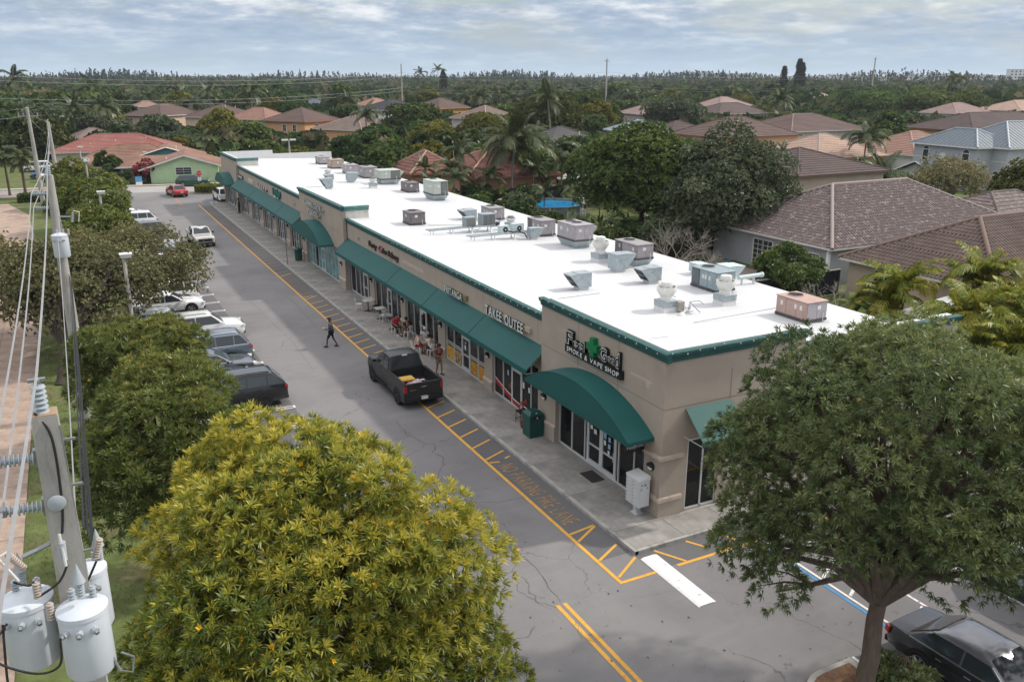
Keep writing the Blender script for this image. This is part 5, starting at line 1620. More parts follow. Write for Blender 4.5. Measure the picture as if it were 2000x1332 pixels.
def person(label, loc, rz, J, skin, shirt, legs, hair, cap=None, shoes=(0.03, 0.03, 0.03), long_legs=False, group=None, sleeve=0.55):
 """J: joint positions (x forward, y left, z up) keyed by name, metres"""
 order = ['pel', 'waist', 'chest', 'neck', 'chin', 'head', 'crown']
 vs = [J[k_] for k_ in order]
 ra = [.115, .115, .135, .055, .07, .088, .06]
 ed = [(i, i + 1) for i in range(6)]
 idx = {k_: i for i, k_ in enumerate(order)}
 for s in ('l', 'r'):
  prev = 2
  for k_, r_ in (('sho', .062), ('elb', .043), ('wri', .028), ('palm', .033)):
   vs.append(J[k_ + s])
   ra.append(r_)
   ed.append((prev, len(vs) - 1))
   prev = len(vs) - 1
   idx[k_ + s] = prev
  w, p = Vector(J['wri' + s]), Vector(J['palm' + s])
  dv = (p - w).normalized()
  sd = dv.orthogonal().normalized()
  cv = dv.cross(sd)
  for i, (off, ln) in enumerate(((-.026, .062), (-.009, .074), (.009, .07), (.026, .055))):
   k1 = p + dv * .03 + sd * off
   k2 = k1 + dv * ln * .55 + cv * .012
   vs.append(tuple(k1)); ra.append(.009); ed.append((idx['palm' + s], len(vs) - 1))
   vs.append(tuple(k2)); ra.append(.008); ed.append((len(vs) - 2, len(vs) - 1))
  th = p + sd * -.045 + dv * .01
  vs.append(tuple(th)); ra.append(.01); ed.append((idx['palm' + s], len(vs) - 1))
  prev = 0
  for k_, r_ in (('hip', .092), ('kne', .06), ('ank', .038), ('toe', .034)):
   vs.append(J[k_ + s])
   ra.append(r_)
   ed.append((prev, len(vs) - 1))
   prev = len(vs) - 1
   idx[k_ + s] = prev
 o = skinned('person', [tuple(v) for v in vs], ed, ra, skin)
 o.location = loc
 o.rotation_euler = (0, 0, rz)
 tag(o, label, 'person', group)
 mid = lambda a, b, t: tuple(Vector(J[a]).lerp(Vector(J[b]), t))
 sv = [mid('pel', 'waist', .2), J['waist'], J['chest'], mid('chest', 'neck', .72), J['shol'], mid('shol', 'elbl', sleeve), J['shor'], mid('shor', 'elbr', sleeve)]
 skinned('shirt', [tuple(v) for v in sv], [(0, 1), (1, 2), (2, 3), (2, 4), (4, 5), (2, 6), (6, 7)], [(.15, .135), (.15, .13), (.165, .14), .068, .08, .068, .08, .068], shirt, o, 1)
 f = .95 if long_legs else .92
 lv = [J['pel']]
 le, lr = [], [(.145, .13)]
 for s in ('l', 'r'):
  lv += [J['hip' + s], mid('hip' + s, 'kne' + s, f)]
  n = len(lv)
  le += [(0, n - 2), (n - 2, n - 1)]
  lr += [.108, .086]
  if long_legs:
   lv.append(mid('kne' + s, 'ank' + s, .93))
   le.append((n - 1, n))
   lr.append(.062)
 skinned('trousers' if long_legs else 'shorts', [tuple(v) for v in lv], le, lr, legs, o, 0)
 for s in ('l', 'r'):
  a, b = Vector(J['ank' + s]), Vector(J['toe' + s])
  d_ = (b - a)
  d_.z = 0
  d_ = d_.normalized() if d_.length > .01 else Vector((1, 0, 0))
  q = Vector((-d_.y, d_.x, 0))
  c0 = Vector((a.x, a.y, min(a.z, b.z) - .05))
  pts = []
  for z_, ex in ((0, 0), (.07, -.015)):
   for u, w_ in ((-.075 - ex, -.04), (.17 + ex, -.045), (.2 + ex, 0), (.17 + ex, .045), (-.075 - ex, .04)):
    pts.append(tuple(c0 + d_ * u + q * w_ * (1 if z_ == 0 else .85) + Vector((0, 0, z_ if u < .1 else z_ * .75))))
  MB().add(pts, [(4, 3, 2, 1, 0), (5, 6, 7, 8, 9), (0, 1, 6, 5), (1, 2, 7, 6), (2, 3, 8, 7), (3, 4, 9, 8), (4, 0, 5, 9)]).build('shoe', M('shoe_%d' % int(shoes[0] * 100), shoes, 0.7), o)
 hd, cr_, ch = Vector(J['head']), Vector(J['crown']), Vector(J['chin'])
 upv = (cr_ - ch).normalized()
 fw = Vector(J.get('face', (1, 0, 0))).normalized()
 fw = (fw - upv * fw.dot(upv)).normalized()
 lf = upv.cross(fw)
 hb = MB()
 prof = [(.104, -.03), (.112, .03), (.105, .075), (.075, .115), (.03, .135), (.003, .138)]
 vv, ff = [], []
 for r_, z_ in prof:
  for k_ in range(14):
   a = 2 * math.pi * k_ / 14
   fx, ly = math.cos(a), math.sin(a)
   zz_ = z_ + (.055 if (fx > .55 and z_ < .03) else 0)
   vv.append(tuple(hd + fw * (r_ * fx * 1.08 - .012) + lf * (r_ * ly * .92) + upv * zz_))
 for i in range(len(prof) - 1):
  for k_ in range(14):
   ff.append((i * 14 + k_, i * 14 + (k_ + 1) % 14, (i + 1) * 14 + (k_ + 1) % 14, (i + 1) * 14 + k_))
 hb.add(vv, ff)
 if cap is not None:
  hb.hexa([tuple(hd + fw * x_ + lf * y_ + upv * z_) for z_ in (.028, .04) for x_, y_ in ((.08, -.07), (.19, -.05), (.19, .05), (.08, .07))])
 hb.build('cap' if cap is not None else 'hair', cap or hair, o, smooth=True)
 ey = MB()
 for e in (-1, 1):
  c_ = hd + fw * .092 + lf * (e * .033) + upv * .012
  ey.lathe([(.002, -.008), (.011, -.004), (.011, .004), (.002, .008)], tuple(c_), 6)
 ey.build('eyes', m_black, o)
 MB().hexa([tuple(hd + fw * x_ + lf * y_ + upv * z_) for z_, w_ in ((-.03, 1), (.012, .5)) for x_, y_ in ((.085, -.016 * w_), (.112 if w_ == 1 else .095, -.008), (.112 if w_ == 1 else .095, .008), (.085, .016 * w_))]).build('nose', skin, o)
 return o
def standing(h=1.75, stride=0.0, lean=0.0, look=(1, 0, -.15), armL=None, armR=None):
 k_ = h / 1.75
 J = dict(pel=(0, 0, .93), waist=(.0 + lean * .3, 0, 1.10), chest=(lean * .7, 0, 1.30), neck=(lean, 0, 1.48), chin=(lean + .03, 0, 1.545), head=(lean + .035, 0, 1.635), crown=(lean + .025, 0, 1.71), face=look,
   shol=(lean * .8, .19, 1.41), shor=(lean * .8, -.19, 1.41), elbl=(-.02, .25, 1.13), elbr=(-.02, -.25, 1.13), wril=(.08, .25, .90), wrir=(.08, -.25, .90), palml=(.10, .245, .82), palmr=(.10, -.245, .82),
   hipl=(0, .09, .90), hipr=(0, -.09, .90), knel=(.04 + stride * .5, .10, .50), kner=(.03 - stride * .28, -.10, .50), ankl=(stride * .8, .10, .09), ankr=(-stride * .85, -.10, .09 + abs(stride) * .12), toel=(stride * .8 + .13, .11, .06), toer=(-stride * .85 + .11, -.11, .05 + abs(stride) * .03))
 for d_ in (armL, armR):
  if d_:
   J.update(d_)
 return {a: (tuple(Vector(v) * k_) if a != 'face' else v) for a, v in J.items()}
def seated(h=1.75, look=(1, 0, -.2), arms='table', lean=.06):
 k_ = h / 1.75
 J = dict(pel=(0, 0, .52), waist=(.0, 0, .68), chest=(lean * .7, 0, .88), neck=(lean + .02, 0, 1.05), chin=(lean + .06, 0, 1.11), head=(lean + .065, 0, 1.20), crown=(lean + .05, 0, 1.275), face=look,
   shol=(lean, .19, .985), shor=(lean, -.19, .985), elbl=(.16, .26, .75), elbr=(.16, -.26, .75), wril=(.40, .16, .77), wrir=(.40, -.16, .77), palml=(.48, .13, .775), palmr=(.48, -.13, .775),
   hipl=(.02, .10, .50), hipr=(.02, -.10, .50), knel=(.44, .14, .50), kner=(.44, -.14, .50), ankl=(.42, .13, .09), ankr=(.38, -.13, .09), toel=(.56, .14, .06), toer=(.52, -.14, .06))
 if arms == 'lap':
  J.update(wril=(.36, .12, .60), wrir=(.36, -.12, .60), palml=(.42, .06, .60), palmr=(.42, -.06, .60), elbl=(.1, .26, .70), elbr=(.1, -.26, .70))
 return {a: (tuple(Vector(v) * k_) if a != 'face' else v) for a, v in J.items()}
S_DK, S_MD, S_LT = skinmat('dark', (0.085, 0.045, 0.03)), skinmat('tan', (0.27, 0.145, 0.095)), skinmat('light', (0.36, 0.21, 0.15))
H_BK = M('hair_black', (0.012, 0.01, 0.01), 0.8)
WZ = 0.145
p1_ = person('man in blue shirt and black shorts crossing the lane with a bag', (12.45, 47.55, 0.005), R(152), standing(1.80, .34, .03, armL=dict(elbl=(.06, .25, 1.12), wril=(.30, .20, 1.10), palml=(.38, .19, 1.12))), S_DK, cloth('navy', (0.045, 0.075, 0.125)), cloth('black', (0.012, 0.012, 0.014)), H_BK, cap=cloth('darkcap', (0.03, 0.03, 0.035)))
bg = thing('carrier_bag', 'white plastic bag carried by the man crossing the lane', 'bag', (12.62, 47.92, .36))
bgm = MB().lathe([(.03, 0), (.13, .03), (.17, .14), (.15, .27), (.07, .36), (.03, .44), (.035, .5)], (0, 0, 0), 12)
for v in range(len(bgm.v)):
 q = bgm.v[v]
 bgm.v[v] = (q[0] * .7 + .02 * math.sin(v * 5.1), q[1] * 1.15 + .02 * math.cos(v * 3.3), q[2])
bgm.build('bag_body', M('white_plastic', (0.66, 0.68, 0.70), 0.4, var=0.1, scale=9), bg, smooth=True)
fd = thing('food_box', 'small yellowish food box in the hand of the man crossing the lane', 'food box', (12.03, 47.56, 1.17), R(152))
MB().box(-.08, .08, -.07, .07, 0, .05).build('box_body', M('food_box', (0.5, 0.38, 0.2), 0.7), fd)
person('man in maroon shirt and khaki shorts looking down on the walkway', (16.08, 39.75, WZ), R(-75), standing(1.72, .14, .04, look=(1, .1, -.7), armL=dict(elbl=(.02, .25, 1.12), wril=(.25, .1, 1.10), palml=(.32, .05, 1.12)), armR=dict(elbr=(.02, -.25, 1.12), wrir=(.25, -.1, 1.10), palmr=(.32, -.05, 1.12))), S_MD, cloth('maroon', (0.10, 0.018, 0.028)), cloth('khaki', (0.24, 0.20, 0.145)), H_BK)
person('man in red shirt sitting outside by the windows', (16.6, 47.9, WZ), R(-80), seated(1.75, arms='lap'), S_MD, cloth('red', (0.42, 0.02, 0.03)), cloth('black', (0.012, 0.012, 0.014)), H_BK, shoes=(0.6, 0.6, 0.6), long_legs=True)
person('person in black shirt sitting on a white chair, back turned', (16.95, 46.75, WZ), R(105), seated(1.72, arms='lap', lean=.1), S_MD, cloth('black', (0.012, 0.012, 0.014)), cloth('brown', (0.12, 0.08, 0.06)), H_BK)
person('man in white cap and white shirt seated at the far side of the cafe table', (17.12, 44.40, WZ), R(-100), seated(1.75), S_LT, cloth('white', (0.62, 0.62, 0.64)), cloth('grey', (0.15, 0.15, 0.16)), H_BK, cap=cloth('whitecap', (0.6, 0.6, 0.6)))
person('man in cream shirt and red shorts seated at the cafe table, in profile', (16.25, 43.55, WZ), R(0), seated(1.75, lean=.12), S_LT, cloth('cream', (0.55, 0.49, 0.42)), cloth('redshort', (0.28, 0.02, 0.03)), H_BK)
person('person in white shirt and black shorts seated with back to the lane', (16.85, 42.72, WZ), R(92), seated(1.72, lean=.1), S_LT, cloth('white', (0.62, 0.62, 0.64)), cloth('black', (0.012, 0.012, 0.014)), H_BK)
person('person in dark clothes leaning at the far shop front', (16.95, 102.3, WZ), R(170), standing(1.74, .08), S_DK, cloth('darkgrey', (0.03, 0.028, 0.03)), cloth('darkpants', (0.018, 0.018, 0.02)), H_BK, long_legs=True)
# --- tables and chairs outside
m_chair = M('white_metal_chair', (0.66, 0.645, 0.61), 0.45, var=0.06, dirt=(0.5, 0.47, 0.42), dscale=6)
def make_chair():
 t = thing('cafe_chair', '', 'chair', (0, 0, 0))
 MB().box(-.19, .19, -.19, .19, .435, .455).build('seat', m_chair, t)
 MB().extrude([(-.20, -.07, .47), (-.235, -.075, .66), (-.25, -.08, .82), (-.25, .08, .82), (-.235, .075, .66), (-.20, .07, .47)], (.012, 0, 0)).build('backrest', m_chair, t)
 MB().tube([(-.17, -.18, .45), (-.225, -.19, .70), (-.25, -.15, .82), (-.255, 0, .845), (-.25, .15, .82), (-.225, .19, .70), (-.17, .18, .45)], .014, 6).build('back_frame', m_chair, t)
 for sx in (-1, 1):
  for sy in (-1, 1):
   MB().tube([(sx * .165, sy * .165, .44), (sx * .215, sy * .215, 0)], [.03, .016], 5).build('leg', m_chair, t)
 return t
def make_table(top=(0.55, 0.54, 0.52), w=.66):
 t = thing('cafe_table', '', 'table', (0, 0, 0))
 MB().box(-w / 2, w / 2, -w / 2, w / 2, .72, .75).build('table_top', M('table_top_%d' % int(top[0] * 100), top, 0.5), t)
 MB().tube([(0, 0, .02), (0, 0, .72)], .035, 8).build('pedestal', m_black, t)
 for a in (R(0), R(90)):
  MB().obox((0, 0, .02), (.56, .07, .035), a).build('foot', m_black, t)
 return t
ch0 = make_chair()
chs = [((16.25, 54.35), -20, 'white metal chair farthest along the walkway, left of the first table'), ((16.85, 50.9), 100, 'empty white metal chair pulled in at the second white table'), ((16.95, 46.68), 105, 'white metal chair under the person in black shirt'), ((17.12, 44.45), -100, 'white metal chair under the man in the white cap'), ((16.20, 43.55), 0, 'white metal chair under the man in the cream shirt'), ((16.85, 42.67), 92, 'white metal chair under the person in white shirt and black shorts'), ((16.6, 47.95), -80, 'white metal chair under the man in the red shirt')]
for i, ((x_, y_), a, lb) in enumerate(chs):
 if i == 0:
  ch0.location, ch0.rotation_euler = (x_, y_, WZ), (0, 0, R(a))
  ch0['label'] = lb
  ch0['group'] = 'white metal chairs on the walkway'
 else:
  dup(ch0, (x_, y_, WZ), R(a), lb)
tb0 = make_table()
tb0.location = (16.75, 53.85, WZ)
tag(tb0, 'first cafe table with pale top and a white chair at its left', 'table', 'cafe tables on the walkway')
dup(tb0, (16.85, 51.6, WZ), R(4), 'second cafe table with pale top before the open shop door')
dup(tb0, (16.85, 43.55, WZ), R(2), 'cafe table between the three seated people in white')
tb1 = make_table((0.03, 0.03, 0.032), .62)
tb1.location = (16.75, 48.95, WZ)
tag(tb1, 'black cafe table behind the man in the red shirt', 'table', 'cafe tables on the walkway')
for (x_, y_, lb) in ((17.1, 53.3, 'black stool beside the first cafe table'), (17.15, 49.6, 'black stool beside the black cafe table')):
 t = thing('stool', lb, 'stool', (x_, y_, WZ))
 MB().box(-.17, .17, -.17, .17, .44, .47).build('seat', m_black, t)
 for sx in (-1, 1):
  for sy in (-1, 1):
   MB().tube([(sx * .14, sy * .14, .44), (sx * .18, sy * .18, 0)], .016, 5).build('leg', m_black, t)
t = thing('side_table', 'small black metal table beside the near green bin', 'table', (16.95, 31.85, WZ))
MB().box(-.26, .26, -.26, .26, .56, .59).build('table_top', m_black, t)
for sx in (-1, 1):
 for sy in (-1, 1):
  MB().tube([(sx * .23, sy * .23, .56), (sx * .24, sy * .24, 0)], .016, 5).build('leg', m_black, t)
MB().tube([(-.235, -.235, .2), (.235, -.235, .2), (.235, .235, .2), (-.235, .235, .2), (-.235, -.235, .2)], .012, 5).build('stretcher', m_black, t)
for (x_, y_, z_, lb) in ((16.98, 31.9, WZ + .59, 'red flowers in a small pot on the black side table'), (16.65, 31.35, WZ, 'red flowers in a pot on the walkway before the black side table')):
 t = thing('potted_flower', lb, 'flowers', (x_, y_, z_))
 MB().lathe([(.05, 0), (.075, .12), (.07, .12)], (0, 0, 0), 10).build('pot', M('terracotta', (0.2, 0.07, 0.04), 0.8), t)
 fl = MB()
 ra = random.Random(int(x_ * 100))
 for i in range(16):
  c_ = (ra.uniform(-.1, .1), ra.uniform(-.1, .1), ra.uniform(.2, .42))
  for k_ in range(5):
   a = k_ * 1.257
   fl.poly([c_, (c_[0] + .05 * math.cos(a - .4), c_[1] + .05 * math.sin(a - .4), c_[2] + .02), (c_[0] + .07 * math.cos(a), c_[1] + .07 * math.sin(a), c_[2] + .01), (c_[0] + .05 * math.cos(a + .4), c_[1] + .05 * math.sin(a + .4), c_[2] + .02)])
 fl.build('petals', M('red_petal', (0.35, 0.05, 0.035), 0.7), t)
 stb = MB()
 for i in range(7):
  stb.tube([(0, 0, .1), (ra.uniform(-.08, .08), ra.uniform(-.08, .08), .35)], .006, 4)
 stb.build('stem', M('stem', (0.06, 0.1, 0.03), 0.8), t)
m_bin = M('green_bin', (0.008, 0.06, 0.052), 0.45, var=0.1, coat=0.2)
t = thing('trash_bin', 'large dark green square bin with hooded top near the corner shop', 'trash bin', (16.72, 30.45, WZ), R(0))
w_ = .36
MB().hexa([(-w_ * .94, -w_ * .94, 0), (w_ * .94, -w_ * .94, 0), (w_ * .94, w_ * .94, 0), (-w_ * .94, w_ * .94, 0), (-w_, -w_, .84), (w_, -w_, .84), (w_, w_, .84), (-w_, w_, .84)]).build('bin_body', m_bin, t)
hdm = MB().hexa([(-w_ - .015, -w_ - .015, .84), (w_ + .015, -w_ - .015, .84), (w_ + .015, w_ + .015, .84), (-w_ - .015, w_ + .015, .84), (-w_, -w_, 1.04), (w_, -w_, 1.04), (w_, w_, 1.04), (-w_, w_, 1.04)])
hdm.hexa([(-w_, -w_, 1.04), (w_, -w_, 1.04), (w_, w_, 1.04), (-w_, w_, 1.04), (-w_ * .6, -w_ * .62, 1.20), (w_ * .6, -w_ * .62, 1.20), (w_ * .6, w_ * .62, 1.20), (-w_ * .6, w_ * .62, 1.20)])
hdm.build('hood', m_bin, t)
for e in (-1, 1):
 MB().box(-.2, .2, e * (w_ + .012) - .008, e * (w_ + .012) + .008, .88, 1.01).build('flap', m_black, t)
MB().poly([(-.05, -w_ * .83, 1.115), (.05, -w_ * .83, 1.115), (0, -w_ * .78, 1.16)]).extrude([(-.05, -w_ - .02, .90), (.05, -w_ - .02, .90), (0, -w_ - .02, .99)], (0, -.004, 0)).build('sticker', m_paper, t)
t = thing('trash_bin', 'round dark green bin by the middle tower', 'trash bin', (16.6, 72.6, WZ))
MB().lathe([(.30, 0), (.34, .9), (.36, .92), (.36, 1.0), (.25, 1.08), (.01, 1.1)], (0, 0, 0), 20).build('bin_body', m_bin, t, smooth=True)
MB().lathe([(.365, .90), (.375, .93), (.365, .96)], (0, 0, 0), 20).build('rim', m_black, t)
m_mail = M('mailbox_grey', (0.53, 0.54, 0.55), 0.5, var=0.05, scale=4, dirt=(0.40, 0.40, 0.41), dscale=4, dlo=0.55, dhi=0.75)
t = thing('cluster_mailbox', 'grey cluster mailbox on a pedestal at the building corner', 'mailbox', (16.72, 22.55, WZ))
MB().box(-.10, .10, -.10, .10, .02, .42).box(-.17, .17, -.17, .17, 0, .025).build('pedestal', m_mail, t)
bx = MB().box(-.24, .24, -.39, .39, .40, 1.44)
bx.hexa([(-.26, -.41, 1.44), (.26, -.41, 1.44), (.26, .41, 1.44), (-.26, .41, 1.44), (-.24, -.39, 1.50), (.26, -.39, 1.56), (.26, .39, 1.56), (-.24, .39, 1.50)])
bx.build('box_body', m_mail, t)
for c_ in range(2):
 for r_ in range(7):
  y0_ = -.37 + c_ * .375
  z0_ = .44 + r_ * .138
  d_o = MB().box(-.252, -.238, y0_ + .008, y0_ + .362, z0_, z0_ + .128).build('mail_door', m_mail, t)
  MB().box(-.26, -.252, y0_ + .30, y0_ + .33, z0_ + .05, z0_ + .08).box(-.256, -.2525, y0_ + .06, y0_ + .2, z0_ + .08, z0_ + .10).build('lock', M('lock_dark', (0.2, 0.2, 0.2), 0.4), d_o) if False else MB().box(-.26, -.252, y0_ + .30, y0_ + .33, z0_ + .05, z0_ + .08).build('lock', m_skid, t)
for (x_, z_, w2, h2, c_) in ((-.1, 1.24, .09, .07, (0.2, 0.3, 0.5)), (.05, 1.22, .1, .05, (0.12, 0.12, 0.13)), (-.12, 1.05, .07, .1, (0.25, 0.35, 0.55)), (.13, 1.1, .06, .06, (0.35, 0.4, 0.5)), (.02, 1.3, .05, .03, (0.1, 0.1, 0.1))):
 MB().box(x_ - w2 / 2, x_ + w2 / 2, -.395, -.389, z_, z_ + h2).build('sticker', M('sticker_%d' % int(c_[2] * 100), c_, 0.6), t)
t = thing('door_mat', 'dark rubber mat before the double glass doors', 'door mat', (16.84, 25.75, WZ))
MB().box(-.30, .30, -.48, .48, 0, .012).build('mat', M('rubber_mat', (0.03, 0.03, 0.031), 0.95, var=0.3, scale=20), t)
t = thing('water_jug', 'blue and white bottle standing inside the corner shop window', 'bottle', (17.75, 28.75, .16))
MB().lathe([(.12, 0), (.13, .05), (.13, .5), (.08, .62), (.045, .68), (.045, .74)], (0, 0, .3), 14).build('bottle', M('milky_bottle', (0.6, 0.66, 0.7), 0.3), t, smooth=True)
MB().lathe([(.133, .15), (.133, .38)], (0, 0, .3), 14).build('bottle_label', M('blue_label', (0.15, 0.4, 0.55), 0.4), t)
MB().box(-.16, .16, -.16, .16, 0, .3).build('stand', m_black, t)
t = thing('display_stand', 'white three tier stand inside the end window', 'display stand', (18.75, 22.75, .16))
for z_ in (.05, .75, 1.45):
 MB().lathe([(.28, z_), (.30, z_ + .04), (.29, z_ + .05)], (0, 0, 0), 6).build('tier', M('pale_tier', (0.6, 0.66, 0.68), 0.3), t)
for a in (0, 2.1, 4.2):
 MB().tube([(.25 * math.cos(a), .25 * math.sin(a), 0), (.25 * math.cos(a), .25 * math.sin(a), 1.8)], .012, 5).build('post', m_alu, t)
t = thing('storage_tub', 'blue tub inside the corner shop window', 'tub', (17.8, 23.7, .16))
MB().lathe([(.2, 0), (.26, .4), (.27, .4), (.27, .46), (.01, .47)], (0, 0, 0), 14).build('tub_body', M('blue_tub', (0.06, 0.18, 0.36), 0.5), t, smooth=True)
# --- lamp posts
m_pole = M('pole_concrete', (0.36, 0.345, 0.32), 0.9, var=0.14, scale=2, bump=0.3, dirt=(0.21, 0.20, 0.185), dscale=1.2, stretch=(2, 2, .6))
m_postc = M('lamp_post_concrete', (0.40, 0.38, 0.35), 0.85, var=0.1, scale=3)
m_lhead = M('lamp_head_white', (0.66, 0.655, 0.64), 0.5, var=0.06, scale=4, dirt=(0.5, 0.49, 0.47), dscale=3)
m_steel = M('grey_steel', (0.28, 0.30, 0.31), 0.45, metal=0.6, var=0.12, scale=6)
m_porc = M('grey_porcelain', (0.36, 0.40, 0.43), 0.25, var=0.06, spec=0.6)
m_porcb = M('tan_porcelain', (0.42, 0.36, 0.31), 0.3, var=0.08)
m_can = M('transformer_paint', (0.56, 0.60, 0.65), 0.38, var=0.03, scale=2, dirt=(0.44, 0.46, 0.48), dscale=1.6, dlo=0.55, dhi=0.85)
m_wire = M('bare_conductor', (0.36, 0.36, 0.365), 0.5, metal=0.5)
m_cable = M('black_cable', (0.02, 0.02, 0.022), 0.6)
lamp_labels = ['white box head lamp post rising from the rounded olive tree', 'white box head lamp almost swallowed by the yellow green trees', 'lamp post with white head, nearer of the two by the far driveway', 'lamp post with white head, farther of the two by the far driveway']
lamp0 = None
for (x, y, h), lb in zip(((1.95, 49.3, 6.1), (1.95, 78.4, 6.0), (1.75, 109.0, 6.0), (1.6, 131.5, 6.0)), lamp_labels):
 if lamp0 is None:
  lamp0 = thing('street_lamp', lb, 'street lamp', (x, y, 0), 0, 'box head lamp posts along the parking row')
  MB().tube([(0, 0, 0), (0, 0, h)], [.13, .085], 8).build('post', m_postc, lamp0, smooth=True)
  MB().hexa([(-.16, -.22, h - .02), (.36, -.22, h - .05), (.36, .22, h - .05), (-.16, .22, h - .02), (-.20, -.26, h + .16), (.42, -.26, h + .13), (.42, .26, h + .13), (-.20, .26, h + .16)]).box(-.21, .43, -.27, .27, h + .13, h + .165).build('lamp_head', m_lhead, lamp0)
  MB().box(-.1, .3, -.17, .17, h - .065, h - .03).build('lens', m_lamp, lamp0)
  MB().lathe([(.025, 0), (.025, .06), (.004, .07)], (.25, 0, h + .16), 8).build('photocell', m_black, lamp0)
 else:
  dup(lamp0, (x, y, 0), R(rnd.uniform(-8, 8)), lb)
t = thing('street_lamp', 'twin white lamp on a concrete post behind the far end of the shops', 'street lamp', (27.3, 120, 0))
MB().tube([(0, 0, 0), (0, 0, 7.0)], [.14, .1], 8).build('post', m_postc, t, smooth=True)
MB().box(-.95, -.15, -.25, .25, 6.95, 7.15).build('lamp_head', m_lhead, t)
MB().box(.15, .95, -.25, .25, 6.95, 7.15).build('lamp_head', m_lhead, t)
MB().box(-.15, .15, -.06, .06, 7.0, 7.08).build('arm', m_steel, t)
t = thing('garden_lamp', 'slim black garden lamp among the trees behind the shops', 'street lamp', (47.5, 110, 0))
MB().tube([(0, 0, 0), (0, 0, 6.6)], .06, 6).build('post', m_steel, t)
MB().lathe([(.05, 6.6), (.2, 6.75), (.22, 7.0), (.05, 7.15)], (0, 0, 0), 8).build('lamp_head', m_lhead, t)
# --- utility poles
def sheds(mb, p, d, L_, r, n=5, mat=None):
 """ribbed insulator starting at p along direction d"""
 p, d = Vector(p), Vector(d).normalized()
 pts, rs_ = [p], [r * .55]
 for i in range(n):
  a, b = (i + .15) / n * L_, (i + .55) / n * L_
  pts += [p + d * a, p + d * (a + .01 * L_), p + d * b, p + d * (b + .02 * L_)]
  rs_ += [r * .55, r, r * .9, r * .5]
 pts.append(p + d * L_)
 rs_.append(r * .5)
 mb.tube(pts, rs_, 12, mat)
def can(parent, c, r, h, name='transformer', back=None):
 """oil transformer hung on the pole: a part with its own fittings"""
 x, y, z = c
 b = MB().lathe([(r * .9, z), (r, z + .05), (r, z + h - .07), (r * 1.035, z + h - .065), (r * 1.035, z + h), (r * .96, z + h + .015), (r * .5, z + h + .07), (.01, z + h + .085)], (x, y, 0), 28)
 o = b.build(name, m_can, parent, smooth=True)
 bu = MB()
 for a in (2.2, .5):
  px_, py_ = x + r * .55 * math.cos(a), y + r * .55 * math.sin(a)
  sheds(bu, (px_, py_, z + h + .03), (0, 0, 1), .20, .05, 4, m_porc)
 bu.build('bushing', None, o, smooth=True)
 if back:
  MB().tube([(x + (back[0] - x) * .2, y + (back[1] - y) * .2, z + h * .78), (back[0], back[1], z + h * .78)], .055, 4).tube([(x + (back[0] - x) * .2, y + (back[1] - y) * .2, z + h * .28), (back[0], back[1], z + h * .28)], .055, 4).build('bracket', m_can, o)
 for i, a in enumerate((-2.3, -1.75, -1.2)):
  px_, py_ = x + r * math.cos(a), y + r * math.sin(a)
  te = MB()
  te.tube([(px_ - .02 * math.cos(a), py_ - .02 * math.sin(a), z + h * .80), (px_ + .07 * math.cos(a), py_ + .07 * math.sin(a), z + h * .80)], .045, 8, m_porc)
  te.tube([(px_ + .06 * math.cos(a), py_ + .06 * math.sin(a), z + h * .80), (px_ + .10 * math.cos(a), py_ + .10 * math.sin(a), z + h * .78)], .03, 6, m_steel)
  te.build('terminal', None, o)
 return o
PX, PY, PH = -.72, 11.85, 11.15
np_ = thing('utility_pole', 'square concrete utility pole with white transformers at the front left', 'utility pole', (PX, PY, 0))
WORLD.add(np_.name)
tp, bt = .152, .30
MB().hexa([(PX - bt, PY - bt, 0), (PX + bt, PY - bt, 0), (PX + bt, PY + bt, 0), (PX - bt, PY + bt, 0), (PX - tp, PY - tp, PH), (PX + tp, PY - tp, PH), (PX + tp, PY + tp, PH), (PX - tp, PY + tp, PH)]).build('post', m_pole, np_)
MB().box(PX - tp + .004, PX + tp - .004, PY - tp + .004, PY + tp - .004, PH, PH + .012).build('post_cap', M('rusty_cap', (0.34, 0.23, 0.15), 0.9, var=0.2, scale=8), np_)
c1 = can(np_, (-1.33, 11.95, 7.52), .335, .98, back=(PX - .1, PY))
c2 = can(np_, (-.64, 11.28, 7.58), .31, .98, back=(PX, PY))
c3 = can(np_, (-.56, 12.40, 7.55), .26, .95, back=(PX + .1, PY))
ins = MB()
sheds(ins, (PX - .02, PY, PH), (0, 0, 1), .40, .095, 6)
ins.build('insulator', m_porc, np_, smooth=True)
MB().lathe([(.03, 0), (.05, .03), (.05, .06), (.02, .08)], (PX - .02, PY, PH + .40), 10).box(PX - .12, PX + .08, PY - .03, PY + .03, PH + .43, PH + .47).build('clamp', m_steel, np_)
for z_ in (10.55, 9.85):
 i2 = MB()
 sheds(i2, (PX - tp - .04, PY, z_), (-1, 0, .05), .42, .085, 8)
 i2.build('insulator', m_porc, np_, smooth=True)
 MB().box(PX - tp - .05, PX - tp, PY - .06, PY + .06, z_ - .12, z_ + .12).build('bracket', m_steel, np_)
 MB().box(PX - tp - .56, PX - tp - .46, PY - .07, PY + .07, z_ - .03, z_ + .07).build('clamp', m_steel, np_)
fu = MB()
fu.tube([(PX - tp, PY - .1, 9.35), (PX - .52, PY - .2, 9.28)], .03, 6, m_steel)
fu.build('bracket', m_steel, np_)
cu = MB()
sheds(cu, (PX - .52, PY - .22, 9.12), (-.25, -.1, .5), .34, .05, 9)
cu.build('fuse_cutout', m_porcb, np_, smooth=True)
MB().tube([(PX - .64, PY - .27, 9.44), (PX - .78, PY - .3, 9.40), (PX - .60, PY - .3, 9.0)], .02, 6).build('fuse_tube', m_lhead, np_)
cu = MB()
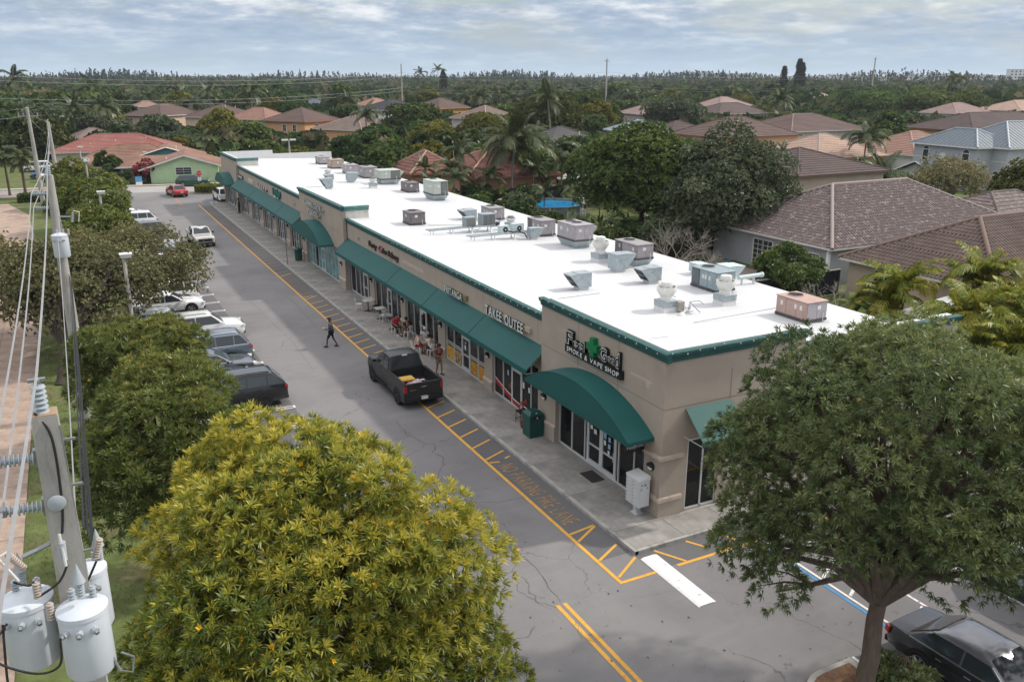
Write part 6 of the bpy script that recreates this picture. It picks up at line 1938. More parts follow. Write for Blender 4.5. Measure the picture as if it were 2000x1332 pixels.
sheds(cu, (PX - .05, PY - tp - .13, 9.15), (.02, -.05, .5), .30, .05, 8)
cu.build('fuse_cutout', m_porc, np_, smooth=True)
MB().tube([(PX - .05, PY - tp - .16, 9.55), (PX - .03, PY - tp - .22, 9.1)], .018, 6).build('fuse_tube', m_lhead, np_)
cu = MB()
sheds(cu, (PX + .32, PY - .05, 8.95), (.15, .0, .5), .3, .05, 8)
cu.build('fuse_cutout', m_porcb, np_, smooth=True)
for (x_, y_, z_) in ((PX - .42, PY - .32, 8.70), (PX - .30, PY - .45, 8.42), (-1.32, 11.9, 8.74), (-.62, 11.2, 8.76), (-.36, 12.0, 8.80)):
 ar = MB()
 sheds(ar, (x_, y_, z_), (.04, -.02, 1), .25, .052, 6)
 ar.build('surge_arrester', m_porcb if z_ < 8.72 else m_porc, np_, smooth=True)
 if z_ > 8.72:
  MB().lathe([(.085, 0), (.04, .14), (.005, .27)], (x_, y_, z_ + .22), 10).build('bushing_cover', m_porc, np_, smooth=True)
MB().lathe([(.002, 0), (.10, -.02), (.115, -.05), (.10, -.06), (.002, -.062)], (PX - .02, PY - tp - .01, 9.95), 16, None, 'y').build('meter', m_porc, np_, smooth=True)
jw = MB()
for pts in ([(PX - .1, PY - .1, PH + .05), (PX + .05, PY - .18, PH - .3), (PX + .04, PY - .18, 9.95), (PX - .02, PY - .2, 9.5)], [(PX - .02, PY - .24, 9.05), (PX - .15, PY - .3, 8.85), (PX - .42, PY - .34, 8.72)], [(PX - .66, PY - .3, 9.0), (PX - .5, PY - .3, 8.9), (PX - .42, PY - .33, 8.95)],
   [(-1.55, 11.62, 8.38), (-1.75, 11.3, 8.15), (-1.3, 10.95, 7.98), (-.98, 10.85, 8.05), (-.92, 10.92, 8.4)], [(-1.72, 11.6, 8.38), (-1.9, 11.2, 7.6), (-1.3, 10.9, 7.35), (-.7, 11.1, 7.5), (-.5, 11.6, 7.7)], [(-1.6, 11.62, 8.38), (-1.62, 11.2, 7.5), (-1.4, 11.0, 7.2), (-1.0, 11.1, 7.35)], [(PX + .15, PY - .1, 8.6), (PX + .32, PY - .05, 8.9)]):
 fine = []
 for i in range(len(pts) - 1):
  p0, p1, p2, p3 = [Vector(pts[max(0, min(len(pts) - 1, i + q))]) for q in (-1, 0, 1, 2)]
  for s_ in range(6):
   tt = s_ / 6
   fine.append(.5 * (2 * p1 + (p2 - p0) * tt + (2 * p0 - 5 * p1 + 4 * p2 - p3) * tt * tt + (3 * p1 - p0 - 3 * p2 + p3) * tt ** 3))
 fine.append(Vector(pts[-1]))
 jw.tube(fine, .016, 6)
jw.build('jumper_cable', m_cable, np_, smooth=True)
MB().tube([(-.52, 11.4, 8.32), (-.42, 11.2, 7.9), (-.30, 11.1, 7.55), (-.16, 11.15, 7.45), (-.12, 11.2, 7.65), (-.26, 11.15, 7.8)], .018, 6).build('grey_loop', m_steel, np_, smooth=True)
MB().box(-.56, -.40, 11.33, 11.43, 8.34, 8.44).build('connector', m_steel, np_)
MB().tube([(PX + .21, PY - .16, 2), (PX + .165, PY - .15, 11.0)], .012, 5).build('ground_wire', m_steel, np_)
for z_ in (10.75, 10.1, 9.1):
 MB().box(PX + tp, PX + tp + .16, PY - .1, PY - .07, z_, z_ + .03).build('step_bolt', m_steel, np_)
QX, QY, QH = -.82, 42.1, 11.25
q2 = thing('utility_pole', 'tall round concrete utility pole with one white transformer by the path', 'utility pole', (QX, QY, 0))
WORLD.add(q2.name)
MB().tube([(QX, QY, 0), (QX, QY, QH)], [.30, .165], 14).build('post', m_pole, q2, smooth=True)
i3 = MB()
sheds(i3, (QX, QY, QH), (0, 0, 1), .45, .10, 6)
i3.build('insulator', m_porc, q2, smooth=True)
for z_ in (10.45, 9.85):
 i4 = MB()
 sheds(i4, (QX - .18, QY, z_), (-1, 0, .04), .6, .09, 8)
 i4.build('insulator', m_porc, q2, smooth=True)
can(q2, (QX + .05, QY - .50, 7.75), .33, .98, back=(QX, QY))
MB().tube([(QX + .1, QY - .05, 9.45), (QX + .72, QY - .15, 9.42)], .035, 6).build('bracket', m_steel, q2)
cu = MB()
sheds(cu, (QX + .62, QY - .15, 9.2), (.1, 0, .5), .42, .06, 9)
cu.build('fuse_cutout', m_porc, q2, smooth=True)
MB().tube([(QX + .72, QY - .18, 9.68), (QX + .95, QY - .2, 9.62), (QX + .88, QY - .2, 9.2)], .022, 6).build('fuse_tube', m_lhead, q2)
for z_ in (6.0, 6.12, 5.6, 5.7):
 MB().lathe([(.285 - z_ * .011, z_), (.29 - z_ * .011, z_ + .03)], (QX, QY, 0), 14, cap=False).build('band', m_black, q2)
ar = MB()
sheds(ar, (QX + .4, QY - .6, 8.7), (.05, 0, 1), .28, .055, 6)
ar.build('surge_arrester', m_porcb, q2, smooth=True)
def far_pole(name_label, x, y, h, r=.16, arm=True, lean=0.0):
 t = thing('utility_pole', name_label, 'utility pole', (x, y, 0))
 MB().tube([(0, 0, 0), (lean * h, 0, h)], [r * 1.5, r * .9], 10).build('post', m_pole, t, smooth=True)
 if arm:
  MB().box(-1.1 + lean * h, 1.1 + lean * h, -.06, .06, h - .85, h - .70).build('crossarm', m_steel, t)
  io = MB()
  for e in (-1.0, -.45, 1.0):
   sheds(io, (e + lean * h, 0, h - .70), (0, 0, 1), .28, .07, 4)
  io.build('insulator', m_porc, t)
 it = MB()
 sheds(it, (lean * h, 0, h), (0, 0, 1), .3, .07, 4)
 it.build('top_insulator', m_porc, t)
 return t
far_pole('leaning concrete utility pole by the far end of the path, right one of the pair', -1.45, 121.5, 10.0, .2, False, -.012)
far_pole('tall concrete utility pole with a crossarm, left one of the far pair', -3.45, 121.5, 11.5, .2, True, -.01)
far_pole('tall bare utility pole on the skyline at the left', -18.5, 205, 19.2, .2, False)
far_pole('tall brown utility pole on the skyline behind the white house', 96, 262, 19.0, .2, False)
far_pole('tall brown utility pole with a small arm near the middle of the skyline', 176, 268, 21.5, .24, True)
far_pole('tall grey utility pole on the skyline above the right roofs', 340, 292, 24.0, .26, True, .01)
far_pole('concrete utility pole cut by the left edge of the view', -16.5, 137, 11.0, .2, True)
def span(label, a, b, sag=.5, r=.014, mat=None, n=24, group='overhead wires'):
 t = tag(MB().tube([(a[0] + (b[0] - a[0]) * i / n, a[1] + (b[1] - a[1]) * i / n, a[2] + (b[2] - a[2]) * i / n - sag * 4 * (i / n) * (1 - i / n)) for i in range(n + 1)], r, 5).build('wire', mat or m_wire, None, smooth=True), label, 'wire', group)
 return t
span('top conductor between the two nearest utility poles', (PX - .02, PY, PH + .47), (QX, QY, QH + .5), .35, .018)
span('upper side conductor between the two nearest utility poles', (PX - .66, PY, 10.62), (QX - .78, QY, 10.5), .35, .018)
span('lower side conductor between the two nearest utility poles', (PX - .66, PY, 9.9), (QX - .78, QY, 9.9), .35, .018)
span('top conductor leaving the nearest pole towards the viewer', (PX - .02, PY, PH + .47), (-1.7, -18, 11.9), .3, .018)
span('upper side conductor leaving the nearest pole towards the viewer', (PX - .66, PY, 10.62), (-2.4, -18, 10.7), .3, .018)
span('lower side conductor leaving the nearest pole towards the viewer', (PX - .66, PY, 9.9), (-2.4, -18, 10.0), .3, .018)
span('thin neutral wire between the two nearest poles', (PX + .12, PY + .2, 9.2), (QX, QY - .2, 9.0), .3, .012)
for i, (dx, z_) in enumerate(((.24, 8.1), (.28, 8.0), (.33, 7.9), (.3, 7.75))):
 span(('uppermost', 'second', 'third', 'lowest')[i] + ' dark cable of the bundle right of the nearest pole', (PX + dx - .02, PY + .2, z_ + 1.2), (QX + dx * .7, QY - .2, z_ - 1.2), .25, .016, m_cable, group='dark cables between the two nearest poles')
span('top conductor from the round pole to the far leaning pole', (QX, QY, QH + .45), (-1.57, 121.5, 10.3), .9, .02)
span('side conductor from the round pole to the far leaning pole', (QX - .78, QY, 10.5), (-1.6, 121.5, 9.3), .9, .02)
span('lower side conductor from the round pole to the far leaning pole', (QX - .78, QY, 9.9), (-1.6, 121.5, 8.7), .9, .02)
span('slack wire between the far pair of poles', (-1.57, 121.5, 10.2), (-3.56, 121.5, 11.7), .5, .02)
span('slack lower wire between the far pair of poles', (-1.5, 121.5, 8.6), (-3.5, 121.5, 10.6), .4, .02)
for i, z_ in enumerate((11.7, 10.8, 10.75)):
 span('wire running left from the far crossarm pole', (-3.5, 121.5, z_), (-16.5, 137, z_ - .6), .5, .018, group='wires left of the far crossarm pole')
span('service cable sagging left from the round pole', (QX - .1, QY, 7.0), (-14, 40, 4.6), .4, .014, m_cable)
for z_, g_ in ((16.0, 1), (15.0, 2), (11.5, 3), (10.6, 4)):
 span('thin wire between the bare left pole and the brown pole', (-18.5, 205, z_), (96, 262, z_ + .5), 2.0, .03, m_steel, group='thin wires across the woods at the left')
 span('thin wire between the two brown skyline poles', (96, 262, z_ + .5), (176, 268, z_ + 1), 1.5, .03, m_steel, group='thin wires across the woods in the middle')
 span('thin wire between the middle and the right skyline poles', (176, 268, z_ + 1), (340, 292, z_ + 2), 2.5, .03, m_steel, group='thin wires across the woods at the right')
# --- signs
m_post = M('sign_post', (0.10, 0.11, 0.11), 0.6, metal=0.3)
m_stop = M('stop_red', (0.45, 0.02, 0.025), 0.5)
t = thing('stop_sign', 'red stop sign behind the hedge island', 'sign', (16.05, 127.0, 0), 0)
MB().tube([(0, .03, 0), (0, .03, 2.75)], .035, 6).build('post', m_post, t)
oc = lambda r_, y_: [(r_ * math.cos(R(22.5 + 45 * i)), y_, 2.4 + r_ * math.sin(R(22.5 + 45 * i))) for i in range(8)]
MB().extrude(oc(.42, 0), (0, .012, 0)).build('sign_rim', m_paper, t)
MB().extrude(oc(.385, -.008), (0, .007, 0)).build('sign_face', m_stop, t)
MB().box(-.24, .24, .0, .012, 1.35, 1.85).build('sign_plate', m_paper, t)
lettering(t, 'STOP', (16.05 - .27, 127.0 - .008, 2.28), (1, 0, 0), (0, 0, 1), .54, .24, .004, m_paper)
for (x, y, h, lb) in ((15.36, 71.4, 2.3, 'thin sign post at the kerb by the middle tower, seen edge on'), (15.3, 110.0, 2.3, 'thin sign post at the far left corner of the walkway'), (16.0, 111.6, 2.3, 'thin sign post at the far end of the walkway, second from the kerb')):
 t = thing('sign_post', lb, 'sign post', (x, y, .14))
 MB().tube([(0, 0, 0), (0, 0, h)], .028, 6).build('post', m_post, t)
 MB().box(-.012, .0, -.15, .15, h - .5, h - .05).build('sign_plate', M('sign_back', (0.18, 0.19, 0.2), 0.5, metal=0.4), t)
 MB().box(.0, .006, -.14, .14, h - .49, h - .06).build('sign_face', m_blue, t)
t = thing('yard_sign', 'blue and white yard sign before the red flowering bush', 'sign', (8.9, 137.9, 0))
MB().box(-.45, .45, -.03, .0, .45, 1.25).build('sign_face', M('sky_blue_sign', (0.09, 0.33, 0.60), 0.6), t)
MB().box(-.45, .45, -.03, .0, .05, .448).build('sign_foot', m_paper, t)
MB().tube([(-.4, .02, 0), (-.4, .02, 1.25)], .02, 4).tube([(.4, .02, 0), (.4, .02, 1.25)], .02, 4).build('post', m_post, t)
isl = struct('hedge_island', MB().extrude([(14.9 + 1.9 * (1 + math.cos(a)) * .95, 124.3 + 1.5 * math.sin(a), -.02) for a in [2 * math.pi * i / 24 for i in range(24)]], (0, 0, .16)), m_kerb)
struct('island_soil', MB().extrude([(14.9 + .18 + 1.72 * (1 + math.cos(a)) * .95, 124.3 + 1.32 * math.sin(a), .0) for a in [2 * math.pi * i / 24 for i in range(24)]], (0, 0, .165)), m_grass)
ikb, iso = [], []
for i in range(11):
 a = R(90) + R(180) * i / 10
 ikb.append((16.0 + .95 * math.cos(a), 12.25 + .95 * math.sin(a)))
ikb += [(17.2, 11.3), (17.2, 13.2)]
struct('planter_kerb', MB().extrude([(x, y, -.02) for x, y in ikb], (0, 0, .17)), m_kerb)
struct('planter_mulch', MB().extrude([(16.0 + (x - 16.0) * .82, 12.25 + (y - 12.25) * .82, 0) for x, y in ikb], (0, 0, .175)), m_mulch)
# --- houses
def tilemat(name, c, dirt, course=.36, dlo=.45, dhi=.7, dscale=.35):
 """roof tile colour; tile relief is built where it can be seen"""
 return M(name, c, 0.85, var=0.2, scale=3.5, dirt=dirt, dscale=dscale, dlo=dlo, dhi=dhi)
T_BROWN = tilemat('brown_tile', (0.115, 0.075, 0.066), (0.085, 0.06, 0.058))
T_DARK = tilemat('dark_brown_tile', (0.085, 0.060, 0.056), (0.06, 0.045, 0.045))
T_SALM = tilemat('salmon_tile', (0.26, 0.145, 0.11), (0.19, 0.11, 0.09))
T_GREYB = tilemat('grey_brown_tile', (0.17, 0.125, 0.11), (0.11, 0.085, 0.08))
T_BLACK = tilemat('black_tile', (0.042, 0.042, 0.05), (0.03, 0.03, 0.036))
T_SLATE = tilemat('slate_tile', (0.085, 0.078, 0.08), (0.06, 0.055, 0.058))
T_TAN = tilemat('tan_tile', (0.37, 0.255, 0.20), (0.29, 0.195, 0.155))
T_PINK = tilemat('pink_tile', (0.25, 0.175, 0.16), (0.18, 0.125, 0.118))
T_PALE = tilemat('pale_tile', (0.34, 0.28, 0.255), (0.27, 0.215, 0.2))
T_RED = tilemat('red_tile', (0.175, 0.075, 0.058), (0.11, 0.055, 0.047))
T_REDS = M('red_shingle', (0.235, 0.092, 0.078), 0.9, var=0.15, scale=4, dirt=(0.26, 0.135, 0.105), dscale=.4)
T_BRSH = M('brown_shingle', (0.165, 0.092, 0.068), 0.9, var=0.18, scale=3, dirt=(0.25, 0.14, 0.10), dscale=.25, dlo=.42, dhi=.62)
T_WEATH = tilemat('weathered_tile', (0.12, 0.092, 0.088), (0.37, 0.33, 0.31), dlo=.52, dhi=.72, dscale=2.6)
T_NEAR = tilemat('near_brown_tile', (0.125, 0.088, 0.076), (0.075, 0.055, 0.05), dlo=.4, dhi=.7, dscale=.7)
T_METAL = M('metal_roof', (0.105, 0.128, 0.150), 0.5, metal=0.2, var=0.06)
T_METALB = M('pale_blue_metal_roof', (0.25, 0.32, 0.38), 0.5, metal=0.2, var=0.06)
m_fasc = M('white_fascia', (0.60, 0.58, 0.55), 0.7)
m_hglass = M('house_window_glass', (0.03, 0.04, 0.045), 0.08, spec=0.7)
m_soff = M('soffit', (0.4, 0.37, 0.34), 0.9)
def wallm(n, c):
 return M('house_wall_' + n, c, 0.9, var=0.06, scale=1.5, bump=.2, dirt=tuple(k_ * .82 for k_ in c), dscale=.5)
W_PEACH, W_ORANGE, W_BORANGE = wallm('peach', (0.60, 0.44, 0.33)), wallm('orange', (0.58, 0.33, 0.17)), wallm('bright_orange', (0.62, 0.33, 0.085))
W_GREY, W_PINKW, W_WHITE = wallm('grey', (0.33, 0.335, 0.35)), wallm('pinkish', (0.52, 0.44, 0.40)), wallm('white', (0.62, 0.62, 0.62))
W_YEL, W_BEIGE, W_TAN = wallm('yellow', (0.52, 0.38, 0.22)), wallm('beige', (0.50, 0.44, 0.40)), wallm('tan', (0.44, 0.36, 0.29))
W_MINT, W_CORAL, W_MINTD = wallm('mint', (0.40, 0.53, 0.33)), wallm('coral', (0.40, 0.20, 0.14)), wallm('olive', (0.36, 0.38, 0.23))
W_BLUEG = wallm('blue_grey', (0.35, 0.37, 0.39))
def win(parent, p, ux, w, h, rows=2, cols=2, arch=False, frame=None):
 """window standing on a wall: p = lower left corner, ux = direction along the wall (outside normal = ux x up)"""
 p, ux = Vector(p), Vector(ux).normalized()
 up = Vector((0, 0, 1))
 n = ux.cross(up)
 fr = MB()
 fm = frame or m_fasc
 def bar(a, b, z0, z1, d0=-.02, d1=.06):
  q = [p + ux * a + up * z0 + n * d0, p + ux * b + up * z0 + n * d0, p + ux * b + up * z0 + n * d1, p + ux * a + up * z0 + n * d1]
  fr.hexa(q + [v + up * (z1 - z0) for v in q])
 t_ = .07
 bar(-t_ * 1.6, 0, -t_, h + t_)
 bar(w, w + t_ * 1.6, -t_, h + t_)
 bar(0, w, -t_, 0)
 bar(0, w, h, h + t_ * 1.5)
 for i in range(1, cols):
  bar(w * i / cols - .02, w * i / cols + .02, 0, h, -.02, .03)
 for i in range(1, rows):
  bar(0, w, h * i / rows - .02, h * i / rows + .02, -.02, .026)
 if arch:
  pts = [p + ux * (w / 2 + (w / 2 + .11) * math.cos(a)) + up * (h + .07 + (w / 2) * math.sin(a)) for a in [math.pi * i / 10 for i in range(11)]]
  fr.extrude([v + n * -.02 for v in pts], n * .06)
 o = fr.build('window', fm, parent)
 q = [p + n * .012, p + ux * w + n * .012, p + ux * w + up * h + n * .012, p + up * h + n * .012]
 MB().extrude(q, n * .008).build('pane', m_hglass, o)
 if arch:
  pts = [p + ux * (w / 2 + (w / 2 - .02) * math.cos(a)) + up * (h + .07 + (w / 2 - .06) * math.sin(a)) + n * .042 for a in [math.pi * i / 10 for i in range(11)]]
  MB().extrude(pts, n * .006).build('pane', m_hglass, o)
 return o
def hip_faces(w, d, ov, e, rg):
 """four roof planes of a w x d hip roof: corner lists (eave a, eave b, ridge b, ridge a)"""
 X, Y = w / 2 + ov, d / 2 + ov
 if w >= d:
  rx = max(.05, X - Y)
  A, B = Vector((-rx, 0, rg)), Vector((rx, 0, rg))
  return [[Vector((-X, -Y, e)), Vector((X, -Y, e)), B, A], [Vector((X, Y, e)), Vector((-X, Y, e)), A, B], [Vector((-X, Y, e)), Vector((-X, -Y, e)), A, A], [Vector((X, -Y, e)), Vector((X, Y, e)), B, B]]
 ry = max(.05, Y - X)
 A, B = Vector((0, -ry, rg)), Vector((0, ry, rg))
 return [[Vector((-X, -Y, e)), Vector((X, -Y, e)), A, A], [Vector((X, Y, e)), Vector((-X, Y, e)), B, B], [Vector((-X, Y, e)), Vector((-X, -Y, e)), A, B], [Vector((X, -Y, e)), Vector((X, Y, e)), B, A]]
def courses(mb, fc, course=.36, barrel=0.0, step=.03):
 """tile courses laid as overlapping steps on a roof plane; barrel > 0 adds rounded columns"""
 a, b, rb, ra_ = fc
 n = (b - a).cross(ra_ - a).normalized()
 sl_ = ((rb + ra_) / 2 - (a + b) / 2).length
 N = max(2, int(sl_ / course))
 for i in range(N):
  t0, t1 = i / N, (i + 1) / N
  l0, r0, l1, r1 = a.lerp(ra_, t0), b.lerp(rb, t0), a.lerp(ra_, t1), b.lerp(rb, t1)
  if not barrel:
   mb.poly([l0 + n * step, r0 + n * step, r1 + n * .004, l1 + n * .004])
   mb.poly([l0, r0, r0 + n * step, l0 + n * step])
  else:
   L0 = (r0 - l0).length
   if L0 < .1:
    continue
   m_ = max(1, int(L0 / barrel))
   u = (r0 - l0) / L0
   lo_off = u.dot(l1 - l0)
   L1 = (r1 - l1).length
   for j in range(m_):
    x0, x1 = j * L0 / m_, (j + 1) * L0 / m_
    if x1 <= lo_off * .35 or x0 >= lo_off + L1 + (L0 - lo_off - L1) * .65:
     continue
    xm, q_ = (x0 + x1) / 2, barrel * .34
    up_ = (l1 - l0) - u * lo_off
    bs = [l0 + u * x0 + n * .006, l0 + u * (xm - q_ * .6) + n * (step + .045), l0 + u * (xm + q_ * .6) + n * (step + .045), l0 + u * x1 + n * .006]
    tp_ = [v + up_ * 1.02 - n * (step - .004) for v in bs]
    o_ = len(mb.v)
    mb.v += [tuple(v) for v in bs + tp_]
    mb.f += [(o_, o_ + 1, o_ + 5, o_ + 4), (o_ + 1, o_ + 2, o_ + 6, o_ + 5), (o_ + 2, o_ + 3, o_ + 7, o_ + 6), (o_, o_ + 3, o_ + 2, o_ + 1)]
    mb.fm += [0] * 4
def house(label, cx, cy, w, d, rot, e, rg, wall, roof, ov=.55, fascia=None, windows=(), detail=1, cat='house', name='house', ridge=None, wing=None, group=None, kind='hip', clay=0.0, wallside=None):
 """hip roofed house; windows: (side, offset, sill, width, height[, rows, cols, arch]) side 0 = -y, 1 = +x, 2 = +y, 3 = -x"""
 t = thing(name, label, cat, (cx, cy, 0), R(rot), group)
 X, Y = w / 2, d / 2
 wb_ = MB().box(-X, X, -Y, Y, -.1, e - .02)
 wb_.build('wall', wall, t)
 fc = hip_faces(w, d, ov, e, rg)
 fz = MB()
 O_ = ov
 for (a, b, c2, d2) in ((-X - O_, X + O_, -Y - O_, -Y - O_ + .03), (-X - O_, X + O_, Y + O_ - .03, Y + O_), (-X - O_, -X - O_ + .03, -Y - O_ + .03, Y + O_ - .03), (X + O_ - .03, X + O_, -Y - O_ + .03, Y + O_ - .03)):
  fz.box(a, b, c2, d2, e - .17, e + .0)
 fz.build('fascia', fascia or m_fasc, t)
 MB().poly([(-X - O_, -Y - O_, e - .10), (-X - O_, Y + O_, e - .10), (X + O_, Y + O_, e - .10), (X + O_, -Y - O_, e - .10)]).build('soffit', m_soff, t)
 rm = MB()
 if detail == 0:
  for f in fc:
   pts = []
   for v in f:
    if not pts or (v - pts[-1]).length > 1e-4:
     pts.append(v)
   rm.poly(pts)
 else:
  for f in fc:
   pts = []
   for v in f:
    if not pts or (v - pts[-1]).length > 1e-4:
     pts.append(v - Vector((0, 0, .02)))
   rm.poly(pts)
   courses(rm, f, course=.36 if detail == 2 else .55, barrel=(.30 if detail == 2 else 0.0), step=.03 if detail == 2 else .045)
 ro = rm.build('roof', roof, t)
 caps = []
 A, B = fc[0][3], fc[0][2]
 if w < d:
  A, B = fc[2][2], fc[2][3]
 caps.append((A, B))
 for f in fc:
  caps.append((f[0], f[3]))
 rc = ridge or roof
 if detail == 2:
  cm = MB().lathe([(.10, 0), (.14, .0), (.155, .40), (.11, .40)], (0, 0, 0), 10, None, 'x', cap=False).mesh('ridge_tile', rc)
  nmax = 0
  for p, q in caps:
   L_ = (q - p).length
   nn = max(1, int(L_ / .36))
   dr = (q - p).normalized()
   for i in range(nn):
    o = link('ridge_tile', cm, t)
    o.location = p + (q - p) * (i / nn)
    o.rotation_mode = 'QUATERNION'
    o.rotation_quaternion = dr.to_track_quat('X', 'Z')
    nmax += 1
 else:
  cm = MB()
  for p, q in caps:
   if (q - p).length > .1:
    cm.tube([p, q], .13, 6)
  cm.build('ridge', rc, t)
 for wd in windows:
  s_, off, sill, ww, hh = wd[:5]
  ex = wd[5:] if len(wd) > 5 else (2, 2)
  if s_ == 0:
   win(t, (off, -Y, sill), (1, 0, 0), ww, hh, *ex)
  elif s_ == 1:
   win(t, (X, off, sill), (0, 1, 0), ww, hh, *ex)
  elif s_ == 2:
   win(t, (off + ww, Y, sill), (-1, 0, 0), ww, hh, *ex)
  else:
   win(t, (-X, off + ww, sill), (0, -1, 0), ww, hh, *ex)
 return t
def vents(t, pts, mat=None):
 for x, y, z, h in pts:
  MB().tube([(x, y, z), (x, y, z + h)], .05, 6).lathe([(.09, z + h), (.09, z + h + .08), (.01, z + h + .1)], (x, y, 0), 8).build('roof_vent', mat or m_white, t)
def at_corner(x, y, w, d, rot, cx=-1, cy=-1):
 """centre of a house whose (cx, cy) corner stands at x, y"""
 a = R(rot)
 lx, ly = -cx * w / 2, -cy * d / 2
 return x + lx * math.cos(a) - ly * math.sin(a), y + lx * math.sin(a) + ly * math.cos(a)
def hc(label, x, y, w, d, rot, e, rg, wall, roof, **k_):
 cx, cy = at_corner(x, y, w, d, rot)
 return house(label, cx, cy, w, d, rot, e, rg, wall, roof, **k_)
W2 = lambda s_, offs, sill=3.4: [(s_, o_, sill, .9, 1.25) for o_ in offs]
h1 = hc('peach two storey house with dark brown hip roof, leftmost of the row', 23.0, 243, 15, 12, 40, 5.7, 8.4, W_PEACH, T_BROWN, windows=[(3, -3.0, 3.5, 1.0, 1.4), (3, .5, 3.5, 1.0, 1.4), (3, 4.0, 3.5, .6, 1.4)])
h2 = hc('brown roofed house half hidden behind the salmon roofed one', 36, 226, 13, 13, 38, 5.6, 8.6, W_PEACH, T_BROWN)
vents(h2, [(-1, -2, 8.0, .4), (2, -2.5, 7.6, .4)])
h3 = hc('grey and pinkish two storey house with salmon hip roof', 42.8, 211, 9, 12, 34, 5.6, 8.2, W_GREY, T_SALM)
h4 = hc('orange two storey house with dark brown hip roof', 48.6, 197, 12, 12, 34, 5.6, 8.5, W_ORANGE, T_BROWN, fascia=M('orange_fascia', (0.33, 0.15, 0.07), 0.7), windows=[(0, -2.5, 3.4, 1.2, 1.5, 3, 2), (3, -3.4, 3.4, .95, 1.4), (3, -.4, 3.4, .95, 1.4)])
h5 = hc('low house with grey brown tile roof behind the palm', 57.5, 183, 15, 14, 32, 4.2, 7.2, W_ORANGE, T_GREYB, ridge=T_TAN)
h6 = hc('white two storey house with black hip roof', 87, 250, 16, 13, 24, 5.8, 8.6, W_WHITE, T_BLACK, windows=[(3, -2, 3.4, 1.1, 1.4, 1, 2), (0, 3.4, 3.6, 1.1, 1.2, 1, 2), (0, -5, 3.4, 1.1, 1.4, 1, 2)])
h7 = hc('bright orange house with brown hip roof behind the green tree', 106, 256, 14, 12, 24, 5.8, 8.8, W_BORANGE, T_BROWN, fascia=W_BORANGE)
h7b = hc('small house with a brown roof in front of the woods', 98, 300, 12, 10, 20, 5.6, 8.0, W_WHITE, T_SALM, detail=0)
h8 = hc('house with grey brown tile roof beside the gold trees', 92.5, 194, 12, 12, 20, 5.4, 8.4, W_BEIGE, T_GREYB, ridge=T_TAN)
h9 = hc('low house with slate grey tile roof behind the tall coconut palm', 72, 126, 12, 11, 6, 4.2, 7.0, W_GREY, T_SLATE)
vents(h9, [(2, -3, 5.6, .5)])
h10 = hc('low brown roofed house right of the slate grey one', 84, 124.5, 12, 12, -6, 4.2, 6.6, W_BEIGE, T_DARK)
vents(h10, [(3, -3, 5.2, .4), (4, -2, 5.2, .4)])
h11 = hc('house with pale blue metal roof among the trees', 104, 150, 10, 10, -8, 4.4, 6.6, W_WHITE, T_METALB)
h12 = hc('pinkish two storey house with brown tile roof by the big oak', 138, 193, 16, 13, -8, 5.8, 8.6, W_PINKW, T_PINK, windows=[(3, -3.5, 3.4, .8, 1.2), (3, 1.5, 3.6, .7, 1.0), (0, -6.5, 3.6, .9, 1.3)])
h13 = hc('dark roofed house right of the rounded green tree', 95, 124, 12, 11, 0, 5.0, 7.6, W_BEIGE, T_DARK)
h14 = hc('coral house with red barrel tile roof behind the palms', 44.6, 99.0, 13, 13, 0, 3.0, 6.2, W_CORAL, T_RED, detail=2, ridge=tilemat('pale_red_ridge', (0.42, 0.24, 0.19), (0.3, 0.16, 0.12)), fascia=W_CORAL)
h14b = hc('left wing of the coral house with red tile roof', 40.6, 108, 7, 8, 0, 3.0, 5.6, W_CORAL, T_RED, ridge=T_TAN, fascia=W_CORAL)
hc('brown roofed house with pale ridge, left in the right hand estate', 205, 240, 16, 13, 4, 5.6, 8.6, W_BEIGE, T_PINK, detail=0)
hc('dark brown low roof behind the coconut palm of the estate', 168, 197, 19, 13, 0, 5.2, 8.0, W_TAN, T_DARK, detail=0)
hc('house with a pale tiled roof in the estate, lightest of all', 276, 268, 22, 15, 0, 5.6, 8.8, W_WHITE, T_PALE, ridge=m_fasc)
hc('house with a pink brown roof right of the pale one', 338, 302, 22, 15, 0, 5.6, 8.8, W_BEIGE, T_PINK)
hc('house with a wide tan tile roof in the estate', 326, 268, 28, 18, 0, 5.6, 9.4, W_BEIGE, T_TAN, ridge=T_PALE)
hc('house with a brown roof and pale ridge right of the wide tan roof', 352, 246, 26, 16, 0, 5.6, 9.4, W_PEACH, T_PINK, ridge=T_PALE)
hc('small tan roof half hidden behind the umbrella tree', 262, 222, 15, 11, 0, 5.4, 7.6, W_BEIGE, T_TAN)
hc('pink tile roof at the foot of the umbrella trees', 232, 168, 16, 12, 0, 5.2, 8.0, W_BEIGE, T_PINK, ridge=T_TAN)
hc('house with a tan roof at the right edge of the view', 268, 172, 24, 16, 0, 5.2, 8.2, W_PINKW, T_TAN)
h23 = hc('orange house with wide dark brown roof behind the grey house', 152, 106, 30, 16, -4, 5.6, 8.6, W_ORANGE, T_DARK, fascia=M('dark_orange_fascia', (0.22, 0.09, 0.05), .7))
h24 = hc('yellow two storey house with dark brown roof behind the tan roofs', 97, 112.5, 17, 13, 0, 5.7, 8.6, W_YEL, T_BROWN, fascia=M('brown_fascia', (0.16, 0.08, 0.055), 0.7), windows=[(0, 2.2, 3.0, 1.1, 1.7, 2, 2), (0, -5.5, 3.2, 1.1, 1.5)])
h25 = hc('house with dark brown roof and pale ridges behind the yellow one', 121, 121, 19, 14, 0, 5.6, 8.4, W_BEIGE, T_BROWN, ridge=T_PINK)
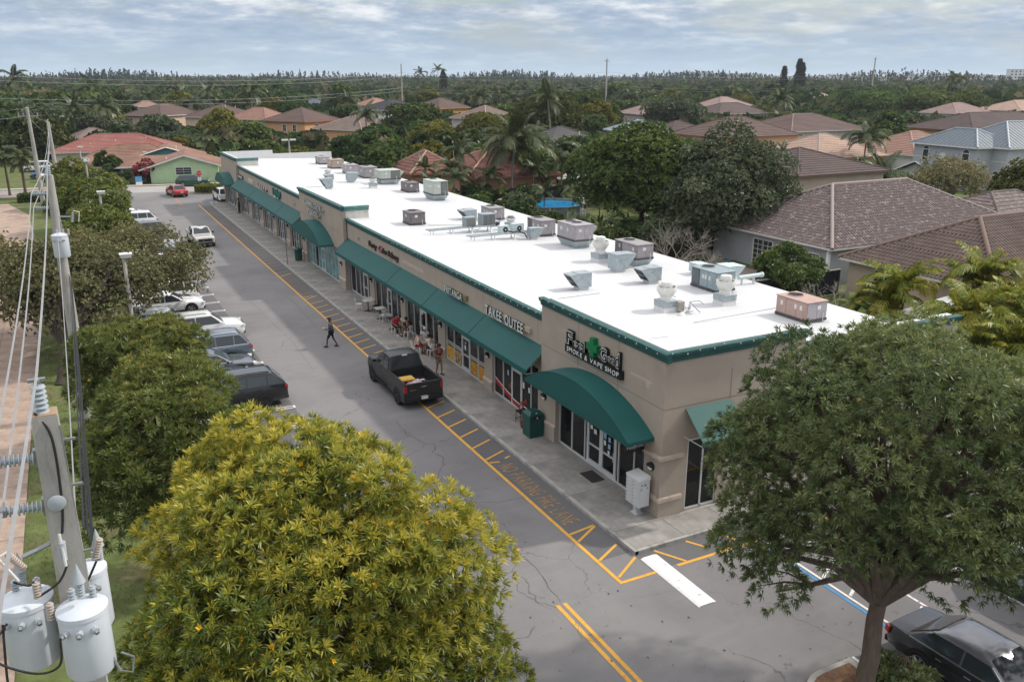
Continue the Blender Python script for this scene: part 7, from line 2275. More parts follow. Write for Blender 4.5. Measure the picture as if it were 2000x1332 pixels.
h26 = hc('tan tiled low house with yellow and white walls', 104.2, 98.0, 15, 13.5, 0, 3.1, 6.4, W_YEL, T_TAN, ridge=T_PALE, fascia=M('tan_fascia', (0.35, 0.22, 0.12), 0.7))
h27 = hc('tan tiled house left of the grey metal roofed house', 120.5, 93.5, 15, 13, 0, 3.4, 6.6, W_WHITE, T_SALM, ridge=T_TAN)
h29 = hc('tan two storey house with dark brown roof behind the big oak', 68.0, 66.5, 13, 13, 0, 5.4, 7.6, W_TAN, T_DARK, detail=1, fascia=M('brown_fascia2', (0.13, 0.075, 0.06), 0.7), windows=[(3, -4, 3.2, 1.2, 1.3), (0, -5, 1.0, 1.0, 1.4)])
g28 = thing('house', 'grey two storey house with standing seam metal roof and arched windows', 'house', (112.5, 77.5, 0), R(-6))
gw = MB()
gw.box(0, 7.5, 0, 11, -.1, 6.0)
gw.box(3.0, 22, -2.5, 8.5, -.1, 6.0)
gw.build('wall', W_BLUEG, g28)
MB().box(-.03, -.002, 0, 11, 4.0, 4.09).box(2.97, 2.998, -2.5, -.01, 4.0, 4.09).box(3.0, 22, -2.53, -2.502, 4.0, 4.09).build('band', m_fasc, g28)
def seam_roof(t, cx, cy, w, d, e, rg, mat, seam, pitch=.5, ov=.5):
 fc = hip_faces(w, d, ov, e, rg)
 off = Vector((cx, cy, 0))
 rm, sm3 = MB(), MB()
 for f in fc:
  pts = []
  for v in f:
   if not pts or (v - pts[-1]).length > 1e-4:
    pts.append(v + off)
  rm.poly(pts)
  a, b, rb, ra_ = f
  n = (b - a).cross(ra_ - a).normalized()
  u = (b - a).normalized()
  L_ = (b - a).length
  upm = ((ra_ - a) - u * u.dot(ra_ - a))
  la, lb_ = u.dot(ra_ - a), L_ - u.dot(rb - a)
  x = pitch * .5
  while x < L_:
   hgt = min(1, x / la if la > .01 else 1, (L_ - x) / lb_ if lb_ > .01 else 1)
   p0 = a + u * x + off
   p1_ = p0 + upm * hgt
   sm3.hexa([p0 - u * .025, p0 + u * .025, p1_ + u * .025, p1_ - u * .025, p0 - u * .025 + n * .06, p0 + u * .025 + n * .06, p1_ + u * .025 + n * .06, p1_ - u * .025 + n * .06])
   x += pitch
 ro = rm.build('roof', mat, t)
 sm3.build('roof_seam', seam, ro)
 cm = MB()
 A, B = (fc[0][3], fc[0][2]) if w >= d else (fc[2][2], fc[2][3])
 for p, q in [(A, B)] + [(f[0], f[3]) for f in fc]:
  if (q - p).length > .1:
   cm.tube([p + off, q + off], .14, 6)
 cm.build('ridge', seam, t)
 fz = MB()
 X, Y = w / 2 + ov, d / 2 + ov
 fz.box(cx - X, cx + X, cy - Y, cy - Y + .03, e - .2, e).box(cx - X, cx - X + .03, cy - Y + .03, cy + Y, e - .2, e).box(cx + X - .03, cx + X, cy - Y + .03, cy + Y, e - .2, e)
 fz.build('fascia', m_fasc, t)
m_seam = M('roof_seam_pale', (0.27, 0.31, 0.35), 0.5, metal=0.2)
seam_roof(g28, 3.75, 5.5, 7.5, 11, 6.0, 8.2, T_METAL, m_seam, .7)
seam_roof(g28, 12.5, 3.0, 19, 11, 6.02, 9.2, T_METAL, m_seam, .7)
for (p, ux, w_, h_) in (((0, 9.2, 3.6), (0, -1, 0), 1.0, 1.5), ((0, 2.2, 3.4), (0, -1, 0), 1.1, 1.6), ((3.0, -.6, .6), (0, -1, 0), 1.0, 1.6), ((6.5, -2.5, 3.3), (1, 0, 0), 1.0, 1.5), ((13.0, -2.5, 3.3), (1, 0, 0), 1.0, 1.5)):
 win(g28, p, ux, w_, h_, 1, 1, True)
MB().lathe([(.75, -.002), (.75, -.05), (.70, -.06)], (-.0, 5.6, 4.1), 20, None, 'x').build('round_panel', m_fasc, g28)
ga = MB().extrude([(-6.5, .5, -.1), (-6.5, 7.0, -.1), (-6.5, 7.0, 2.5), (-6.5, 3.75, 3.8), (-6.5, .5, 2.5)], (6.45, 0, 0))
ga.build('garage_wall', W_BLUEG, g28)
gr_ = MB()
for sgn in (-1, 1):
 gr_.hexa([(-7.0, 3.75, 3.92), (0, 3.75, 3.92), (0, 3.75 + sgn * 3.7, 2.42), (-7.0, 3.75 + sgn * 3.7, 2.42), (-7.0, 3.75, 4.0), (0, 3.75, 4.0), (0, 3.75 + sgn * 3.7, 2.5), (-7.0, 3.75 + sgn * 3.7, 2.5)])
go_ = gr_.build('garage_roof', M('dark_metal_roof', (0.075, 0.085, 0.10), 0.4, metal=0.4), g28)
gs_ = MB()
for i in range(12):
 x = -6.8 + i * .6
 for sgn in (-1, 1):
  gs_.tube([(x, 3.75, 4.03), (x, 3.75 + sgn * 3.7, 2.53)], .035, 4)
gs_.build('roof_seam', T_METAL, go_)
MB().box(-6.54, -6.5, 1.5, 6.0, 0, 2.1).build('garage_door', m_hglass, g28)
MB().tube([(-7.02, .05, 2.5), (-7.02, 3.75, 4.02), (-7.02, 7.45, 2.5)], .08, 4).build('fascia', m_fasc, g28)
h30 = house('grey house with large brown tile roof streaked with white', 62.0, 52.2, 22.5, 13.4, 0, 2.95, 6.6, W_BLUEG, T_WEATH, detail=2, ridge=tilemat('weathered_ridge', (0.30, 0.25, 0.235), (0.16, 0.12, 0.115)), windows=[(3, -3.6, .9, .0001, .0001)] if False else [(3, -5.6, .95, 1.0, 1.2, 2, 3)])
fd_ = thing('x', '', '') if False else None
win(h30, (-11.25, 1.6, .25), (0, -1, 0), 1.0, 2.05, 5, 2)
win(h30, (-11.25, .45, .25), (0, -1, 0), 1.0, 2.05, 5, 2)
MB().box(-11.5, -11.25, -6.7, -6.5, .1, 2.8).build('downpipe', m_white, h30)
h30b = hc('low rear wing of the streaked roof house', 72.5, 46.5, 12, 8.5, 0, 2.9, 5.0, W_BLUEG, T_WEATH, detail=1)
h31 = house('beige house with brown tile roof nearest behind the shops', 59.0, 36.6, 20.0, 11.2, 0, 2.95, 6.2, W_TAN, T_NEAR, detail=2, ridge=tilemat('near_ridge', (0.19, 0.13, 0.11), (0.12, 0.085, 0.075)))
MB().box(-10.04, -10.0, .8, 3.2, .15, 2.35).build('sliding_door', m_hglass, h31)
MB().box(-10.06, -10.03, .74, .8, .1, 2.4).box(-10.06, -10.03, 3.2, 3.26, .1, 2.4).box(-10.06, -10.03, .8, 3.2, 2.35, 2.42).build('door_frame', M('bronze_frame', (0.06, 0.05, 0.045), 0.5), h31)
mg = thing('house', 'mint green gabled house across the street', 'house', (15.3, 138.0, 0), R(-9))
mw = MB().extrude([(-4.7, 0, -.1), (4.9, 0, -.1), (4.9, 0, 2.45), (.2, 0, 4.0), (-4.7, 0, 2.45)], (0, 12, 0))
mw.build('wall', W_MINT, mg)
gfr = MB()
for sgn, x1 in ((-1, -6.2), (1, 5.6)):
 gfr.hexa([(.2, -.5, 4.02), (.2, 12.4, 4.02), (x1, 12.4, 4.02 - abs(x1 - .2) * .317), (x1, -.5, 4.02 - abs(x1 - .2) * .317), (.2, -.5, 4.14), (.2, 12.4, 4.14), (x1, 12.4, 4.14 - abs(x1 - .2) * .317), (x1, -.5, 4.14 - abs(x1 - .2) * .317)])
gfr.build('roof', T_BRSH, mg)
MB().hexa([(.2, -.53, 3.93), (-6.25, -.53, 1.88), (-6.25, -.50, 1.88), (.2, -.50, 3.93), (.2, -.53, 4.16), (-6.25, -.53, 2.12), (-6.25, -.50, 2.12), (.2, -.50, 4.16)]).hexa([(.2, -.53, 3.93), (5.65, -.53, 2.2), (5.65, -.50, 2.2), (.2, -.50, 3.93), (.2, -.53, 4.16), (5.65, -.53, 2.43), (5.65, -.50, 2.43), (.2, -.50, 4.16)]).build('fascia', m_fasc, mg)
wo = win(mg, (-1.1, 0, 1.25), (1, 0, 0), 2.2, 1.0, 3, 2)
MB().box(-12.5, -4.72, 2.5, 10, -.1, 2.3).build('wall', W_MINTD, mg)
lr = MB().hexa([(-13.5, 1.6, 2.28), (-2.0, 1.6, 2.28), (-2.0, 6.2, 3.55), (-13.5, 6.2, 3.55), (-13.5, 1.6, 2.42), (-2.0, 1.6, 2.42), (-2.0, 6.2, 3.67), (-13.5, 6.2, 3.67)])
lr.hexa([(-13.5, 6.2, 3.55), (-2.0, 6.2, 3.55), (-2.0, 11, 2.28), (-13.5, 11, 2.28), (-13.5, 6.2, 3.67), (-2.0, 6.2, 3.67), (-2.0, 11, 2.42), (-13.5, 11, 2.42)])
lr.build('roof', T_BRSH, mg)
MB().box(-13.5, -4.0, 1.57, 1.6, 2.2, 2.44).build('fascia', m_fasc, mg)
MB().box(-9.6, -8.6, 2.44, 2.5, .05, 2.15).build('door', m_white, mg)
MB().lathe([(.26, -.0), (.28, -.05), (.17, -.05), (.16, 0)], (-9.1, 2.44, 1.45), 16, None, 'y').build('wreath', M('wreath', (0.13, 0.09, 0.06), 0.9, var=0.3, scale=20), mg)
MB().box(-5.6, -4.75, .9, 2.45, .05, 2.2).build('porch_wall', m_dark, mg)
vents(mg, [(-2.4, 2.6, 3.15, .35)])
for x, y in ((-3.2, 3.0), (-6.5, 5.5), (3.5, 3.0)):
 pass
mh2 = thing('house', 'brown shingle roofed house with a teal gable behind the mint one', 'house', (14.5, 152, 0), R(-9))
MB().extrude([(-4.2, 0, -.1), (4.2, 0, -.1), (4.2, 0, 2.9), (0, 0, 4.2), (-4.2, 0, 2.9)], (0, 10, 0)).build('wall', wallm('teal', (0.10, 0.26, 0.28)), mh2)
g2 = MB()
for sgn in (-1, 1):
 g2.hexa([(0, -.6, 4.22), (0, 10.5, 4.22), (sgn * 6, 10.5, 2.4), (sgn * 6, -.6, 2.4), (0, -.6, 4.36), (0, 10.5, 4.36), (sgn * 6, 10.5, 2.54), (sgn * 6, -.6, 2.54)])
g2.build('roof', T_BRSH, mh2)
MB().tube([(-6, -.63, 2.47), (0, -.63, 4.3), (6, -.63, 2.47)], .1, 4).build('fascia', m_fasc, mh2)
vents(mh2, [(1.5, 2, 3.9, .35), (3, 4, 3.4, .3)])
MB().lathe([(.42, 0), (.38, .06), (.2, .12), (.01, .14)], (-3.4, .6, 3.5), 14).build('dish', M('grey_dish', (0.3, 0.33, 0.36), 0.5), mh2)
rh = hc('low house with a red shingle hip roof behind the mint house', -2.4, 169, 20, 13, -9, 2.8, 5.4, W_BEIGE, T_REDS, detail=1)
vents(rh, [(0, -3, 4.1, .3), (5, -2, 4.5, .25), (-4, -4, 3.6, .3), (2, 1, 5.0, .4)])
hc('low house with a brown shingle roof between the red and the mint roofs', 2.6, 155, 14, 9, -9, 2.7, 4.5, W_MINTD, T_BRSH, detail=1)
hc('small old house with a grey brown roof left behind the red roof', 2.0, 196, 9, 8, 15, 3.0, 5.2, W_WHITE, T_GREYB, detail=0)
wf = thing('fence', 'reddish wooden fence behind the red roofed house', 'fence', (9.0, 196, 0), R(-9))
bmesh_ = MB().box(0, .92, 0, .04, 0, 2.2).mesh('board', M('red_wood', (0.17, 0.075, 0.05), 0.9, var=0.25, scale=4))
for i in range(15):
 o = link('board', bmesh_, wf)
 o.location = (i * .97, rnd.uniform(-.03, .03), rnd.uniform(-.06, .04))
MB().box(0, 14.6, .05, .12, 1.6, 1.75).build('rail', M('red_wood', (0.17, 0.075, 0.05)), wf)
shd = thing('shed', 'low shed with a flat white roof behind the far end of the shops', 'shed', (27.5, 121, 0))
MB().box(-2.6, 1.4, -2, 2, -.1, 3.6).build('wall', W_TAN, shd)
MB().box(-2.9, 4.6, -2.4, 2.4, 3.62, 3.82).build('roof', m_parw, shd)
MB().box(4.2, 4.4, -2.2, -2.0, 0, 3.62).build('post', m_fasc, shd)
m_far = M('far_white', (0.62, 0.62, 0.60), 0.9)
farb = [(720, 889, 34, 20, 'small white block on the horizon, farthest left of the pale blocks'), (755, 858, 60, 19, 'white stepped block on the horizon left of the tall dark pine'), (835, 784, 150, 16, 'long low white block on the horizon beside the tall dark pine'), (925, 675, 110, 17, 'long low white block on the horizon above the right roofs'), (1045, 655, 70, 24, 'large white block with rows of small windows at the right end of the horizon')]
for x, y, w_, h_, lb in farb:
 t = thing('apartment_block', lb, 'building', (x, y, 0), R(-38))
 MB().box(-w_ / 2, w_ / 2, -6, 6, 0, h_).build('wall', m_far, t)
 MB().box(-w_ / 2 - .4, w_ / 2 + .4, -6.4, 6.4, h_, h_ + .5).build('roof', m_fasc, t)
 if h_ > 9:
  wm = MB().box(-.9, .9, -.05, 0, 0, 1.7).mesh('window', m_hglass)
  nx = int(w_ / 4.5)
  for i in range(nx):
   for j in range(3 if h_ < 15 else 4):
    o = link('window', wm, t)
    o.location = (-w_ / 2 + 2.5 + i * 4.5, -6.02, h_ - 3 - j * 3.4)
for x, y, rf_, lb in ((24, 330, T_SALM, 'small red roof deep in the woods at the left'), (118, 470, m_far, 'small white roof deep in the woods, left of the middle'), (92, 395, T_SLATE, 'small grey roof deep in the woods'), (84, 330, M('solar_blue', (0.045, 0.06, 0.09), 0.3), 'small blue solar roof in the woods'), (150, 420, m_far, 'small white roof in the woods by the tall palms')):
 hc(lb, x, y, 8, 6, 15, 5.4, 7.2, W_WHITE, rf_, detail=0)
# --- yards behind the shops
pl = thing('swimming_pool', 'round blue above ground pool behind the shops', 'swimming pool', (49.6, 86.6, 0))
PR = 3.9
MB().lathe([(PR, 0), (PR + .02, 1.15), (PR + .14, 1.2), (PR + .14, 1.25), (PR - .14, 1.25), (PR - .14, 1.0)], (0, 0, 0), 40, cap=False).build('pool_wall', M('pool_wall', (0.16, 0.18, 0.19), 0.6, var=.2, scale=3), pl, smooth=True)
MB().lathe([(PR - .13, 1.02), (.01, 1.025)], (0, 0, 0), 40, cap=False).build('water', M('pool_water', (0.012, 0.23, 0.50), 0.06, var=.25, scale=.6, bump=.25, bscale=2.5, spec=.5), pl)
for i in range(12):
 a = i * math.pi / 6
 MB().tube([((PR + .1) * math.cos(a), (PR + .1) * math.sin(a), 0), ((PR + .1) * math.cos(a), (PR + .1) * math.sin(a), 1.25)], .05, 5).build('post', m_fasc, pl)
ld = thing('pool_ladder', 'white ladder over the right rim of the blue pool', 'ladder', (52.2, 84.2, 0))
for e in (-.25, .25):
 MB().tube([(e, -.9, 0), (e, -.35, 1.9), (e, .1, 2.1), (e, .45, 1.9), (e, .6, 1.0)], .035, 6).build('rail', m_white, ld, smooth=True)
for i in range(4):
 MB().box(-.25, .25, -.88 + i * .13, -.72 + i * .13, .3 + i * .38, .34 + i * .38).build('step', m_white, ld)
m_mesh = M('fence_screen', (0.012, 0.014, 0.022), 0.85, var=.3, scale=2)
fs = thing('fence', 'black screen fence behind the blue pool', 'fence', (36, 94.6, 0))
for i in range(8):
 MB().box(i * 2.5 + .03, i * 2.5 + 2.47, -.02, .02, .05, 2.1).build('panel', m_mesh, fs)
 MB().tube([(i * 2.5, 0, 0), (i * 2.5, 0, 2.2)], .04, 5).build('post', m_black, fs)
bf = thing('fence', 'dark board fence along the back of the yards', 'fence', (37.5, 24, 0))
bdm = MB().box(-.02, .02, .01, .19, 0, 1.8).mesh('board', M('dark_board', (0.028, 0.024, 0.026), 0.85, var=.25, scale=3))
bd2 = MB().box(-.02, .02, .005, 2.4, 0, 1.8).mesh('panel', M('dark_board', (0.028, 0.024, 0.026)))
for i in range(120):
 o = link('board', bdm, bf)
 o.location = (0, 14 + i * .2, rnd.uniform(-.03, .02))
for i in range(16):
 MB().box(.021, .11, 14 + i * 1.6, 14.09 + i * 1.6, 0, 1.85).build('post', m_black, bf)
cf = thing('fence', 'dark corrugated fence between the two nearest back yards', 'fence', (40, 43.4, 0))
cm_ = MB()
for i in range(30):
 cm_.box(i * .32, i * .32 + .16, -.03, .03, 0, 1.75).box(i * .32 + .16, i * .32 + .32, -.005, .055, 0, 1.74)
cm_.build('corrugated_sheet', m_mesh, cf)
MB().box(0, 9.6, -.06, .08, 1.75, 1.82).build('rail', M('pale_rail', (0.3, 0.28, 0.27), .8), cf)
t = thing('garden_tent', 'white peaked garden canopy behind the palms', 'canopy', (44.6, 30.4, 0), R(4))
MB().add([(-2, -2, 2.3), (2, -2, 2.3), (2, 2, 2.3), (-2, 2, 2.3), (0, 0, 3.5), (-2, -2, 2.05), (2, -2, 2.05), (2, 2, 2.05), (-2, 2, 2.05)], [(0, 1, 4), (1, 2, 4), (2, 3, 4), (3, 0, 4), (0, 5, 6, 1), (1, 6, 7, 2), (2, 7, 8, 3), (3, 8, 5, 0)]).build('canopy', m_white, t)
for sx in (-1, 1):
 for sy in (-1, 1):
  MB().tube([(sx * 1.95, sy * 1.95, 0), (sx * 1.95, sy * 1.95, 2.2)], .03, 6).build('post', m_steel, t)
t = thing('barbecue_grill', 'black kettle barbecue on the patio of the grey house', 'grill', (48.4, 50.8, 0))
MB().lathe([(.05, .55), (.28, .7), (.31, .85), (.28, .98), (.1, 1.1), (.01, 1.11)], (0, 0, 0), 14).build('kettle', m_black, t, smooth=True)
for a in (0, 2.1, 4.2):
 MB().tube([(.15 * math.cos(a), .15 * math.sin(a), .65), (.3 * math.cos(a), .3 * math.sin(a), 0)], .018, 5).build('leg', m_steel, t)
for (x, y, a, lb) in ((46.4, 53.6, 60, 'blue garden chair on the patio, left one'), (47.6, 53.2, 120, 'blue garden chair on the patio, right one')):
 t = thing('garden_chair', lb, 'chair', (x, y, 0), R(a), 'blue garden chairs')
 mbu = M('blue_chair', (0.045, 0.10, 0.16), 0.6)
 MB().box(-.3, .3, -.3, .3, .38, .43).build('seat', mbu, t)
 MB().hexa([(-.3, .26, .43), (.3, .26, .43), (.3, .31, .43), (-.3, .31, .43), (-.3, .48, 1.05), (.3, .48, 1.05), (.3, .53, 1.05), (-.3, .53, 1.05)]).build('backrest', mbu, t)
 for sx in (-1, 1):
  for sy in (-1, 1):
   MB().box(sx * .27 - .03, sx * .27 + .03, sy * .27 - .03, sy * .27 + .03, 0, .38).build('leg', mbu, t)
rb = thing('wall', 'stained coral garden wall behind the hedge at the right', 'wall', (39.2, 24, 0))
MB().box(-.1, .1, -3, 2.5, 0, 1.35).build('wall_body', M('coral_wall', (0.36, 0.27, 0.215), .9, var=.2, scale=1.5, dirt=(0.42, 0.41, 0.43), dscale=.8), rb)
MB().box(-.16, .16, -3.05, 2.55, 1.35, 1.43).build('wall_cap', m_fasc, rb)
t = thing('boulder', 'pale rounded stone at the corner of the pool', 'rock', (45.0, 90.2, 0))
MB().lathe([(.5, 0), (.85, .5), (.8, 1.1), (.4, 1.5), (.01, 1.6)], (0, 0, 0), 14).build('stone', M('pale_stone', (0.42, 0.34, 0.28), .9, var=.2), t, smooth=True)
# --- plants
def unit(a):
 return a / np.maximum(np.linalg.norm(a, axis=-1, keepdims=True), 1e-9)
def whorls(rs_, C, A, k, L, Wd, lo, hi, droop, tint, tj=.12, young=0.0):
 """k narrow leaves spreading from each centre C round axis A -> kite quads"""
 N = len(C)
 ref = np.tile(np.array([[.3, .2, 1.0]]), (N, 1)) + rs_.normal(0, .2, (N, 3))
 e1 = unit(np.cross(A, ref))
 e2 = np.cross(A, e1)
 ph = (np.arange(k) / k * 2 * np.pi)[None, :] + rs_.uniform(0, 6.28, (N, 1)) + rs_.normal(0, .25, (N, k))
 th = rs_.uniform(lo, hi, (N, k))
 d = A[:, None, :] * np.cos(th)[..., None] + (e1[:, None, :] * np.cos(ph)[..., None] + e2[:, None, :] * np.sin(ph)[..., None]) * np.sin(th)[..., None]
 ln = L * rs_.uniform(.65, 1.2, (N, k, 1))
 sd = unit(np.cross(d, A[:, None, :] + rs_.normal(0, .35, (N, k, 3)))) * (Wd * rs_.uniform(.75, 1.2, (N, k, 1)))
 c = C[:, None, :] + d * ln * .06
 mid = c + d * ln * .5
 mid[..., 2:] += .04 * ln
 tip = c + d * ln
 tip[..., 2:] -= droop * ln
 V = np.stack([c, mid + sd, tip, mid - sd], axis=2).reshape(-1, 3)
 F = np.arange(len(V)).reshape(-1, 4)
 T = np.clip(np.repeat(tint[:, None] + rs_.normal(0, tj, (N, k)) + young * (.5 - (th - lo) / (hi - lo)), 4), 0, 1)
 return V, F, T
def lobes_of(rs_, rx, rz, n, fill=.62, low=-.35, size=(.26, .42)):
 """clump centres spread through an ellipsoid shell"""
 out = []
 tries = 0
 while len(out) < n and tries < 4000:
  tries += 1
  v = rs_.normal(0, 1, 3)
  v /= np.linalg.norm(v)
  if v[2] < low:
   continue
  r = rs_.uniform(fill, .86) * (1 + .16 * math.sin(3.1 * v[0] + 2.3 * v[1] + rx * 7))
  p = v * np.array([rx, rx, rz]) * r
  s = (size[0] * .8 + (size[1] * 1.12 - size[0] * .8) * rs_.uniform(0, 1) ** 1.4) * rx
  if any(np.linalg.norm(p - q[:3]) < .55 * (s + q[3]) * .8 for q in out):
   continue
  out.append(np.array([p[0], p[1], p[2], s]))
 return np.array(out)
def crown_points(rs_, LB, N, flat=.8, inner=.0, rx=1.0):
 w = LB[:, 3] ** 2
 idx = rs_.choice(len(LB), N, p=w / w.sum())
 d = unit(rs_.normal(0, 1, (N, 3)))
 d[:, 2] = np.abs(d[:, 2]) * np.where(rs_.uniform(0, 1, N) < .78, 1, -1)
 rad = LB[idx, 3:4] * rs_.uniform(.72, 1.08, (N, 1)) * np.array([[1, 1, flat]])
 P = LB[idx, :3] + d * rad
 outw = unit(P + np.array([[0, 0, .3]]))
 A = unit(d * .75 + outw * .45 + np.array([[0, 0, .35]]))
 return P, A, idx
def limbs(base, fork, LB, rt, rs_, off, bark_n=10, every=1, twigs=2):
 """trunk with limbs reaching into the clumps"""
 mb = MB()
 b, f = Vector(base), Vector(fork)
 pts, rd = [], []
 for i in range(7):
  t = i / 6
  p = b.lerp(f, t)
  p += Vector((rs_.uniform(-.04, .04), rs_.uniform(-.04, .04), 0)) * (1 if 0 < i < 6 else 0) * max(.5, rt * 3)
  pts.append(p)
  rd.append(rt * (1.35 if i == 0 else 1 - .28 * t))
 mb.tube(pts, rd, bark_n)
 for q in LB[::every]:
  e = Vector(off) + Vector(q[:3]) - Vector((0, 0, q[3] * .25))
  m1 = f.lerp(e, .35) + Vector((rs_.uniform(-.2, .2), rs_.uniform(-.2, .2), rs_.uniform(-.1, .35))) * (e - f).length * .18 + Vector((0, 0, (e - f).length * .20))
  m2 = f.lerp(e, .7) + Vector((rs_.uniform(-.2, .2), rs_.uniform(-.2, .2), rs_.uniform(0, .25))) * (e - f).length * .15 + Vector((0, 0, (e - f).length * .12))
  mb.tube([f - Vector((0, 0, .15 * rt)), m1, m2, e], [rt * .55, rt * .36, rt * .22, rt * .09], 6)
  for _ in range(twigs):
   g_ = e + Vector((rs_.uniform(-1, 1), rs_.uniform(-1, 1), rs_.uniform(-.2, .9))) * q[3] * .8
   mb.tube([m2, (m2.lerp(g_, .5) + Vector((0, 0, .1))), g_], [rt * .15, rt * .1, rt * .03], 4)
 return mb
BARK = M('bark_brown', (0.115, 0.085, 0.066), 0.95, var=.3, scale=3, bump=.9, bscale=14, stretch=(3, 3, .5))
BARKG = M('bark_grey', (0.20, 0.18, 0.16), 0.95, var=.25, scale=3, bump=.8, bscale=14, stretch=(3, 3, .5))
BARKD = M('bark_dark', (0.06, 0.048, 0.04), 0.95, var=.3, scale=3, bump=.8, bscale=14, stretch=(3, 3, .5))
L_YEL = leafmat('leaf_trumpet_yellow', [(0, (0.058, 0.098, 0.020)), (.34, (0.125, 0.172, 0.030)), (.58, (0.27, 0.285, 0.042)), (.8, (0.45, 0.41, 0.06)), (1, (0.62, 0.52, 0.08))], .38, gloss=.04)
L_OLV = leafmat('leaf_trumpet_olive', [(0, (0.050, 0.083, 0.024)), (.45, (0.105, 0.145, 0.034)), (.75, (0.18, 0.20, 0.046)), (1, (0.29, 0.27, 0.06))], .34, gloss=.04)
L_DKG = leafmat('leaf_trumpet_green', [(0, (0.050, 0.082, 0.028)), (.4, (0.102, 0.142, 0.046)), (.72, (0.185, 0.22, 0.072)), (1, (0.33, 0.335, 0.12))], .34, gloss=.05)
L_BRN = leafmat('leaf_oak_brown', [(0, (0.085, 0.092, 0.036)), (.5, (0.155, 0.152, 0.062)), (.8, (0.22, 0.19, 0.09)), (1, (0.29, 0.22, 0.125))], .36, gloss=.03)
L_LIM = leafmat('leaf_lime', [(0, (0.055, 0.085, 0.016)), (.5, (0.125, 0.155, 0.026)), (.8, (0.20, 0.21, 0.035)), (1, (0.42, 0.31, 0.035))], .34, gloss=.03)
L_FLW = M('yellow_petal', (0.62, 0.36, 0.012), 0.6, var=.1)
L_MID = leafmat('leaf_mid', [(0, (0.028, 0.052, 0.018)), (.5, (0.060, 0.098, 0.028)), (1, (0.13, 0.165, 0.042))], .28, hue_var=.07, gloss=.02)
L_OAK = leafmat('leaf_oak_grey', [(0, (0.042, 0.060, 0.030)), (.5, (0.092, 0.118, 0.060)), (1, (0.18, 0.205, 0.108))], .26, gloss=.03)
L_BRI = leafmat('leaf_bright', [(0, (0.030, 0.058, 0.014)), (.5, (0.080, 0.122, 0.028)), (.8, (0.155, 0.195, 0.042)), (1, (0.24, 0.27, 0.06))], .3, gloss=.03)
L_GLD = leafmat('leaf_gold', [(0, (0.06, 0.072, 0.015)), (.5, (0.13, 0.138, 0.024)), (1, (0.25, 0.21, 0.036))], .3, hue_var=.04, gloss=.02)
L_PALM = leafmat('leaf_palm', [(0, (0.030, 0.050, 0.020)), (.5, (0.066, 0.092, 0.034)), (.8, (0.135, 0.142, 0.052)), (1, (0.29, 0.21, 0.07))], .25, gloss=.05)
L_PALMY = leafmat('leaf_areca', [(0, (0.07, 0.115, 0.015)), (.4, (0.18, 0.21, 0.022)), (.7, (0.34, 0.27, 0.03)), (1, (0.42, 0.22, 0.05))], .36, gloss=.03)
L_WOOD = leafmat('leaf_woods', [(0, (0.022, 0.042, 0.016)), (.35, (0.042, 0.070, 0.026)), (.6, (0.072, 0.094, 0.036)), (.8, (0.10, 0.098, 0.05)), (1, (0.13, 0.115, 0.066))], .2, gloss=.0)
L_PINE = leafmat('leaf_pine', [(0, (0.014, 0.026, 0.016)), (1, (0.045, 0.062, 0.035))], .15, gloss=.0)
def hero_tree(label, name, base, centre, rx, rz, nl, nW, k, L, Wd, leaf, bark, rt, seed, tint=(.45, .2), low=-.35, flowers=0, size=(.26, .42), fork=None, angles=(.5, 1.35), droop=.12, topgold=0.0, young=.0, every=1, group=None, scatter=0, extra=(), lobe_young=0.0):
 rs_ = np.random.RandomState(seed)
 pr = random.Random(seed)
 LB = lobes_of(rs_, rx, rz, nl, low=low, size=size)
 if extra:
  LB = np.concatenate([LB, np.array(extra, float)])
 t = thing(name, label, 'tree', base, 0, group)
 off = np.array(centre) - np.array(base)
 P, A, idx = crown_points(rs_, LB, nW)
 lt = rs_.normal(0, 1, len(LB)) * tint[1] * .6
 tn = tint[0] + lt[idx] + rs_.normal(0, tint[1] * .6, nW)
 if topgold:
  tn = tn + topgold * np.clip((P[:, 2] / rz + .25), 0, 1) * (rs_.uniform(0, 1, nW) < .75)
 if scatter:
  P = P + rs_.normal(0, scatter, P.shape)
 tn = tn + lobe_young * (P[:, 2] - LB[idx, 2]) / LB[idx, 3]  # leaves low in each clump are older, a darker green tint
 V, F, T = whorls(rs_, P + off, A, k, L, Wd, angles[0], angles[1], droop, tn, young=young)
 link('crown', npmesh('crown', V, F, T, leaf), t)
 fk = Vector(fork) - Vector(base) if fork else Vector((off[0] * .6, off[1] * .6, max(1.2, off[2] - rz * .75)))
 mb = limbs((0, 0, -.1), fk, LB, rt, pr, off, every=every)
 mb.build('trunk', bark, t, smooth=True)
 if flowers:
  pick = rs_.choice(np.nonzero(P[:, 2] > rz * .1)[0], flowers, replace=False)
  Pf = P[pick] + off + A[pick] * L * .55
  V, F, T = whorls(rs_, Pf, A[pick], 7, L * .36, L * .10, .5, 1.3, -.1, np.zeros(len(pick)))
  link('blossom', npmesh('blossom', V, F, None, L_FLW), t)
 return t
hero_tree('yellow green flowering tree filling the lower left foreground', 'flowering_tree', (2.9, 16.4, 0), (3.2, 16.3, 4.6), 3.7, 3.6, 74, 10500, 20, .205, .0165, L_YEL, BARK, .2, 21, tint=(.44, .15), low=-.75, flowers=120, topgold=.30, angles=(.2, 1.3), droop=.06, young=.3, lobe_young=.14, size=(.2, .33), extra=((3.1, -1.6, -.9, .8), (3.6, -1.3, -1.9, .8), (3.2, -2.3, -1.6, .7), (3.9, -2.0, -2.3, .65), (2.5, -2.2, -.4, .8)))
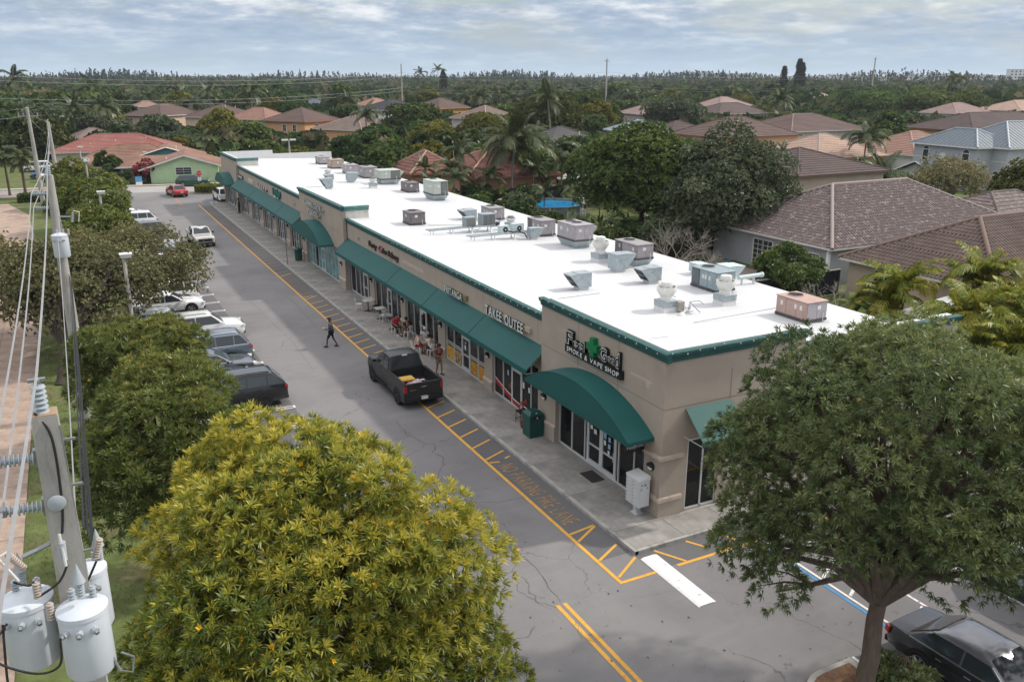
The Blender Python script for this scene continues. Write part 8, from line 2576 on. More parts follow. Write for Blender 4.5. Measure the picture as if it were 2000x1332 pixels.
hero_tree('dark green flowering tree with a thick forked trunk at the lower right', 'flowering_tree', (16.0, 11.75, 0.1), (16.95, 12.4, 6.35), 4.05, 3.6, 70, 14500, 17, .165, .0135, L_DKG, BARK, .27, 33, tint=(.47, .17), low=-.55, flowers=26, fork=(16.35, 11.95, 2.9), size=(.2, .34), droop=.10, angles=(.25, 1.35), young=.22, lobe_young=.14, extra=((4.2, -2.2, -1.9, 1.2), (4.9, -1.4, -2.3, 1.1), (3.6, -3.0, -2.7, 1.0), (5.2, -2.6, -3.0, 1.0), (-3.1, 1.7, -2.4, .9), (-2.7, .9, -3.1, .8), (-3.5, 1.2, -1.8, .8), (4.4, -.6, -1.2, 1.1)))
hero_tree('rounded olive green tree, second along the grass strip', 'flowering_tree', (1.1, 25.8, 0), (1.2, 25.9, 4.0), 2.75, 2.9, 40, 4200, 18, .22, .018, L_OLV, BARK, .16, 44, tint=(.45, .15), low=-.7, topgold=.16, flowers=6, angles=(.2, 1.3), young=.25, lobe_young=.14, size=(.22, .36), droop=.06)
hero_tree('rounded olive green tree, third along the grass strip', 'flowering_tree', (1.9, 36.8, 0), (1.35, 36.9, 3.5), 2.55, 2.6, 36, 3600, 16, .23, .02, L_OLV, BARK, .16, 45, tint=(.47, .15), low=-.6, topgold=.18, flowers=4, angles=(.2, 1.3), young=.25, lobe_young=.14, size=(.22, .36), droop=.06)
hero_tree('wide airy brown leaved oak over the path and the parked cars', 'oak_tree', (-1.9, 47.8, 0), (1.0, 54.5, 3.9), 6.0, 2.5, 60, 15000, 5, .15, .055, L_BRN, BARKD, .26, 46, tint=(.46, .2), low=-.5, size=(.16, .27), angles=(.3, 1.5), scatter=.16, fork=(-1.5, 48.6, 1.7))
hero_tree('brown leaved oak on the far side of the path, cut by the left edge', 'oak_tree', (-9.6, 66, 0), (-9.2, 64, 4.4), 5.0, 3.4, 44, 9000, 5, .17, .06, L_BRN, BARKD, .24, 47, tint=(.52, .2), low=-.5, size=(.18, .3), angles=(.3, 1.5), scatter=.15)
hero_tree('yellow green tree behind the brown oak, along the parking row', 'flowering_tree', (1.6, 72, 0), (1.3, 72, 3.1), 2.8, 2.6, 26, 3000, 7, .27, .05, L_LIM, BARK, .15, 48, tint=(.42, .2), low=-.6, topgold=.1, scatter=.08)
hero_tree('green tree on the parking row near the far white cars', 'flowering_tree', (1.5, 84, 0), (1.6, 84, 2.9), 2.7, 2.6, 26, 2600, 7, .3, .055, L_OLV, BARK, .15, 49, tint=(.45, .2), low=-.6)
hero_tree('yellow flowered tree beside the far end of the parking row', 'flowering_tree', (1.8, 97, 0), (1.9, 97, 2.9), 2.9, 2.6, 26, 2400, 7, .32, .06, L_LIM, BARK, .15, 50, tint=(.38, .2), low=-.6, flowers=40)
hero_tree('low green tree farthest along the parking row, near the crossing', 'flowering_tree', (2.9, 110, 0), (3.0, 110, 2.4), 3.0, 2.2, 26, 2400, 7, .32, .06, L_OLV, BARK, .15, 51, tint=(.5, .2), low=-.6, flowers=20)
hero_tree('yellow flowered tree on the strip in front of the far poles', 'flowering_tree', (0.1, 116, 0), (0.2, 116, 2.9), 3.0, 2.4, 26, 2200, 7, .33, .06, L_LIM, BARK, .15, 52, tint=(.4, .2), low=-.6, flowers=50)
hero_tree('lime green bushy tree at the foot of the round concrete pole row', 'flowering_tree', (-0.2, 98, 0), (0.1, 98, 2.6), 2.6, 2.3, 22, 1900, 7, .3, .055, L_LIM, BARK, .13, 53, tint=(.36, .2), low=-.6)
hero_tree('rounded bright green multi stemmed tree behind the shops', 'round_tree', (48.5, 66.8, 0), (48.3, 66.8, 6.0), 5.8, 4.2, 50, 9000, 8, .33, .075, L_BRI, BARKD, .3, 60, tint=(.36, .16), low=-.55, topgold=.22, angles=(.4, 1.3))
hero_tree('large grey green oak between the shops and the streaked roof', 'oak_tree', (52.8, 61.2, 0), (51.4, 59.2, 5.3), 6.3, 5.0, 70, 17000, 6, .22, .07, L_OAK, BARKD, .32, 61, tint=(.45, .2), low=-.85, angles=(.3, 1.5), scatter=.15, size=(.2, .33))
hero_tree('small bright green tree in the yard behind the pink roof unit', 'round_tree', (44.5, 43.6, 0), (44.5, 43.6, 2.3), 2.2, 1.7, 20, 1800, 8, .28, .06, L_BRI, BARK, .1, 62, tint=(.45, .15), low=-.5, droop=.3)
hero_tree('glossy leaved fruit tree behind the far shops', 'fruit_tree', (44.0, 133, 0), (44, 133, 4.0), 4.7, 3.2, 36, 3600, 6, .5, .16, L_MID, BARK, .2, 63, tint=(.5, .25), low=-.5)
hero_tree('dark rounded fruit tree by the peach house', 'fruit_tree', (18.6, 205, 0), (18.6, 205, 3.6), 4.6, 3.0, 30, 2000, 6, .6, .2, L_OAK, BARK, .2, 64, tint=(.5, .25), low=-.5)
hero_tree('rounded golden green fig tree beside the peach house', 'fig_tree', (31.0, 203, 0), (31, 203, 4.4), 4.6, 3.8, 34, 2200, 6, .6, .18, L_GLD, BARKD, .25, 65, tint=(.4, .2), low=-.6, topgold=.2)
hero_tree('bright lime green tree right of the golden fig', 'fruit_tree', (34.8, 184, 0), (34.8, 184, 3.2), 3.8, 2.7, 28, 1800, 6, .55, .18, L_BRI, BARK, .18, 66, tint=(.6, .2), low=-.6)
hero_tree('gold leaved tree left of the tall coconut palm', 'gold_tree', (60, 147, 0), (60, 147, 4.4), 4.2, 3.0, 28, 2600, 6, .45, .13, L_GLD, BARK, .18, 67, tint=(.6, .22), low=-.4)
hero_tree('olive gold tree behind the tall coconut palm', 'gold_tree', (72, 150, 0), (72, 150, 5.2), 5.2, 3.4, 32, 3000, 6, .45, .13, L_GLD, BARK, .2, 68, tint=(.3, .2), low=-.4)
hero_tree('wide olive green tree above the slate roof', 'round_tree', (96, 168, 0), (96, 168, 6.4), 7.6, 4.4, 44, 3800, 6, .5, .16, L_GLD, BARKD, .28, 69, tint=(.12, .15), low=-.4)
hero_tree('dark green tree below the bright orange house', 'round_tree', (72, 190, 0), (72, 190, 5.4), 6.2, 4.2, 36, 2800, 6, .55, .18, L_MID, BARKD, .25, 70, tint=(.5, .2), low=-.4)
hero_tree('brown olive tree at the near right among the palms', 'round_tree', (63.5, 30.5, 0), (63.5, 30.5, 5.5), 4.2, 3.6, 34, 3400, 6, .34, .1, L_GLD, BARKD, .2, 71, tint=(.1, .2), low=-.5)
hero_tree('sparse brownish tree before the grey metal roofed house', 'bare_crowned_tree', (88.5, 63.5, 0), (88.5, 63.5, 3.9), 4.3, 2.4, 30, 2000, 5, .26, .08, L_BRN, BARKG, .2, 72, tint=(.6, .25), low=-.3, scatter=.2)
hero_tree('dark green tree at the right edge before the grey house', 'round_tree', (93, 55.5, 0), (93, 55.5, 3.6), 4.6, 2.7, 34, 3000, 6, .36, .12, L_GLD, BARKD, .24, 73, tint=(.1, .2), low=-.4)
hero_tree('dense dark tree at the left of the big oak in the estate', 'round_tree', (140, 182, 0), (140, 182, 6.3), 7.0, 4.6, 44, 3600, 6, .5, .17, L_OAK, BARKD, .3, 74, tint=(.35, .25), low=-.5)
for i, (x, y) in enumerate(((228, 196), (244, 189), (252, 183))):
 hero_tree(['flat topped umbrella tree, left one of the three in the estate', 'flat topped umbrella tree, middle one of the three in the estate', 'flat topped umbrella tree, right one of the three in the estate'][i], 'umbrella_tree', (x, y, 0), (x, y, 7.4), 7.5, 2.6, 34, 2200, 6, .6, .2, L_MID, BARKD, .3, 75 + i, tint=(.7, .2), low=-.15, group='umbrella trees of the estate')
hero_tree('red flowering bush before the mint house', 'flowering_bush', (10.0, 139.3, 0), (10, 139.3, 1.7), 1.7, 1.6, 20, 900, 7, .22, .08, leafmat('leaf_red_bract', [(0, (0.10, 0.012, 0.02)), (.5, (0.24, 0.02, 0.04)), (1, (0.40, 0.05, 0.07))], .3), BARK, .08, 80, tint=(.5, .25), low=-.5)
hero_tree('round dark shrub beside the white door of the mint house', 'shrub', (7.0, 140.3, 0), (7.0, 140.3, .9), 1.1, 1.0, 14, 600, 6, .2, .08, L_MID, BARK, .05, 81, tint=(.4, .2), low=-.6)
hero_tree('white flowering bush behind the utility truck', 'flowering_bush', (3.4, 152.5, 0), (3.4, 152.5, 1.6), 1.9, 1.6, 18, 800, 7, .25, .1, leafmat('leaf_white_bush', [(0, (0.03, 0.06, 0.02)), (.5, (0.06, 0.09, 0.03)), (.62, (0.5, 0.5, 0.46)), (1, (0.7, 0.7, 0.66))], .3), BARK, .06, 82, tint=(.5, .3), low=-.5)
hero_tree('young dark leaved tree before the brown roof wing', 'young_tree', (5.3, 142.5, 0), (5.3, 142.5, 2.7), 1.5, 2.3, 18, 700, 6, .4, .16, L_MID, BARK, .08, 83, tint=(.4, .2), low=-.7)
def hedge(label, x0, x1, y0, y1, h, leaf, n, seed, L=.09, rnd_top=0.0, ell=False):
 rs_ = np.random.RandomState(seed)
 t = thing('hedge', label, 'hedge', ((x0 + x1) / 2, (y0 + y1) / 2, 0))
 cx, cy, X, Y = 0, 0, (x1 - x0) / 2, (y1 - y0) / 2
 if ell:
  a = rs_.uniform(0, 6.283, n)
  rr = np.sqrt(rs_.uniform(0, 1, n))
  top = rs_.uniform(0, 1, n) < .6
  rr = np.where(top, rr, 1.0)
  P = np.stack([X * rr * np.cos(a), Y * rr * np.sin(a), np.where(top, h - .12 * rr ** 6, rs_.uniform(.1, h, n))], 1)
  A = np.where(top[:, None], np.array([[0, 0, 1.0]]), np.stack([np.cos(a), np.sin(a), np.full(n, .3)], 1))
 else:
  f = rs_.choice(5, n, p=np.array([X * Y * 4, X * 2 * h, X * 2 * h, Y * 2 * h, Y * 2 * h]) / (X * Y * 4 + 4 * X * h + 4 * Y * h))
  u, v = rs_.uniform(-1, 1, n), rs_.uniform(0, 1, n)
  w = rs_.uniform(-1, 1, n)
  P = np.stack([np.select([f == 0, f == 1, f == 2, f == 3], [X * u, X * u, X * u, np.full(n, -X)], X), np.select([f == 0, f == 1, f == 2], [Y * w, np.full(n, -Y), np.full(n, Y)], Y * u), np.where(f == 0, h, v * h)], 1)
  A = np.stack([np.select([f == 3, f == 4], [-1., 1.], 0.), np.select([f == 1, f == 2], [-1., 1.], 0.), np.where(f == 0, 1., .3)], 1)
 P = P + rs_.normal(0, .05, P.shape)
 A = unit(A + rs_.normal(0, .4, A.shape))
 V, F, T = whorls(rs_, P, A, 6, L, L * .28, .3, 1.3, .05, np.clip(rs_.normal(.5, .25, n), 0, 1))
 link('leaves', npmesh('leaves', V, F, T, leaf), t)
 c = MB()
 if ell:
  c.extrude([(X * .9 * math.cos(q), Y * .9 * math.sin(q), .05) for q in [2 * math.pi * i / 20 for i in range(20)]], (0, 0, h - .15))
 else:
  c.box(-X + .08, X - .08, -Y + .08, Y - .08, .02, h - .08)
 c.build('hedge_core', M('hedge_core', (0.018, 0.022, 0.012), .95, var=.3), t)
 return t
hedge('clipped yellow green hedge filling the island at the lot exit', 15.1, 18.5, 122.9, 125.7, .95, L_LIM, 2600, 91, .2, ell=True)
hedge('dark green hedge along the right kerb by the white car', 36.4, 38.7, 17.5, 25.5, 1.15, L_MID, 4200, 92, .16)
hedge('low green hedge at the end of the path on the left', -6.2, -2.0, 124.5, 126.2, .9, L_MID, 1500, 93, .2)
hedge('low dark hedge before the pale car on the right lawn', 92, 96.5, 57.5, 60.5, 1.3, L_MID, 1500, 94, .26)
hedge('clipped hedge before the wing of the mint house', 1.5, 5.0, 143.2, 144.6, 1.1, L_MID, 1100, 95, .2)
hero_tree('low green shrub in the round planter under the big tree', 'shrub', (17.1, 11.5, .15), (17.15, 11.5, .55), .75, .5, 12, 420, 8, .2, .03, L_DKG, BARK, .03, 96, tint=(.55, .2), low=-.4)
# --- palms
def frond_mesh(seed, L=2.8, pitch=.9, drop=1.6, n=40, ll=.74, lw=.062, leaf=None, hang=.7, vee=.35):
 """pinnate frond leaving the crown at angle pitch, bending down by drop radians along its length"""
 rs_ = np.random.RandomState(seed)
 s = np.linspace(0, 1, 15)
 ang = pitch - drop * s ** 1.35
 dx, dz = np.cos(ang), np.sin(ang)
 X = np.concatenate([[0], np.cumsum((dx[1:] + dx[:-1]) / 2 * L / 14)])
 Z_ = np.concatenate([[0], np.cumsum((dz[1:] + dz[:-1]) / 2 * L / 14)])
 V, F, T = [], [], []
 w0 = .045 * L / 2.8
 for i in range(15):
  w = w0 * (1 - .8 * s[i])
  V += [(X[i], -w, Z_[i]), (X[i], w, Z_[i]), (X[i], 0, Z_[i] - w * 1.2)]
  T += [.75] * 3
 for i in range(14):
  for a, b in ((0, 1), (1, 2), (2, 0)):
   F.append((i * 3 + a, i * 3 + b, (i + 1) * 3 + b, (i + 1) * 3 + a))
 age = rs_.uniform(.25, .6)
 for j in range(n):
  q = .12 + .88 * (j + .5) / n
  xi, zi = np.interp(q, s, X), np.interp(q, s, Z_)
  a = np.interp(q, s, ang)
  l_ = ll * L / 2.8 * (math.sin(math.pi * min(1, .12 + q * .86)) ** .6) * rs_.uniform(.8, 1.1)
  for sg in (-1, 1):
   fwd = np.array([math.cos(a), 0, math.sin(a)]) * .62
   out = np.array([0, sg * .8, 0])
   up = np.array([-math.sin(a), 0, math.cos(a)]) * vee
   d = unit(fwd + out + up + rs_.normal(0, .10, 3))
   b = np.array([xi, 0, zi])
   m = b + d * l_ * .5
   tp_ = b + d * l_ + np.array([0, 0, -hang * l_])
   m[2] -= hang * l_ * .22
   wv = np.array([math.cos(a), 0, math.sin(a)]) * lw * L / 2.8
   o = len(V)
   V += [tuple(b - wv * .5), tuple(m - wv), tuple(tp_), tuple(m + wv)]
   F.append((o, o + 1, o + 2, o + 3))
   T += [min(1, max(0, age + rs_.normal(0, .1) + .25 * (q > .9)))] * 4
 return npmesh('frond', np.array(V), np.array(F), np.array(T), leaf or L_PALM)
FR = [frond_mesh(1, 2.9, 1.35, 1.0), frond_mesh(2, 3.1, 1.05, 1.5), frond_mesh(3, 3.2, .75, 1.7), frond_mesh(4, 3.1, .35, 1.6), frond_mesh(5, 2.8, -.1, 1.3), frond_mesh(6, 3.0, .9, 2.1)]
FRY = [frond_mesh(11, 2.0, 1.2, 1.5, 30, .75, .07, L_PALMY), frond_mesh(12, 2.1, .9, 1.9, 30, .75, .07, L_PALMY), frond_mesh(13, 2.1, .5, 1.8, 30, .75, .07, L_PALMY), frond_mesh(14, 1.9, 1.3, .9, 30, .75, .07, L_PALMY)]
def palm(label, x, y, h, n=20, sc=1.0, lean=(0, 0), frs=None, r=.15, seed=0, name='palm_tree', group=None, bark=None, stems=1, spread=.0):
 pr = random.Random(seed + 100)
 frs = frs or FR
 t = thing(name, label, 'palm', (x, y, 0), 0, group)
 for st in range(stems):
  a0 = pr.uniform(0, 6.28)
  bx, by = (spread * math.cos(a0), spread * math.sin(a0)) if stems > 1 else (0, 0)
  hh = h * (pr.uniform(.55, 1.0) if stems > 1 else 1)
  lx, ly = lean[0] + (pr.uniform(-.5, .5) + bx * .6 if stems > 1 else 0), lean[1] + (pr.uniform(-.5, .5) + by * .6 if stems > 1 else 0)
  pts = [(bx + lx * q ** 1.6, by + ly * q ** 1.6, hh * q) for q in [i / 8 for i in range(9)]]
  MB().tube(pts, [r * (1.25 if i == 0 else 1 - .03 * i) for i in range(9)], 9).build('trunk', bark or BARKG, t, smooth=True)
  for i in range(n):
   k_ = min(len(frs) - 1, int(pr.random() * len(frs)))
   o = link('frond', frs[k_], t)
   o.location = (bx + lx, by + ly, hh - .05 + pr.uniform(-.12, .1))
   o.rotation_euler = (pr.uniform(-.12, .12), pr.uniform(-.1, .1), i * 2.399 + pr.uniform(-.3, .3))
   s_ = sc * pr.uniform(.85, 1.12)
   o.scale = (s_, s_, s_)
 return t
palm('tall coconut palm standing behind the white roof near the pool', 49.0, 95.5, 7.4, 30, 1.75, (.3, -.3), seed=1)
palm('coconut palm left of the tall one, before the red tile roof', 41.3, 96.5, 4.4, 18, 1.0, (.3, 0), seed=2)
palm('coconut palm behind the far shops by the grey brown tile roof', 56.0, 175, 7.6, 20, 1.25, seed=3)
palm('coconut palm with drooping pale fronds at the left, behind the red roof', 8.2, 212, 8.6, 22, 1.45, seed=4)
palm('coconut palm left of the drooping one, behind the red roof', 2.4, 216, 8.2, 20, 1.3, seed=5)
palm('dark coconut palm among the estate roofs', 183, 188, 9.0, 22, 1.45, seed=6)
palm('coconut palm before the tan tiled house', 112.0, 96.0, 6.0, 22, 1.35, seed=7)
palm('low spreading palm behind the streaked tile roof', 95.0, 78.0, 2.4, 26, 1.5, seed=8)
palm('palm right of the tall coconut palm, half behind the rounded tree', 57.5, 92, 4.6, 18, 1.05, seed=9)
palm('palm left of the coral house behind the roof edge', 37.8, 93.5, 2.4, 16, .95, seed=10)
for i, (x, y, h) in enumerate(((50.5, 83.0, 3.2), (52.5, 80.5, 3.4), (55.0, 82.0, 3.3), (47.6, 84.5, 2.9))):
 palm(['slim palm at the near rim of the blue pool, left of its middle', 'slim palm at the near rim of the blue pool, in its middle', 'slim palm beside the pool ladder', 'slim palm at the left of the blue pool'][i], x, y, h, 12, .62, r=.07, seed=20 + i, group='slim palms round the pool', bark=BARKD)
for i, (x, y, h, lb) in enumerate(((43.4, 33.6, 3.6, 'yellow green clump palm beside the white canopy'), (47.6, 30.2, 4.6, 'tall yellow green palm right of the white canopy'), (42.6, 27.5, 3.4, 'golden clump palm behind the wing wall'), (44.8, 26.4, 4.2, 'golden clump palm at the right, next to the coral wall'), (40.6, 25.4, 2.4, 'low golden clump palm behind the coral wall'), (48.2, 24.8, 3.2, 'yellow clump palm at the right edge of the view'), (46.0, 28.6, 3.0, 'yellow green clump palm behind the golden ones'), (43.2, 23.6, 2.0, 'low yellow palm at the right edge'))):
 palm(lb, x, y, h, 11, 1.3, frs=FRY, r=.06, seed=30 + i, name='clump_palm', bark=BARK, stems=4, spread=.5)
for i, (x, y, h, lb) in enumerate(((-5.6, 131.5, 4.6, 'sabal palm by the street at the left, nearest of the cluster'), (-7.6, 133.5, 5.4, 'sabal palm by the street at the left, second of the cluster'), (-9.4, 131.0, 5.0, 'sabal palm by the street cut by the left edge'), (-5.9, 137.0, 5.2, 'sabal palm behind the cluster at the left'))):
 palm(lb, x, y, h, 22, .78, frs=FR[1:], r=.16, seed=50 + i, bark=BARK)
palm('royal palm rising from the woods at the left', -10, 275, 15, 16, 1.5, seed=60)
palm('royal palm rising from the woods behind the far left roofs', 36, 320, 13, 16, 1.5, seed=61)
palm('tall thin palm in the woods left of the middle', 168, 430, 17, 14, 1.5, seed=62)
palm('tall thin palm in the woods beside the other tall one', 176, 426, 18.5, 14, 1.5, seed=63)
palm('dark royal palm above the roofs at the right edge', 306, 224, 13.5, 18, 1.8, seed=64)
palm('second dark royal palm at the right edge', 320, 236, 14.5, 18, 1.8, seed=65)
def banana(label, x, y, h, seed):
 pr = random.Random(seed)
 t = thing('banana_plant', label, 'plant', (x, y, 0))
 MB().tube([(0, 0, 0), (.03, 0, h * .5)], [.1, .07], 8).build('stem', M('banana_stem', (0.11, 0.12, 0.05), .8), t)
 s = np.linspace(0, 1, 8)
 V, F, T = [], [], []
 ang = 1.15 - 1.5 * s ** 1.4
 X_ = np.concatenate([[0], np.cumsum(np.cos(ang[1:]) * 1.9 / 7)])
 Zz = np.concatenate([[0], np.cumsum(np.sin(ang[1:]) * 1.9 / 7)])
 for i in range(8):
  w = .30 * math.sin(math.pi * min(1, .08 + .9 * s[i])) ** .6
  V += [(X_[i], -w, Zz[i] + .08 * w), (X_[i], 0, Zz[i] - .02), (X_[i], w, Zz[i] + .08 * w)]
  T += [.55, .8, .6]
 for i in range(7):
  F += [(i * 3, i * 3 + 1, i * 3 + 4, i * 3 + 3), (i * 3 + 1, i * 3 + 2, i * 3 + 5, i * 3 + 4)]
 me = npmesh('leaf', np.array(V), np.array(F), np.array(T), L_BRI)
 for i in range(9):
  o = link('leaf', me, t)
  o.location = (0, 0, h * .48)
  o.rotation_euler = (0, pr.uniform(-.35, .3), i * 2.4)
  q = pr.uniform(.8, 1.2)
  o.scale = (q, q, q)
banana('banana plant with broad green leaves by the window of the beige house', 42.2, 35.4, 3.2, 1)
banana('second banana plant nearer to the white canopy', 41.6, 33.6, 3.0, 2)
banana('banana plant behind the roof edge before the coral house', 46.6, 93.6, 2.6, 3)
banana('banana plant right of the first one before the coral house', 43.8, 92.9, 2.4, 4)
def bare(label, x, y, h, seed, mat=None, n0=5, spread=1.0):
 pr = random.Random(seed)
 mb = MB()
 def grow(p, d, L_, r, lv):
  q = p + d * L_
  m = p.lerp(q, .5) + Vector((pr.uniform(-1, 1), pr.uniform(-1, 1), pr.uniform(-.3, .6))) * L_ * .10
  mb.tube([p, m, q], [r, r * .82, r * .62], 5 if lv > 2 else 4)
  if lv <= 0:
   return
  for _ in range(pr.choice((2, 3, 3))):
   nd = (d + Vector((pr.uniform(-1, 1), pr.uniform(-1, 1), pr.uniform(-.35, .7))) * .8 * spread).normalized()
   grow(q, nd, L_ * pr.uniform(.62, .86), r * .60, lv - 1)
 for i in range(n0):
  a = i * 6.283 / n0 + pr.uniform(-.4, .4)
  grow(Vector((0, 0, .1)), Vector((math.cos(a) * .7 * spread, math.sin(a) * .7 * spread, 1)).normalized(), h * .27, h * .012, 4)
 t = thing('bare_tree', label, 'tree', (x, y, 0))
 mb.build('branches', mat or BARKG, t, smooth=True)
m_bare = M('bare_bark', (0.30, 0.27, 0.245), .9, var=.2, scale=4)
bare('leafless pale tree behind the white roof, beside the wide grey unit', 43.5, 55.0, 5.0, 1, m_bare, 7, 1.3)
bare('second leafless tree nearer to the patio behind the roof', 42.5, 50.5, 3.8, 2, m_bare, 7, 1.4)
bare('small leafless tree beside the big double fan unit', 43.2, 67.2, 4.8, 3, m_bare, 3, 1.2)
bare('white leafless shrub in front of the dark glass door of the beige house', 43.4, 38.6, 3.4, 4, M('white_bark', (0.42, 0.39, 0.36), .9, var=.15), 5, 1.2)
bare('leafless tree among the evergreens behind the far end of the shops', 36.5, 128, 4.5, 5, m_bare, 5, 1.1)
# --- trees among the houses, from a few grown kinds
HS = []
for o in bpy.data.objects:
 if o.get('category') == 'house':
  m = 0
  for c in o.children:
   if c.type == 'MESH':
    for v in c.bound_box:
     m = max(m, math.hypot(v[0] + c.location.x, v[1] + c.location.y))
  HS.append((o.location.x, o.location.y, min(m, 13.5)))
TS = [(o.location.x, o.location.y) for o in bpy.data.objects if o.get('category') in ('tree', 'palm') and o.parent is None]
def proto(name, label, seed, rx, rz, zc, leaf, nW, L, Wd, nl=26, low=-.45, tint=(.45, .22), topgold=0, bark=None, rt=.2, scatter=.0):
 return hero_tree(label, name, (0, 0, 0), (0, 0, zc), rx, rz, nl, nW, 5, L, Wd, leaf, bark or BARKD, rt, seed, tint=tint, low=low, topgold=topgold, angles=(.4, 1.4), every=2, scatter=scatter)
G_ = 'trees among the houses beyond the shops'
PR_ = [proto('broad_tree', 'broad dark green tree standing among the houses and woods', 201, 4.4, 3.2, 4.6, L_MID, 1300, .85, .28, tint=(.35, .22)),
 proto('broad_tree', 'broad mid green tree standing among the houses and woods', 202, 4.0, 2.8, 4.2, L_MID, 1300, .8, .26, tint=(.6, .22)),
 proto('bushy_tree', 'olive gold bushy tree standing among the houses and woods', 203, 3.8, 2.9, 4.0, L_GLD, 1200, .75, .24, tint=(.4, .25)),
 proto('oak_tree', 'grey green oak standing among the houses and woods', 204, 4.8, 3.0, 4.6, L_OAK, 1500, .7, .24, scatter=.2),
 proto('bushy_tree', 'brownish sparse tree standing among the houses and woods', 205, 4.2, 2.8, 4.2, L_BRN, 1000, .7, .22, tint=(.6, .22), scatter=.3, bark=BARKG),
 proto('slender_tree', 'fresh green slender tree standing among the houses and woods', 206, 2.7, 3.2, 4.4, L_BRI, 900, .75, .25, tint=(.4, .2))]
palm_p = palm('coconut palm standing among the houses and woods', 0, 0, 6.4, 15, 1.2, seed=90, group='palms among the houses beyond the shops')
palm_q = palm('leaning coconut palm standing among the houses and woods', 0, 0, 7.6, 14, 1.15, lean=(1.0, .4), seed=91, group='palms among the houses beyond the shops')
used = {}
def short(lb):
 w = []
 for q in lb.replace(',', ' ,').split():
  if q in ('behind', 'beside', 'in', 'left', 'right', 'half', 'by', 'at', 'among', 'across', 'between', 'leftmost', 'lightest', ',', 'nearest', 'deep', 'see') and len(w) > 1:
   break
  w.append(q)
 return ' '.join(w[:5]).rstrip(',').removesuffix(' with').removesuffix(' a').removesuffix(' with')
HN = [(o.location.x, o.location.y, short(o['label'])) for o in bpy.data.objects if o.get('category') == 'house']
LBS = {}
def where(x, y):
 d, hx, hy, nm = min((math.hypot(x - a, y - b), a, b, c) for a, b, c in HN)
 D, H = math.hypot(x, y), math.hypot(hx, hy)
 da = (math.atan2(x, y) - math.atan2(hx, hy)) * H
 near = 'close' if d < 17 else ('a little way' if d < 30 else 'farther off')
 if abs(da) > abs(D - H):
  return near + (' to the right of the ' if da > 0 else ' to the left of the ') + nm
 return near + (' behind the ' if D > H else ' in front of the ') + nm
def ok(x, y, h, r):
 if x < 38 and y < 127:
  return False
 if y - sl(x) < 142 and x < 30 and y > 100:
  return False
 if -14 < x < 22 and y < 178:
  return False
 if 38 < x < 75 and 22 < y < 62:
  return False
 if 84 < x < 112 and 50 < y < 74:
  return False
 if math.hypot(x - 49.6, y - 86.6) < 8:
  return False
 D = math.hypot(x, y)
 for hx, hy, hr in HS:
  d = math.hypot(x - hx, y - hy)
  if d < hr * .82 + r * .55:
   return False
  H = math.hypot(hx, hy)
  if D < H:
   a = abs((math.atan2(x, y) - math.atan2(hx, hy) + math.pi) % (2 * math.pi) - math.pi)
   if a < math.atan2(hr * .8 + r * .8, H) and h > 15.3 - 13.6 * D / H:
    return False
 for tx, ty in TS:
  if math.hypot(x - tx, y - ty) < r * 1.05 + 1.2:
   return False
 return True
KN = {o.name: n for o, n in zip(PR_ + [palm_p, palm_q], ('dark green tree', 'mid green tree', 'olive gold tree', 'grey green oak', 'sparse brown tree', 'fresh green tree', 'coconut palm', 'leaning palm'))}
pr = random.Random(77)
n_t = n_p = 0
for _ in range(16000):
 if n_t >= 290:
  break
 a = R(pr.uniform(-7, 61))
 D = math.sqrt(pr.uniform(62 ** 2, 345 ** 2))
 x, y = D * math.sin(a), D * math.cos(a)
 is_palm = pr.random() < .16
 s_ = pr.uniform(.62, 1.35) * (1.0 if D < 200 else 1.15)
 if is_palm:
  h, r = 8.0 * s_, 2.5 * s_
 else:
  h, r = 7.4 * s_, 4.0 * s_
 if not ok(x, y, h, r):
  s_ *= .62
  h, r = h * .62, r * .62
  if not ok(x, y, h, r):
   continue
 if is_palm:
  if n_p > 58:
   continue
  src = palm_p if pr.random() < .6 else palm_q
  n_p += 1
  gname = 'palms among the houses beyond the shops'
 else:
  src = PR_[pr.choices(range(6), (3, 3, 2.2, 2.5, 1.6, 1.6))[0]]
  n_t += 1
  gname = G_
 TS.append((x, y))
 if src.name not in used:
  used[src.name] = True
  o = src
  o.location, o.rotation_euler, o.scale = (x, y, 0), (0, 0, pr.uniform(0, 6.28)), (s_, s_, s_ * pr.uniform(.9, 1.15))
  o['group'] = gname
 else:
  o = dup(src, (x, y, 0), pr.uniform(0, 6.28), None, (s_, s_, s_ * pr.uniform(.9, 1.15)), gname)
 o['label'] = KN[src.name] + ' ' + where(x, y)
